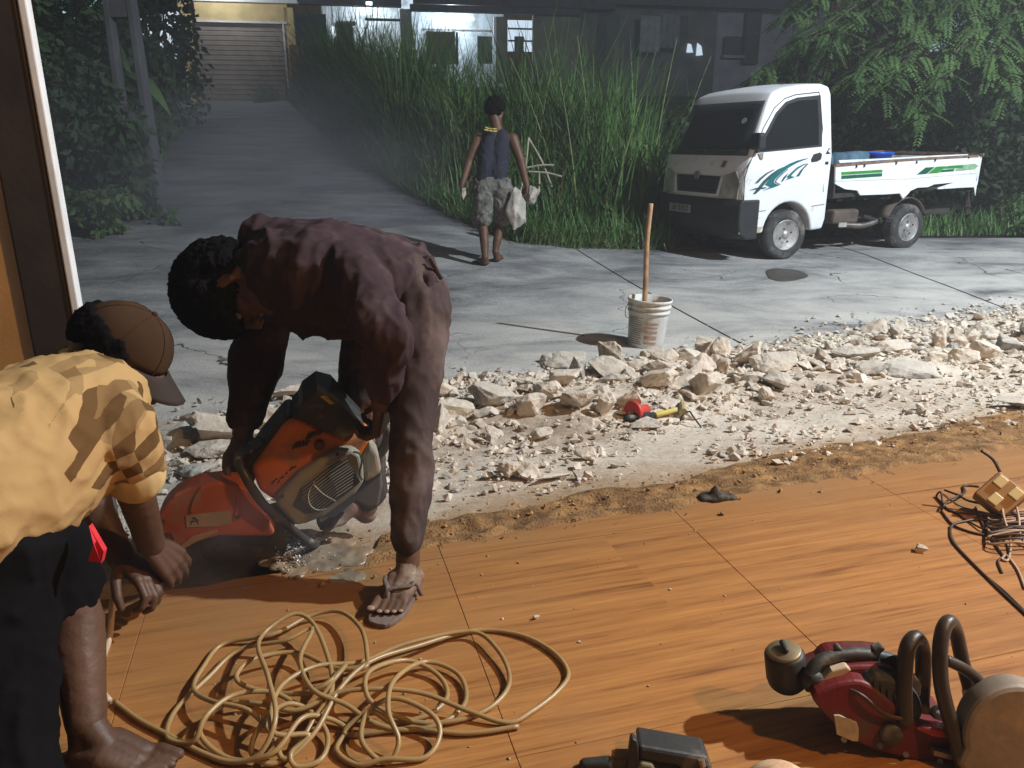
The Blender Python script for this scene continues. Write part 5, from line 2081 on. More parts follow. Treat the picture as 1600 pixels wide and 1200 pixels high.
def frame(c, fwd, up):
    x = Vector(fwd).normalized()
    z = Vector(up)
    z = (z - x * z.dot(x)).normalized()
    y = z.cross(x)
    M_ = Matrix.Identity(4)
    for i in range(3):
        M_[i][0], M_[i][1], M_[i][2], M_[i][3] = x[i], y[i], z[i], c[i]
    return M_


def head(mb, M_, neck, nr=.056):
    P_ = lambda x, y, z: M_ @ Vector((x, y, z))
    mb.ball(P_(-.012, 0, .032), (.097, .076, .098), M_, 18, 12)
    mb.ball(P_(.022, 0, -.022), (.072, .062, .088), M_, 16, 10)
    for s in (1, -1):
        mb.limb([P_(-.01, s * .056, -.045), P_(.03, s * .045, -.085), P_(.076, s * .008, -.102)], [.022, .020, .017])
        mb.ball(P_(.060, s * .040, -.022), (.026, .022, .024), M_)
        mb.limb([P_(.078, s * .048, .036), P_(.094, s * .018, .040)], [.011, .011])
        mb.ball(P_(-.004, s * .077, .0), (.019, .0085, .030), M_ @ Matrix.Rotation(R(s * 12), 4, 'Z'))
        mb.ball(P_(-.002, s * .080, -.024), (.010, .008, .011), M_)
        mb.ball(P_(.102, s * .013, -.026), (.012, .010, .009), M_)
    mb.limb([P_(.094, 0, .035), P_(.104, 0, .01), P_(.116, 0, -.020)], [.009, .010, .0125])
    mb.limb([P_(.080, .022, -.058), P_(.096, 0, -.054), P_(.080, -.022, -.058)], [.006, .0085, .006])
    mb.limb([P_(.078, .020, -.071), P_(.093, 0, -.072), P_(.078, -.020, -.071)], [.006, .0095, .006])
    mb.ball(P_(.083, 0, -.101), (.017, .020, .016), M_)
    mb.limb([P_(-.035, 0, -.05), Vector(neck)], [nr, nr * 1.12])


def eyes(M_, parent):
    for s in (1, -1):
        o = obj('eye', MB().ball(M_ @ Vector((.0800, s * .031, .013)), .0120), mat('eye_white', (.30, .25, .20), .3, .05), parent, True)
        obj('iris', MB().ball(M_ @ Vector((.0890, s * .031, .012)), .0050), mat('iris', (.02, .012, .008), .2, .05), o, True)


def curls(M_, n, r0, r1, cut, seed, grow=1.0):
    r = random.Random(seed)
    mb = MB()
    k = 0
    mb.ball(M_ @ Vector((-.016, 0, .042)), (.099 * grow, .080 * grow, .096 * grow), M_, 18, 12)
    while k < n:
        d = Vector((r.gauss(0, 1), r.gauss(0, 1), r.gauss(0, 1))).normalized()
        if not cut(d): continue
        q = Vector((-.014 + d.x * .108 * grow, d.y * .088 * grow, .040 + d.z * .108 * grow))
        mb.ball(M_ @ q, r.uniform(r0, r1), None, 8, 6)
        k += 1
    return mb


def hair_fn(c, n_):
    return c + n_ * (.004 * noise.noise(c * 130) + .003 * noise.noise(c * 260))


# ---------------------------------------------------------------- the bent man working the orange saw
WORK = mat('dusty_plum_work_cloth', (.050, .031, .036), .92, .25, 5, .12, 420, spec=.15, dirt=((.105, .072, .070), .30, 5))
WORKT = mat('dusty_plum_trousers', (.060, .043, .041), .92, .25, 5, .12, 420, spec=.15, dirt=((.125, .092, .082), .33, 5))
m1 = empty('person', on(620, 930, 0), 'man in dusty maroon work clothes bent double over the orange saw', 'person')
hM = frame(at(370, 449, 2.02), (.36, -.34, -.86), (-.90, -.02, -.40))
neck = at(452, 418, 2.08)
# skin body: everything that shows, joined through trunk and limbs
hipL, kneeL, ankL = at(652, 470, 2.03), at(642, 640, 1.95), at(637, 880, 1.955)
hipR, kneeR, ankR = at(590, 470, 2.26), at(566, 660, 2.31), at(572, 800, 2.38)
ankL.z = max(.075, min(ankL.z, .09))
shL, elL, wrL = at(540, 425, 1.92), at(606, 520, 1.76), at(596, 632, 1.96)
shR, elR, wrR = at(436, 440, 2.22), at(403, 565, 2.16), at(379, 676, 2.10)
heelL, toeL = on(650, 904, .012), on(600, 962, .012)
b = MB()
head(b, hM, neck)
b.limb([neck, at(500, 430, 2.08), at(570, 438, 2.1), at(635, 455, 2.13)], [.07, .085, .09, .09])
b.limb([shL, elL, wrL], [.045, .040, .028])
b.limb([shR, elR, wrR], [.045, .040, .029])
b.limb([hipL, at(644, 640, 1.965), at(640, 770, 1.955), ankL], [.07, .040, .033, .031])
b.limb([hipR, kneeR, ankR], [.07, .046, .036])
body = remesh(b, .0062, 3, skin_fn)
hb = MB()
# far (right) hand closes on the front bar of the saw
tipsR = hand(hb, wrR + Vector((0, 0, -.012)), (-.15, -.10, -.95), (.55, -.70, -.1), (.55, -.75, .1), 52, 1.0, 1.08, 40)
tipsL = hand(hb, wrL, (-.12, .35, -.9), (-.9, .2, .1), (.1, .8, .1), 50, 1., 1.05)
hands = remesh(hb, .0038, 2)
fb = MB()
nl = foot(fb, heelL, toeL, ankL, sc=.86, side=-1)
heelR, toeR = at(574, 828, 2.42), at(500, 838, 2.30)
zf = terrain(heelR.x, heelR.y) + .07
heelR.z = toeR.z = zf
nr_ = foot(fb, heelR, toeR, ankR, sc=1.0, side=1)
feet = remesh(fb, .0042, 2)
bo = obj('body', join_meshes('body', [body, hands, feet]), SKIN, m1, True)
bo.data.materials.append(DUSTSKIN)
np_ = len(body.polygons) + len(hands.polygons)
bo.data.polygons.foreach_set('material_index', [0] * np_ + [1] * len(feet.polygons))
eyes(hM, m1)
hair = curls(hM, 1100, .008, .017, lambda d: d.z > .02 - .25 * d.x or (d.x < -.25 and d.z > -.6), 4, 1.13)
obj('hair', remesh(hair, .0042, 1, hair_fn), HAIR, m1, True)
for c, d, u, s, r_ in nl:
    obj('toenail', MB().ball(c, (r_ * .75, r_ * .75, r_ * .32), frame((0, 0, 0), d, u)), NAIL, m1, True)
# shirt
t = MB()
for dy in (-.085, 0, .085):
    o = Vector((0, dy, 0))
    k = .93 if dy else 1
    t.limb([at(446, 412, 2.08) + o * .8, at(500, 426, 2.08) + o, at(560, 432, 2.1) + o, at(622, 450, 2.12) + o * .9, at(640, 470, 2.12) + o * .85], [.112 * k, .144 * k, .132 * k, .126 * k, .108 * k])
t.limb([at(470, 500, 2.02), at(540, 500, 2.06)], [.045, .05])
t.limb([at(545, 420, 1.95), at(575, 470, 1.86), at(604, 520, 1.77), at(612, 540, 1.80)], [.078, .072, .064, .058])
t.limb([at(606, 525, 1.77), at(600, 600, 1.90)], [.058, .044])
t.limb([at(440, 425, 2.2), at(415, 500, 2.18), at(402, 560, 2.16), at(384, 650, 2.12)], [.090, .074, .074, .046])
t.limb([at(410, 372, 2.13), at(440, 385, 2.16), at(480, 400, 2.16)], [.062, .08, .1])
# overhanging hem and shirt pocket
t.limb([at(655, 392, 2.16), at(672, 412, 2.06), at(668, 440, 1.985), at(646, 468, 1.965), at(622, 490, 1.99)], [.020, .022, .022, .022, .018])
shirt = obj('shirt', remesh(t, .0075, 3, cloth_fn(.012, 6.5, 3, (1.5, 1, .5))), WORK, m1, True)
# loose collar
cl = [at(430, 372, 2.05), at(412, 398, 1.98), at(416, 432, 1.93), at(444, 462, 1.94), at(470, 470, 1.97)]
obj('collar', remesh(MB().limb(cl, [.02, .024, .024, .022, .018], flat=(Vector((.3, -.9, 0)).normalized(), .55)), .005, 3, cloth_fn(.003, 25)), WORK, m1, True)
# cuff of the far sleeve
obj('cuff', remesh(MB().limb([at(385, 630, 2.125), at(380, 652, 2.115)], [.047, .046]), .006, 2, cloth_fn(.003, 25)), WORK, m1, True)
# trousers
t = MB()
t.limb([at(628, 455, 2.05), at(645, 470, 2.06)], [.105, .102])
t.limb([at(615, 455, 2.24), at(635, 465, 2.2)], [.105, .10])
t.limb([at(648, 478, 2.03), at(650, 545, 2.0), at(645, 610, 1.965), at(641, 690, 1.955), at(642, 770, 1.95), at(637, 842, 1.95)], [.097, .083, .064, .054, .053, .042])
t.limb([at(592, 480, 2.25), at(572, 570, 2.29), at(566, 660, 2.32), at(576, 770, 2.37)], [.105, .085, .070, .056])
trs = obj('trousers', remesh(t, .0075, 3, cloth_fn(.011, 6.5, 9, (1.3, 1.2, .6))), WORKT, m1, True)
obj('belt_loop', MB().tube([at(672, 404, 2.0), at(690, 436, 2.0)], .006, 6), WORKT, m1)
# flip-flop under the near foot
FF = mat('grey_rubber_sandal', (.16, .115, .095), .8, .2, 14, .3, 60)
d_ = (toeL - heelL).normalized()
s_ = Vector((d_.y, -d_.x, 0))
fl = empty('flip_flop', (0, 0, 0)); fl.parent = m1; fl.location = -Vector(m1.location)
outl = []
LL = (toeL - heelL).length
for a in rng(0, 2 * math.pi, 28)[:-1]:
    tt = .5 - .5 * math.cos(a)
    w = (.031 + .015 * ss(.2, .75, tt)) * math.sin(min(math.pi, max(0, math.acos(1 - 2 * min(1, max(0, tt)))))) ** .55
    outl.append(heelL - d_ * .012 + d_ * tt * (LL + .048) + s_ * w * (1 if a < math.pi else -1) - Vector((0, 0, .0115)))
sole = obj('sole', MB().prism(outl, (0, 0, .013)), FF, fl)
bevel(sole, .003, 2)
tp = heelL + d_ * LL * .78 - s_ * (-.018) * -1
for sg in (1, -1):
    e = heelL + d_ * LL * .36 + s_ * .045 * sg
    mid = heelL + d_ * LL * .58 + s_ * .034 * sg + Vector((0, 0, .046))
    top = heelL + d_ * LL * .74 + s_ * .012 + Vector((0, 0, .040))
    obj('strap', MB().tube(catmull([e, e.lerp(mid, .55) + Vector((0, 0, .020)), mid, top, top + d_ * .012 + Vector((0, 0, -.03))], 6), .0065, 8, flat=(Vector((0, 0, 1)), .6)), FF, fl, True)

# ---------------------------------------------------------------- man in the yellow polo shirt, close at the left
m2 = empty('person', on(190, 1180, 0), 'man in a mustard yellow polo shirt and brown cap stooping by the orange saw', 'person')


def polo_mat():
    m = bpy.data.materials.new('mustard_polo_print')
    m.use_nodes = True
    t_ = m.node_tree
    N, L = t_.nodes.new, t_.links.new
    b_ = t_.nodes['Principled BSDF']
    b_.inputs['Roughness'].default_value = .9
    b_.inputs['Specular IOR Level'].default_value = .15
    geo = N('ShaderNodeNewGeometry')
    def vm(op, a, bb_):
        q = N('ShaderNodeVectorMath'); q.operation = op
        L(a, q.inputs[0])
        if isinstance(bb_, (tuple, Vector)): q.inputs[1].default_value = bb_
        else: L(bb_, q.inputs[1])
        return q
    off = vm('SUBTRACT', geo.outputs['Position'], tuple(at(190, 645, 1.46)))
    mp = N('ShaderNodeMapping')
    mp.inputs['Rotation'].default_value = (R(-32), R(4), R(8))
    mp.inputs['Location'].default_value = (0, 4, 0)
    L(off.outputs[0], mp.inputs[0])
    fl_ = vm('FLOOR', vm('DIVIDE', mp.outputs[0], (.026, 9, .026)).outputs[0], (0, 0, 0))
    wn = N('ShaderNodeTexWhiteNoise')
    L(fl_.outputs[0], wn.inputs['Vector'])
    ln = N('ShaderNodeVectorMath'); ln.operation = 'LENGTH'
    L(off.outputs[0], ln.inputs[0])
    mr = N('ShaderNodeMapRange')
    mr.inputs['From Min'].default_value = .05; mr.inputs['From Max'].default_value = .22
    mr.inputs['To Min'].default_value = .80; mr.inputs['To Max'].default_value = .0
    L(ln.outputs['Value'], mr.inputs[0])
    lt = N('ShaderNodeMath'); lt.operation = 'LESS_THAN'
    L(wn.outputs['Value'], lt.inputs[0]); L(mr.outputs[0], lt.inputs[1])
    wn2 = N('ShaderNodeTexWhiteNoise')
    sc_ = vm('ADD', fl_.outputs[0], (7.3, 1.1, 3.7))
    L(sc_.outputs[0], wn2.inputs['Vector'])
    cr = N('ShaderNodeValToRGB')
    cr.color_ramp.interpolation = 'CONSTANT'
    e = cr.color_ramp.elements
    e[0].color = (.12, .062, .022, 1)
    e[1].position = .35; e[1].color = (.21, .12, .048, 1)
    q = e.new(.65); q.color = (.30, .19, .08, 1)
    L(wn2.outputs['Value'], cr.inputs[0])
    nz_ = N('ShaderNodeTexNoise'); nz_.inputs['Scale'].default_value = 6
    L(geo.outputs['Position'], nz_.inputs['Vector'])
    c0 = N('ShaderNodeMixRGB')
    L(nz_.outputs['Fac'], c0.inputs[0])
    c0.inputs[1].default_value = (.38, .235, .095, 1); c0.inputs[2].default_value = (.46, .30, .13, 1)
    mx = N('ShaderNodeMixRGB')
    L(lt.outputs[0], mx.inputs[0]); L(c0.outputs[0], mx.inputs[1]); L(cr.outputs[0], mx.inputs[2])
    L(mx.outputs[0], b_.inputs['Base Color'])
    n3 = N('ShaderNodeTexNoise'); n3.inputs['Scale'].default_value = 350
    L(geo.outputs['Position'], n3.inputs['Vector'])
    bp = N('ShaderNodeBump'); bp.inputs['Strength'].default_value = .2; bp.inputs['Distance'].default_value = .002
    L(n3.outputs['Fac'], bp.inputs['Height']); L(bp.outputs[0], b_.inputs['Normal'])
    return m


POLO = polo_mat()
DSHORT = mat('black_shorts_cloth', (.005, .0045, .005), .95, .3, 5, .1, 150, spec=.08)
hM2 = frame(at(178, 566, 1.70), (.62, .28, -.72), (.62, .12, .72))
nk2 = at(128, 592, 1.64)
shN, elN, wrN = at(190, 665, 1.51), at(208, 755, 1.60), at(236, 850, 1.76)
elF, wrF = at(150, 800, 1.80), at(190, 872, 1.80)
shF = at(120, 640, 1.80)
kN, aN = at(118, 975, 1.46), at(160, 1130, 1.47)
aN.z = .085
aN.x, aN.y = on(146, 1186, .0).x, on(146, 1186, .0).y
kF = at(20, 985, 1.36)
aF = on(20, 1210, .085)
b = MB()
head(b, hM2, nk2)
b.limb([nk2, at(100, 640, 1.54), at(30, 730, 1.42), at(0, 810, 1.38)], [.065, .085, .09, .095])
b.limb([shN, elN, wrN], [.036, .040, .031])
b.limb([shF, elF, wrF], [.036, .040, .031])
b.limb([at(50, 840, 1.44), kN, aN], [.07, .052, .036])
b.limb([at(-20, 860, 1.37), kF, aF], [.06, .040, .034])
body = remesh(b, .0062, 3, skin_fn)
hb = MB()
hand(hb, wrN, (.30, .35, -.75), (-.75, .25, -.1), (.2, .9, .2), 26, 1.02, 1.08, 15)
hand(hb, wrF, (.80, -.35, -.35), (.0, -.3, -.95), (.1, -.75, .35), 48, 1.02, 1.08, 30)
hands = remesh(hb, .0038, 2)
fb = MB()
hN, tN = on(138, 1192, .004), on(226, 1203, .004)
foot(fb, hN - Vector((.03, 0, 0)), hN + (tN - hN).normalized() * .165, aN, sc=.9, side=1)
hF_ = on(-90, 1262, .004)
foot(fb, hF_, hF_ + Vector((.21, .06, 0)), aF, side=1)
feet = remesh(fb, .0045, 2)
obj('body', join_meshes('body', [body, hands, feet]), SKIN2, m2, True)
eyes(hM2, m2)
hair = curls(hM2, 160, .010, .015, lambda d: d.x < .1 and -.35 < d.z < .35, 6, .93)
obj('hair', remesh(hair, .006, 1, hair_fn), HAIR, m2, True)
# cap: crown and brim
CAP = mat('brown_cap_cloth', (.055, .030, .016), .92, .2, 8, .08, 400, spec=.1)
cp = MB()
nu, nvv = 28, 10
for j in range(nvv + 1):
    th = R(4 + 86 * j / nvv)
    for k in range(nu):
        ph = 2 * math.pi * k / nu
        x, y, z = .104 * math.sin(th) * math.cos(ph), .086 * math.sin(th) * math.sin(ph), .093 * math.cos(th)
        bump_ = .0015 * abs(math.sin(3 * ph))
        cp.v.append(tuple(hM2 @ Vector((x * (1 - bump_ * 3) - .010, y, z + .048))))
for j in range(nvv):
    for k in range(nu):
        a, c_ = j * nu + k, j * nu + (k + 1) % nu
        cp.f.append((a, a + nu, c_ + nu, c_))
cp.f.append(tuple(range(nu)))
cap = empty('cap', (0, 0, 0)); cap.parent = m2; cap.location = -Vector(m2.location)
for k in range(6):                                  # panel seams
    ph = k * math.pi / 3 + .3
    pts_ = [hM2 @ Vector((.1045 * math.sin(R(a)) * math.cos(ph) - .010, .0865 * math.sin(R(a)) * math.sin(ph), .0935 * math.cos(R(a)) + .048)) for a in range(6, 91, 12)]
    obj('seam', MB().tube(pts_, .0013, 5), CAP, cap)
o = obj('crown_cloth', cp, CAP, cap, True)
o.modifiers.new('s', 'SOLIDIFY').thickness = .004
br = MB()
for j in range(6):
    for k in range(15):
        a = R(-72 + 144 * k / 14)
        q = j / 5
        r_ = 1 + q * .68 * math.cos(a * .9) ** .7
        br.v.append(tuple(hM2 @ Vector((.106 * math.cos(a) * r_ - .008, .088 * math.sin(a) * (1 + q * .12), .048 - q * .028 - .018 * abs(math.sin(a)) * q))))
for j in range(5):
    for k in range(14):
        a = j * 15 + k
        br.f.append((a, a + 1, a + 16, a + 15))
o = obj('brim', br, mat('dark_brim', (.03, .02, .016), .9, .2, 8), cap, True)
o.modifiers.new('s', 'SOLIDIFY').thickness = .004
obj('button', MB().ball(hM2 @ Vector((-.01, 0, .142)), .007), CAP, cap, True)
# polo shirt
t = MB()
for dy in (-.09, 0, .09):
    o_v = Vector((.25 * dy, dy, 0))
    k = .92 if dy else 1
    t.limb([at(126, 622, 1.60) + o_v * .7, at(104, 642, 1.55) + o_v * .9, at(60, 680, 1.46) + o_v, at(14, 740, 1.39) + o_v, at(0, 765, 1.37) + o_v], [.078 * k, .122 * k, .140 * k, .14 * k, .135 * k])
t.limb([at(160, 638, 1.54), at(188, 672, 1.50), at(205, 718, 1.53)], [.074, .068, .060])
t.limb([at(204, 700, 1.52), at(209, 738, 1.555)], [.062, .057])
t.limb([at(140, 640, 1.74), at(150, 720, 1.80)], [.075, .068])
t.limb([at(95, 725, 1.46), at(130, 742, 1.50)], [.05, .035])
t.limb([at(-10, 790, 1.36), at(45, 788, 1.40)], [.125, .085])
t.limb([at(85, 765, 1.42), at(88, 785, 1.42)], [.02, .014])
polo = obj('polo_shirt', remesh(t, .0075, 3, cloth_fn(.010, 8, 21, (1, 1, 1.1))), POLO, m2, True)
obj('sleeve_hem', remesh(MB().limb([at(209, 732, 1.548), at(211, 742, 1.56)], [.0605, .0595]), .006, 2), mat('polo_hem', (.58, .41, .18), .9, .1), m2, True)
ck = [at(104, 556, 1.66), at(128, 562, 1.62), at(146, 588, 1.58), at(150, 612, 1.58)]
obj('collar', remesh(MB().limb(ck, [.018, .022, .022, .016]), .005, 2), mat('polo_hem', (.58, .41, .18), .9, .1), m2, True)
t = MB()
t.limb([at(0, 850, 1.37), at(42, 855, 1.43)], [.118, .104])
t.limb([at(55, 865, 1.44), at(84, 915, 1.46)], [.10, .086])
t.limb([at(-20, 860, 1.36), at(6, 985, 1.355), at(14, 1220, 1.30)], [.115, .088, .078])  # far leg: black of the shorts carried down to the floor
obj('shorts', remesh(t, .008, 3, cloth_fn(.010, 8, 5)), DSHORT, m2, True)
rp = [at(139, 822, 1.38), at(162, 862, 1.37), at(158, 880, 1.37), at(138, 876, 1.37), at(146, 850, 1.365)]
obj('pocket_lining', MB().prism(rp, (.0, .012, .0)), mat('red_lining', (.55, .02, .03), .8, .2, 20), m2)

# ---------------------------------------------------------------- man walking away across the road
Dw = 7.95
fw = at(753, 412, Dw); fw.z = terrain(fw.x, fw.y)
m3 = empty('person', fw, 'man in a dark sleeveless vest and grey camouflage shorts walking away carrying rubble', 'person')
hM3 = frame(at(774, 176, Dw), (.25, .95, -.12), (0, .05, 1))
b = MB()
nk3 = at(777, 204, Dw)
head(b, hM3, nk3)
b.limb([nk3, at(773, 228, Dw), at(770, 265, Dw), at(768, 290, Dw)], [.06, .08, .08, .085])
b.limb([at(752, 217, Dw), at(798, 217, Dw)], [.055, .055])
b.limb([at(746, 217, Dw), at(733, 252, Dw + .02), at(722, 288, Dw - .02)], [.060, .046, .032])
b.limb([at(801, 217, Dw), at(813, 250, Dw), at(823, 290, Dw - .05)], [.062, .048, .033])
b.limb([at(757, 296, Dw), at(754, 345, Dw + .02), at(757, 380, Dw - .02), at(758, 403, Dw - .03)], [.075, .055, .046, .034])
b.limb([at(783, 296, Dw), at(784, 342, Dw + .14), at(777, 375, Dw + .12), at(774, 392, Dw + .12)], [.09, .055, .046, .034])
hand(b, at(722, 287, Dw - .02), (-.05, .0, -1), (1, 0, 0), (0, 1, 0), 40, 1.0, 1.1)
hand(b, at(823, 289, Dw - .05), (.05, 0, -1), (-1, 0, 0), (0, 1, 0), 40, 1.0, 1.1)
g1 = at(762, 411, Dw - .03); g1.z = terrain(g1.x, g1.y) + .005
foot(b, g1, g1 + Vector((-.13, .20, 0)), at(758, 402, Dw - .03), side=1)
g2 = at(776, 404, Dw + .13); g2.z = terrain(g2.x, g2.y) + .005
foot(b, g2, g2 + Vector((.03, .24, 0)), at(774, 393, Dw + .12), side=1)
obj('body', remesh(b, .0085, 2), SKIN, m3, True)
eyes(hM3, m3)
obj('hair', remesh(curls(hM3, 200, .012, .02, lambda d: d.z > .0 or (d.x < -.1 and d.z > -.5), 9, 1.08), .008, 1, hair_fn), HAIR, m3, True)
t = MB()
t.limb([at(757, 218, Dw), at(790, 218, Dw)], [.068, .068])
for dx in (-.06, .06):
    o_v = Vector((dx, 0, 0))
    t.limb([at(774, 215, Dw) + o_v, at(772, 240, Dw) + o_v, at(769, 268, Dw) + o_v * .9, at(768, 284, Dw) + o_v], [.085, .112, .105, .108])
obj('vest', remesh(t, .009, 2, cloth_fn(.008, 9, 2)), mat('navy_vest', (.018, .019, .034), .9, .25, 6), m3, True)
CAMO = mat('camouflage_cloth', (.10, .10, .09), .9, .0, 9, col2=(.20, .195, .175), dirt=((.05, .05, .045), .45, 12))
t = MB()
t.limb([at(757, 290, Dw), at(782, 290, Dw)], [.115, .115])
t.limb([at(756, 296, Dw), at(753, 343, Dw + .01)], [.112, .100])
t.limb([at(784, 296, Dw), at(786, 340, Dw + .10)], [.112, .095])
obj('shorts', remesh(t, .009, 2, cloth_fn(.012, 9, 8)), CAMO, m3, True)
YP = mat('yellow_print', (.62, .55, .16), .7, .1)
for (x0, y0, x1, y1) in ((758.5, 199, 765, 201), (766, 200.5, 769, 201.2), (770, 201.3, 776, 201), (757, 202.5, 763, 203.5), (764, 203.6, 770, 204.8), (771, 205, 776.5, 204.6)):
    a, c = at(x0, y0, Dw - .135), at(x1, y1, Dw - .135)
    tt = (c - a).normalized()
    upv = Vector((0, 0, 1))
    obj('print', MB().prism([a - upv * .006, c - upv * .006, c + upv * .006, a + upv * .006], (0, .01, 0)), YP, m3)
rock(SLAB[3], ROCKS[3], at(806, 326, Dw - .05), (.22, .12, .44), (1.35, .75, .2), 'long broken slab carried in the walking man\'s right hand', 'carried rubble', .5, 'carried_slab')
rock(SMALL[4], ROCKS[3], at(725, 303, Dw - .03), (.05, .05, .12), (.2, .2, 0), 'small white rubble shard in the walking man\'s left hand', 'carried rubble', .5, 'carried_shard')
p = hit(840, 345, terrain)
rock(BIG[2], ROCKS[3], at(832, 305, 8.7), (.18, .15, .22), (.4, .6, 0), 'pale chunk thrown on the verge beside the walking man', 'carried rubble', .5, 'carried_chunk')

# ================================================================ the orange cut-off saw
SA = R(15)
sn = Vector((-math.sin(SA), math.cos(SA), 0))
s_org = on(345, 900, 0)


def sp(px, py, off=0.):
    """picture point on the saw's own vertical plane, off = metres behind it"""
    r = ray(px, py)
    d = ((s_org + sn * off) - CAM).dot(sn) / r.dot(sn)
    return CAM + r * d


def sprism(name, pts, m, off, th, parent, bev=.006, seg=2):
    o = obj(name, MB().prism([sp(x, y, off) for x, y in pts], sn * th), m, parent)
    if bev: bevel(o, bev, seg)
    return o


ORG = mat('orange_saw_plastic', (.62, .155, .020), .5, .12, 6, .08, 60, dirt=((.30, .15, .08), .25, 9))
ORGD = mat('orange_guard_paint', (.48, .105, .028), .55, .2, 5, .08, 60, dirt=((.34, .22, .15), .42, 6))
SGR = mat('grey_saw_cover', (.30, .265, .19), .6, .12, 8, .1, 60)
SGRD = mat('grey_saw_slot', (.06, .055, .04), .8, .2, 8)
SBLK = mat('black_saw_cover', (.035, .034, .030), .55, .25, 7, .15, 50, dirt=((.20, .17, .12), .28, 7))
HND = mat('worn_black_tube', (.040, .036, .033), .38, .25, 14, .1, 60, dirt=((.30, .24, .18), .22, 22))
saw = empty('cutoff_saw', s_org, 'orange petrol cut-off saw with grey starter cover cutting the floor edge', 'saw')
o = sprism('housing', [(393, 734), (412, 706), (444, 664), (463, 653), (486, 664), (535, 686), (577, 677), (579, 690), (566, 716), (520, 735), (470, 765), (432, 786), (404, 768)], ORG, .06, .17, saw, .016, 3)
o = sprism('top_cover', [(455, 657), (466, 645), (473, 629), (496, 612), (521, 618), (534, 632), (552, 652), (571, 670), (536, 685), (486, 663), (463, 651)], SBLK, .05, .20, saw, .018, 3)
sprism('cover_label', [(500, 620), (507, 618), (523, 631), (516, 632)], mat('yellow_label', (.50, .36, .09), .6, .4, 40), .044, .008, saw, .001)
sprism('air_filter', [(384, 728), (408, 695), (446, 650), (459, 652), (440, 676), (408, 716), (394, 733)], SBLK, .08, .16, saw, .01)
cov = [(428, 785), (444, 764), (466, 741), (498, 720), (531, 704), (552, 703), (563, 712), (568, 730), (569, 755), (556, 772), (532, 790), (507, 808), (480, 819), (461, 823), (445, 806)]
sc_ = sprism('starter_cover', cov, SGR, .025, .08, saw, .012, 3)
sprism('side_cover', [(566, 712), (577, 688), (592, 711), (597, 738), (585, 748), (569, 756)], SGR, .06, .14, saw, .012, 3)
gr = sprism('grille', [(458, 790), (470, 764), (500, 739), (532, 719), (551, 738), (563, 753), (540, 773), (505, 797), (478, 803)], SGRD, .0225, .01, saw, 0)
ax_, ay_ = .80, -.60           # slat direction in the picture
for k in range(12):
    q = (k + .5) / 12
    cx, cy = lerp(484, 548, q * .0) + 0, 0
    # slats run parallel to the upper edge
    x0, y0 = lerp(463, 491, q), lerp(767, 806, q)
    L_ = lerp(78, 92, math.sin(q * math.pi)) * (1 - .10 * q)
    if k < 3: x0, y0 = x0 + 8 - 2 * k, y0 - 8 + 2 * k
    obj('slat', MB().tube([sp(x0, y0, .020), sp(x0 + L_ * .5, y0 - L_ * .60 * .66, .016), sp(x0 + L_ * .84, y0 - L_ * .62, .020)], .0016, 6), SGR, gr)
for pts in ([(492, 752), (482, 770), (484, 788), (496, 797), (510, 795)], [(490, 757), (504, 771), (524, 783)]):
    obj('slat', MB().tube(catmull([sp(x, y, .017) for x, y in pts], 5), .0018, 6), SGR, gr)
for x, y in ((527, 710), (441, 775), (502, 812)):
    obj('screw', MB().tube([sp(x, y, .018), sp(x, y, .03)], .005, 8), SGRD, saw)
obj('seam', MB().tube(catmull([sp(x, y, .021) for x, y in ((552, 706), (562, 709), (565, 722), (562, 740), (566, 750))], 5), .003, 6), SGRD, saw)
# vents in the orange housing
for k in range(6):
    obj('vent_slot', MB().tube([sp(478 + k * 4.2, 681 - k * 1.6 + 6, .056), sp(484 + k * 4.2, 671 - k * 1.2 + 6, .056)], .0024, 6), SBLK, saw)
for k in range(5):
    obj('vent_slot', MB().tube([sp(457 + k * 5.2, 702 - k * 1.5, .056), sp(464 + k * 5.2, 691 - k * 1.0, .056)], .0024, 6), SBLK, saw)
obj('choke_knob', MB().lathe([(.014, 0), (.014, .012), (.009, .014), (.001, .014)], Matrix.Translation(sp(499, 694, .058)) @ Matrix.Rotation(SA, 4, 'Z') @ Matrix.Rotation(R(90), 4, 'X'), 16), mat('dark_red_knob', (.12, .03, .02), .5, .1), saw, True)
for k, (x, y) in enumerate(((425, 755), (429, 751), (434, 754), (439, 747), (446, 741), (452, 735), (455, 732), (459, 731))):
    obj('worn_lettering', MB().tube([sp(x, y, .0585), sp(x + 3 + k % 2, y - 3, .0585)], .0022 + .001 * (k % 3 == 0), 6), mat('worn_print', (.10, .02, .015), .7, .2), saw)
# front bar handle
fh = catmull([sp(402, 700, .10), sp(378, 706, .06), sp(373, 722, .015), sp(384, 746, -.01), (sp(402, 776, -.015)), sp(424, 800, -.01), sp(450, 822, .0), sp(476, 842, .02), sp(492, 850, .06), sp(498, 846, .14)], 6)
obj('front_handle', MB().tube(fh, .0115, 12), HND, saw, True)
obj('handle_clamp', MB().tube([sp(392, 700, .09), sp(410, 688, .09)], .016, 10), SBLK, saw, True)
# rear handle between the legs, fuel tank, lower body
obj('rear_handle', MB().tube(catmull([sp(572, 676, .14), sp(596, 664, .14), sp(606, 676, .14), sp(600, 700, .14), sp(585, 716, .14)], 6), .014, 10), SBLK, saw, True)
sprism('lower_body', [(505, 808), (560, 770), (597, 740), (598, 760), (592, 792), (575, 795), (556, 784), (520, 812)], mat('dark_grey_tank', (.09, .085, .075), .6, .2, 8), .07, .12, saw, .008)
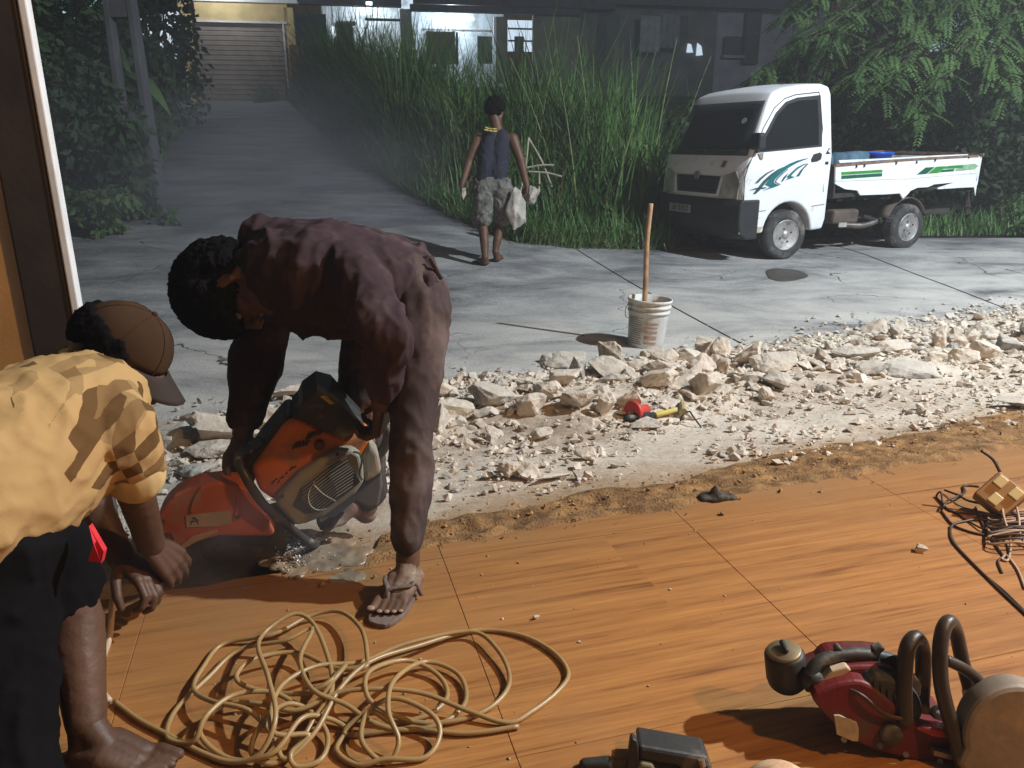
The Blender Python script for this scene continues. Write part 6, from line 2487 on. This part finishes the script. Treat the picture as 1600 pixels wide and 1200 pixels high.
# belt arm, guard and blade
bc = sp(344, 852, .055)
sprism('blade_arm', [(330, 858), (340, 835), (395, 800), (440, 790), (462, 822), (430, 838), (370, 868)], SBLK, .075, .035, saw, .006)
blade_m = mat('steel_blade', (.10, .092, .085), .5, .25, 9, .08, 40, metal=.6, dirt=((.22, .18, .14), .4, 6))
BMx = Matrix.Translation(bc) @ Matrix.Rotation(SA, 4, 'Z') @ Matrix.Rotation(R(90), 4, 'X')
prof = [(.172, -.0018), (.172, .0018), (.05, .0018), (.05, .004), (.034, .010), (.012, .012), (.011, .018), (.001, .018)]
obj('blade', MB().lathe([(.001, -.002)] + prof, BMx, 64), blade_m, saw)
gpts = [(246, 806), (256, 790), (272, 775), (290, 765), (311, 758), (342, 754), (370, 757), (392, 768), (412, 798), (430, 832), (424, 839), (342, 838), (300, 850), (272, 862), (252, 838)]
sprism('blade_guard', gpts, ORGD, .018, .085, saw, .012, 3)
obj('guard_rib', MB().tube(catmull([sp(x, y, .016) for x, y in ((318, 759), (305, 778), (298, 800))], 5), .005, 6), ORGD, saw, True)
obj('guard_rib', MB().tube(catmull([sp(x, y, .016) for x, y in ((368, 758), (372, 780), (368, 806))], 5), .004, 6), ORGD, saw, True)
gl = sprism('guard_label', [(290, 806), (360, 798), (363, 818), (342, 822), (292, 824)], mat('foil_label', (.46, .37, .27), .5, .25, 8), .0145, .004, saw, 0)
for pts in ([(298, 820), (304, 808), (310, 819)], [(300, 809), (309, 812)], [(297, 815), (311, 814)]):
    obj('mark', MB().tube([sp(x, y, .0138) for x, y in pts], .0011, 5), SBLK, gl)
sprism('guard_strip', [(276, 858), (300, 838), (338, 827), (340, 832), (304, 848), (280, 862)], mat('worn_guard_edge', (.42, .27, .18), .6, .2, 9), .012, .006, saw, .001)
for x, y in ((371, 808), (255, 815)):
    obj('guard_bolt', MB().tube([sp(x, y, .012), sp(x, y, .02)], .006, 8), SGRD, saw)
# slurry thrown by the cut: wet mud film beside the blade
wet = mat('wet_slurry', (.27, .195, .125), .35, .35, 14, .5, 30, spec=.8)
rz = random.Random(12)
mb = MB()
for k in range(70):
    q = on(lerp(425, 560, rz.random()), 868 + rz.gauss(0, 15), .0)
    a = rz.uniform(.012, .045)
    mb.ball(q, (a * 1.3, a * .8, rz.uniform(.003, .008)), Matrix.Rotation(SA, 4, 'Z'), 12, 8)
tag(obj('wet_slurry', remesh(mb, .004, 3, lambda c, n_: c + n_ * .003 * noise.noise(c * 40)), wet, None, True), kind='stuff')
mb = MB()
rz = random.Random(8)
for k in range(160):
    q = on(430 + abs(rz.gauss(0, 30)), 870 + rz.gauss(0, 14), .008)
    q += Vector((0, 0, abs(rz.gauss(0, .012))))
    mb.ball(q, rz.uniform(.0012, .0040), None, 6, 4)
tag(obj('slurry_splash', mb, mat('pale_wet_splash', (.55, .52, .48), .1, .1, spec=.8), None, True), kind='stuff')

# water hose held by the man in yellow
HO = mat('tan_hose', (.50, .33, .14), .35, .12, 6, .05, 40, spec=.45, alpha_t=.35)
pth = [sp(247, 925, -.05), sp(235, 915, -.12), at(222, 893, 1.86), at(205, 884, 1.84), at(190, 892, 1.80), at(182, 910, 1.78), at(176, 938, 1.76)]
pth += [on(170, 1000, .012), on(150, 1060, .008), on(170, 1095, .008)]
tag(obj('held_hose', MB().tube(catmull(pth, 7), .0072, 10), mat('pale_hose_wet', (.46, .34, .23), .45, .12, 6), None, True), 'pale water hose held in the yellow-shirted man\'s hand', 'hose')

# ---------------------------------------------------------------- the tangle of tan hose on the tiles
def z5(x, y): return (160 + x / 2.105, 920 + y / 2.105)


rh = random.Random(21)
path = []


def lp(pts, z0=.008, z1=.008):
    out = []
    for k, p in enumerate(pts):
        z = p[2] if len(p) > 2 else lerp(z0, z1, k / max(1, len(pts) - 1))
        out.append(on(*z5(p[0], p[1]), z))
    return out


path += lp([(40, 370), (120, 430), (215, 480), (330, 540), (430, 570, .012), (520, 540, .03), (570, 420, .07), (545, 290, .08), (515, 170, .05), (620, 85, .06), (690, 110, .05), (740, 220, .04), (755, 330, .05), (700, 420, .03), (640, 520, .015)])
path += lp([(560, 575), (490, 540, .02), (520, 450, .04), (600, 380, .05), (680, 400, .03), (740, 480, .015), (720, 560), (640, 585), (620, 540, .02), (680, 480, .03)])
path += lp([(560, 470, .05), (580, 330, .06), (700, 255, .05), (850, 240, .03), (1000, 180, .03), (1210, 140, .02), (1300, 200, .02), (1340, 300, .012), (1290, 380), (1180, 430), (1040, 440, .012), (930, 400, .03)])
path += lp([(870, 350, .05), (880, 270, .06), (1000, 235, .03), (1100, 280, .014), (1135, 350), (1080, 410), (960, 440), (880, 400, .03)])
path += lp([(850, 480, .03), (880, 540, .02), (940, 570), (975, 500, .03), (940, 400, .06), (960, 300, .06), (1060, 240, .02), (1170, 280, .012), (1195, 370), (1120, 440), (1000, 465), (890, 440, .02), (800, 380, .04)])
path += lp([(690, 330, .06), (650, 230, .05), (690, 130, .05), (600, 170, .04), (450, 200, .02), (350, 290), (240, 400), (215, 490), (300, 500, .02), (340, 420, .05), (430, 350, .05), (560, 340, .04), (680, 390, .03)])
path += lp([(760, 300, .06), (800, 250, .06), (740, 310, .06), (650, 345, .04), (500, 330, .03), (440, 290, .04), (500, 230, .04), (640, 210, .03), (760, 260, .04), (860, 260, .05)])
path += lp([(870, 215, .05), (850, 130, .04), (780, 75, .03), (680, 90, .02), (560, 150, .02), (400, 180), (330, 260), (300, 330, .02), (360, 370, .04), (480, 400, .05), (560, 480, .03)])
path += lp([(600, 560, .014), (700, 470, .03), (780, 330, .05), (880, 240, .05), (1030, 190, .03), (1220, 138, .008), (1370, 150), (1480, 205), (1532, 275), (1500, 335), (1410, 405), (1330, 440), (1200, 400, .02), (1060, 345, .04), (930, 330, .05), (780, 340, .05)])
path += lp([(640, 400, .04), (530, 380, .04), (400, 380, .03), (320, 470, .015), (420, 560), (560, 540, .03), (650, 430, .05), (720, 420, .03), (800, 460), (770, 530), (840, 580), (930, 560, .015), (1060, 555), (1110, 480, .02), (1080, 410, .04), (960, 360, .05), (860, 410, .03), (800, 480), (1000, 462), (1200, 475), (1370, 452)])
hp = catmull(path, 6)
hp = [Vector((p.x, p.y, max(p.z, .0062))) for p in hp]
tag(obj('hose_coil', MB().tube(hp, .0052, 8), HO, None, True), 'tangled coil of tan plastic hose lying on the wood tiles', 'hose')

# ---------------------------------------------------------------- extension cords and socket block at the right
CB = mat('brown_cord', (.060, .034, .020), .5, .2, 9)
CW = mat('pale_cord', (.42, .29, .19), .5, .2, 9)


def cord(name, pts, r_, m, lab):
    q = catmull([on(x, y, z) for x, y, z in pts], 8)
    q = [Vector((p.x, p.y, max(p.z, r_))) for p in q]
    return tag(obj(name, MB().tube(q, r_, 7), m, None, True), lab, 'cord', 'extension cords heaped on the tiles')


def zc(x, y, z=.004): return (1460 + x / 10, 730 + y / 10, z)


cord('extension_cord', [zc(1600, 780, .02), zc(1280, 740, .03), zc(860, 750, .02), zc(500, 720), zc(250, 680), zc(120, 560), zc(30, 460), zc(100, 390, .02), zc(150, 600), zc(320, 700), zc(560, 860), zc(800, 970, .01), zc(1200, 1000, .02), zc(1500, 990), zc(1700, 900)], .0031, CB, 'brown cord with its left-most loop pointing at the wood chip')
cord('extension_cord', [zc(160, 360, .01), zc(380, 440, .02), zc(520, 520, .02), zc(800, 590, .02), zc(1000, 680, .02), zc(1300, 730), zc(1700, 800)], .0037, CB, 'thick dark cord running into the socket block from the left')
cord('extension_cord', [zc(1700, 850, .03), zc(1400, 880, .03), zc(1000, 870, .02), zc(700, 820), zc(450, 850), zc(290, 900), zc(250, 1020), zc(300, 1180), zc(500, 1400), zc(800, 1700), zc(1100, 1950), zc(1500, 2350)], .0039, CB, 'dark doubled cord sweeping down to the right edge, upper strand')
cord('extension_cord', [zc(1700, 1100), zc(1200, 1080), zc(800, 1060), zc(500, 990), zc(280, 890), zc(140, 720), zc(110, 680), zc(150, 600, .02), zc(230, 500, .02), zc(350, 460, .02), zc(480, 390, .01), zc(460, 290), zc(700, 300)], .0034, CB, 'thin brown cord looping round the left of the heap')
cord('extension_cord', [zc(250, 920), zc(270, 1100), zc(420, 1320), zc(700, 1600), zc(1000, 1900), zc(1450, 2320)], .0037, CB, 'dark doubled cord sweeping down to the right edge, lower strand')
cord('extension_cord', [zc(1040, 480, .05), zc(1080, 760, .04), zc(1150, 1000, .02), zc(1190, 1200, .01), zc(1170, 1400), zc(1130, 1460), zc(1060, 1440), zc(1080, 1400), zc(1130, 1380), zc(1300, 1600), zc(1420, 1900)], .0035, CW, 'pale cord hanging down from the socket block')
cord('extension_cord', [zc(1240, 260, .03), zc(1260, 500, .05), zc(1320, 800, .04), zc(1340, 1050, .02), zc(1450, 1250)], .0035, CW, 'second pale cord right of the socket block')
cord('extension_cord', [zc(640, 620), zc(760, 900), zc(860, 1060), zc(980, 1250), zc(1080, 1400), zc(1020, 1430), zc(1000, 1500), zc(1060, 1650)], .003, CB, 'thin brown cord with a small knot below the heap')
rc = random.Random(17)
for k in range(7):
    y0 = 640 + k * 62
    cord('extension_cord', [zc(1750, y0 + rc.uniform(-60, 60), .03), zc(1350, y0 + rc.uniform(-40, 60), .035), zc(1000 - 20 * k, y0 + 60 + rc.uniform(-40, 40), .02), zc(850, y0 + 120, .012), zc(900, y0 + 190, .02), zc(1300, y0 + 160, .035), zc(1750, y0 + 200 + rc.uniform(-60, 60), .02)], .0035, CB if k % 3 else CW, '' + ['topmost', 'second', 'third', 'fourth', 'fifth', 'sixth', 'lowest'][k] + ' of the cord strands bundled under the socket block')
sk = empty('socket_block', on(1560, 805, 0), 'cream three-way socket block lying on the heap of cords', 'socket')
c = at(1562, 776, 2.36)
SM = Matrix.Translation(c) @ Matrix.Rotation(R(-28), 4, 'Z') @ Matrix.Rotation(R(-38), 4, 'X') @ Matrix.Rotation(R(35), 4, 'Y')
CRM = mat('cream_plastic', (.62, .50, .28), .45, .1, 9)
bevel(obj('body', MB().box(c, (.105, .055, .105), SM), mat('brown_grey_plastic', (.26, .17, .10), .5, .2), sk), .008, 2)
bevel(obj('face', MB().box(SM @ Vector((0, -.032, 0)), (.098, .012, .098), SM), mat('tan_face', (.45, .27, .12), .5, .1), sk), .003, 2)
for x, z in ((-.026, .026), (.026, .026), (.0, -.026)):
    bevel(obj('socket_plate', MB().box(SM @ Vector((x, -.040, z)), (.030, .006, .034), SM), mat('pale_yellow_plate', (.85, .76, .42), .4, .1), sk), .002, 1)
obj('plug_lead', MB().tube(catmull([SM @ Vector((-.05, 0, .06)), SM @ Vector((-.09, -.01, .075)), SM @ Vector((-.13, -.02, .07))], 5), .005, 7), CB, sk, True)

# ---------------------------------------------------------------- red hand saw machine at the lower right
def z6b(x, y, d): return at(1100 + x / 3.2, 940 + y / 3.2, d)


RED_ = mat('shaded_red_paint', (.13, .010, .009), .5, .2, 6, .1, 50, dirt=((.09, .05, .035), .40, 9))  # body red darkened: shade on the machine's front is put into the colour
OLV = mat('worn_dark_handle', (.050, .036, .024), .4, .25, 10, .1, 60)
pw = empty('red_power_saw', on(1400, 1190, 0), 'red petrol hand saw with two black hoop handles lying on the tiles', 'saw')


def zprism(name, pts, m, d, th, bev=.008):
    if len(pts) > 6 and bev >= .010:
        pts = [tuple(q)[:2] for q in catmull([(x, y, 0) for x, y in pts], 3, True)]
    o = obj(name, MB().prism([z6b(x, y, d) for x, y in pts], Vector((.10, .95, -.12)).normalized() * th), m, pw)
    if bev: bevel(o, bev, 2)
    return o


zprism('body', [(545, 480), (590, 440), (720, 400), (840, 420), (1050, 590), (1230, 640), (1300, 690), (1320, 840), (1040, 795), (780, 715), (600, 560)], RED_, 1.43, .13, .014)
zprism('upper_body', [(590, 440), (640, 350), (720, 325), (940, 330), (985, 410), (1040, 500), (1000, 590), (840, 520), (700, 440)], RED_, 1.46, .10, .012)
zprism('engine_block', [(790, 430), (860, 370), (1000, 400), (1075, 470), (1100, 560), (1060, 610), (960, 575), (840, 520)], SBLK, 1.435, .13, .010)
zprism('lit_cream_edge', [(590, 400), (640, 345), (715, 325), (740, 345), (660, 400), (600, 420)], mat('lit_cream_edge', (.55, .42, .28), .6, .1), 1.452, .02, .003)  # pale cream stands for lamplight on the top edge, painted as a patch
zprism('label', [(650, 570), (675, 568), (765, 605), (775, 640), (772, 700), (745, 700), (665, 665)], mat('grey_label', (.42, .33, .23), .6, .25, 30), 1.4265, .004, .001)
zprism('lit_top_panel', [(1060, 640), (1090, 622), (1200, 640), (1225, 690), (1150, 680)], mat('lit_red_paint', (.55, .06, .04), .45, .1), 1.424, .02, .004)  # brighter copy of the body red: light on the upward face, painted in
zprism('chrome_panel', [(1040, 420), (1070, 385), (1092, 420), (1085, 480), (1040, 470)], mat('pale_metal', (.62, .52, .40), .4, .1, metal=.3), 1.47, .03, .004)
ca = z6b(400, 245, 1.50)
cz = Vector((.20, .02, -1)).normalized()
CMx = Matrix.Translation(ca) @ cz.to_track_quat('Z', 'Y').to_matrix().to_4x4()
can = obj('filter_can', MB().lathe([(.001, .0), (.026, .0), (.034, .003), (.038, .008), (.039, .06), (.036, .075), (.028, .085), (.001, .087)], CMx, 32), SBLK, pw, True)
obj('can_lid', MB().lathe([(.001, -.004), (.030, -.003), (.033, .0), (.033, .003)], CMx, 32), mat('brass_lid', (.26, .20, .11), .45, .2, 20, metal=.4), can, True)
obj('wing_nut', MB().limb([CMx @ Vector((-.010, 0, -.008)), CMx @ Vector((.010, .002, -.011))], [.006, .006]), SBLK, can, True)
obj('spout', MB().tube([z6b(520, 360, 1.48), z6b(560, 420, 1.46)], .022, 10), SBLK, pw, True)
rhp = [(520, 375, 1.465), (560, 315, 1.47), (610, 285, 1.475), (690, 265, 1.48), (790, 262, 1.485), (880, 275, 1.49), (960, 300, 1.49), (1010, 330, 1.485)]
obj('rear_handle', MB().tube(catmull([z6b(*p) for p in rhp], 6), .0125, 12), SBLK, pw, True)
zprism('trigger', [(720, 285), (770, 280), (765, 330), (745, 345)], SBLK, 1.475, .02, .003)
zprism('throttle_lock', [(655, 240), (675, 225), (695, 240), (690, 258), (660, 258)], SBLK, 1.472, .02, .003)
zprism('switch_lever', [(845, 240), (890, 222), (910, 240), (885, 262), (880, 320), (865, 320)], SBLK, 1.476, .02, .003)
obj('front_hoop', MB().tube(catmull([z6b(*p) for p in ((1005, 610, 1.43), (1000, 480, 1.435), (1003, 350, 1.44), (1018, 230, 1.445), (1060, 180, 1.46), (1092, 240, 1.485), (1095, 360, 1.49), (1090, 460, 1.49), (1085, 560, 1.48))], 7), .0145, 12), OLV, pw, True)
obj('tall_hoop', MB().tube(catmull([z6b(*p) for p in ((1300, 840, 1.40), (1262, 700, 1.405), (1215, 540, 1.41), (1185, 400, 1.415), (1180, 250, 1.42), (1196, 140, 1.43), (1230, 100, 1.445), (1262, 160, 1.465), (1290, 290, 1.475), (1330, 440, 1.475), (1345, 560, 1.46))], 7), .0135, 12), OLV, pw, True)
obj('hoop_brace', MB().tube(catmull([z6b(*p) for p in ((1205, 290, 1.425), (1290, 330, 1.43), (1370, 390, 1.435), (1400, 450, 1.435), (1405, 520, 1.435))], 6), .0105, 10), OLV, pw, True)
obj('hoop_ferrule', MB().tube([z6b(1330, 440, 1.474), z6b(1352, 560, 1.46)], .0145, 12), mat('bare_steel', (.35, .27, .19), .45, .2, 12, metal=.6), pw, True)
obj('hoop_ferrule', MB().tube([z6b(1404, 450, 1.434), z6b(1408, 520, 1.434)], .0115, 12), mat('bare_steel', (.35, .27, .19), .45, .2, 12, metal=.6), pw, True)
gd = [(1570 + 265 * math.cos(a), 690 - 265 * math.sin(a)) for a in rng(R(190), R(-10), 30)] + [(1840, 860), (1310, 860)]
zprism('disc_guard', gd, mat('dusty_brown_guard', (.25, .20, .15), .6, .3, 7, .1, 40, dirt=((.34, .25, .17), .35, 7)), 1.385, .05, .012)
zprism('pull_cord_grip', [(1155, 580), (1180, 555), (1240, 560), (1270, 590), (1250, 610), (1165, 605)], mat('pale_metal', (.62, .52, .40), .4, .1, metal=.3), 1.455, .03, .005)

for x, y in ((700, 690), (880, 720), (1010, 765), (1180, 800), (1270, 720)):
    obj('screw', MB().tube([z6b(x, y, 1.426), z6b(x, y, 1.44)], .0055, 8), mat('bare_steel', (.35, .27, .19), .45, .2, 12, metal=.6), pw)
for k in range(6):
    obj('cooling_fin', MB().prism([z6b(x, y, 1.432) for x, y in ((850 + 34 * k, 400 + 22 * k), (862 + 34 * k, 396 + 22 * k), (872 + 34 * k, 520 + 14 * k), (860 + 34 * k, 524 + 14 * k))], Vector((0, .03, 0))), SBLK, pw)
obj('fuel_line', MB().tube(catmull([z6b(700, 430, 1.44), z6b(790, 470, 1.42), z6b(900, 560, 1.42), z6b(1010, 590, 1.425)], 6), .004, 7), mat('brown_cord', (.06, .034, .02)), pw, True)
bevel(obj('fuel_cap', MB().lathe([(.020, 0), (.020, .010), (.014, .014), (.001, .014)], Matrix.Translation(z6b(930, 660, 1.43)) @ Matrix.Rotation(R(75), 4, 'X'), 20), SBLK, pw, True), .001)
obj('chain_guide', MB().prism([z6b(x, y, 1.415) for x, y in ((1150, 745), (1330, 790), (1330, 815), (1150, 770))], Vector((0, .012, 0))), mat('bare_steel', (.35, .27, .19)), pw)

# ---------------------------------------------------------------- things cut by the lower edge
def z8(x, y, d): return at(920 + x / 4, 1080 + y / 4, d)


pt = empty('tool_case', on(1040, 1215, 0), 'dark plastic tool with an upright fin at the bottom edge of the floor', 'tool')
nrm = Vector((.05, .95, -.1)).normalized()
bevel(obj('fin', MB().prism([z8(*p, 1.40) for p in ((225, 560), (262, 310), (275, 298), (300, 312), (312, 350), (322, 560))], nrm * .02), SBLK, pt), .004, 2)
bevel(obj('bar', MB().prism([z8(*p, 1.40) for p in ((312, 342), (660, 402), (740, 415), (800, 560), (640, 560), (560, 470), (320, 430))], nrm * .06), SBLK, pt), .006, 2)
bevel(obj('grey_insert', MB().prism([z8(*p, 1.395) for p in ((300, 480), (330, 450), (400, 465), (440, 560), (300, 560))], nrm * .03), mat('olive_insert', (.16, .15, .08), .7), pt), .004, 2)
obj('bolt', MB().tube([z8(700, 425, 1.398), z8(712, 470, 1.398)], .006, 8), mat('bare_steel', (.35, .27, .19), .45, .2, 12, metal=.6), pt)
dm = at(1218, 1262, 1.36)
de = empty('pale_bowl', dm, 'cream dome-shaped lid with a reddish smear at the bottom edge of the floor', 'lid')
obj('dome', MB().ball(dm, (.075, .075, .080), None, 32, 20), mat('cream_dome', (.66, .50, .30), .45, .05, 3, dirt=((.50, .16, .09), .25, 9)), de, True)
bevel(obj('rim', MB().lathe([(.082, -.012), (.086, 0), (.080, .010)], Matrix.Translation(dm - Vector((0, 0, .045))), 32), mat('cream_dome', (.66, .50, .30)), de), .002)
q = on(931, 1200, 0)
tag(obj('rubber_foot', remesh(MB().limb([q + Vector((-.02, 0, .008)), q + Vector((.022, 0, .010))], [.012, .014]), .004, 2), SBLK, None, True), 'small dark rubber lump at the bottom edge left of the dark tool', 'rubber')

# ================================================================ dusty night air
hz = bpy.data.materials.new('dusty_air')
hz.use_nodes = True
t_ = hz.node_tree
t_.nodes.remove(t_.nodes['Principled BSDF'])
pv = t_.nodes.new('ShaderNodeVolumePrincipled')
pv.inputs['Color'].default_value = (.82, .86, .92, 1)
pv.inputs['Density'].default_value = .0065
pv.inputs['Anisotropy'].default_value = .2
t_.links.new(pv.outputs[0], t_.nodes['Material Output'].inputs['Volume'])
tag(obj('haze', MB().box((0, 24, 6.1), (126, 100, 15.8)), hz), kind='stuff')

# drift of cutting dust hanging over the road mouth, and thicker round the blade
def dust(name, dens):
    m = bpy.data.materials.new(name)
    m.use_nodes = True
    t = m.node_tree
    t.nodes.remove(t.nodes['Principled BSDF'])
    N, L = t.nodes.new, t.links.new
    pv = N('ShaderNodeVolumePrincipled')
    pv.inputs['Color'].default_value = (.80, .82, .90, 1)
    pv.inputs['Anisotropy'].default_value = .1
    tc = N('ShaderNodeTexCoord')
    vl = N('ShaderNodeVectorMath'); vl.operation = 'LENGTH'
    L(tc.outputs['Object'], vl.inputs[0])
    fall = N('ShaderNodeMapRange')
    fall.inputs['From Min'].default_value = 1.0; fall.inputs['From Max'].default_value = .15
    fall.inputs['To Min'].default_value = 0; fall.inputs['To Max'].default_value = 1
    L(vl.outputs['Value'], fall.inputs[0])
    nn = N('ShaderNodeTexNoise'); nn.inputs['Scale'].default_value = 2.2; nn.inputs['Detail'].default_value = 3
    L(tc.outputs['Object'], nn.inputs['Vector'])
    nr = N('ShaderNodeMapRange'); nr.inputs['From Min'].default_value = .35; nr.inputs['From Max'].default_value = .7; nr.inputs['To Max'].default_value = dens
    L(nn.outputs['Fac'], nr.inputs[0])
    mu = N('ShaderNodeMath'); mu.operation = 'MULTIPLY'
    L(fall.outputs[0], mu.inputs[0]); L(nr.outputs[0], mu.inputs[1])
    L(mu.outputs[0], pv.inputs['Density'])
    L(pv.outputs[0], t.nodes['Material Output'].inputs['Volume'])
    return m


for c, rad, dens in (((-2.7, 7.6, .75), (2.6, 3.0, 1.5), .20), ((-.78, 1.90, .20), (.62, .48, .34), 1.0)):
    o = obj('dust_cloud', MB().ball((0, 0, 0), 1.0, None, 24, 14), dust('drifting_dust', dens))
    o.location = c
    o.scale = rad
    tag(o, kind='stuff')
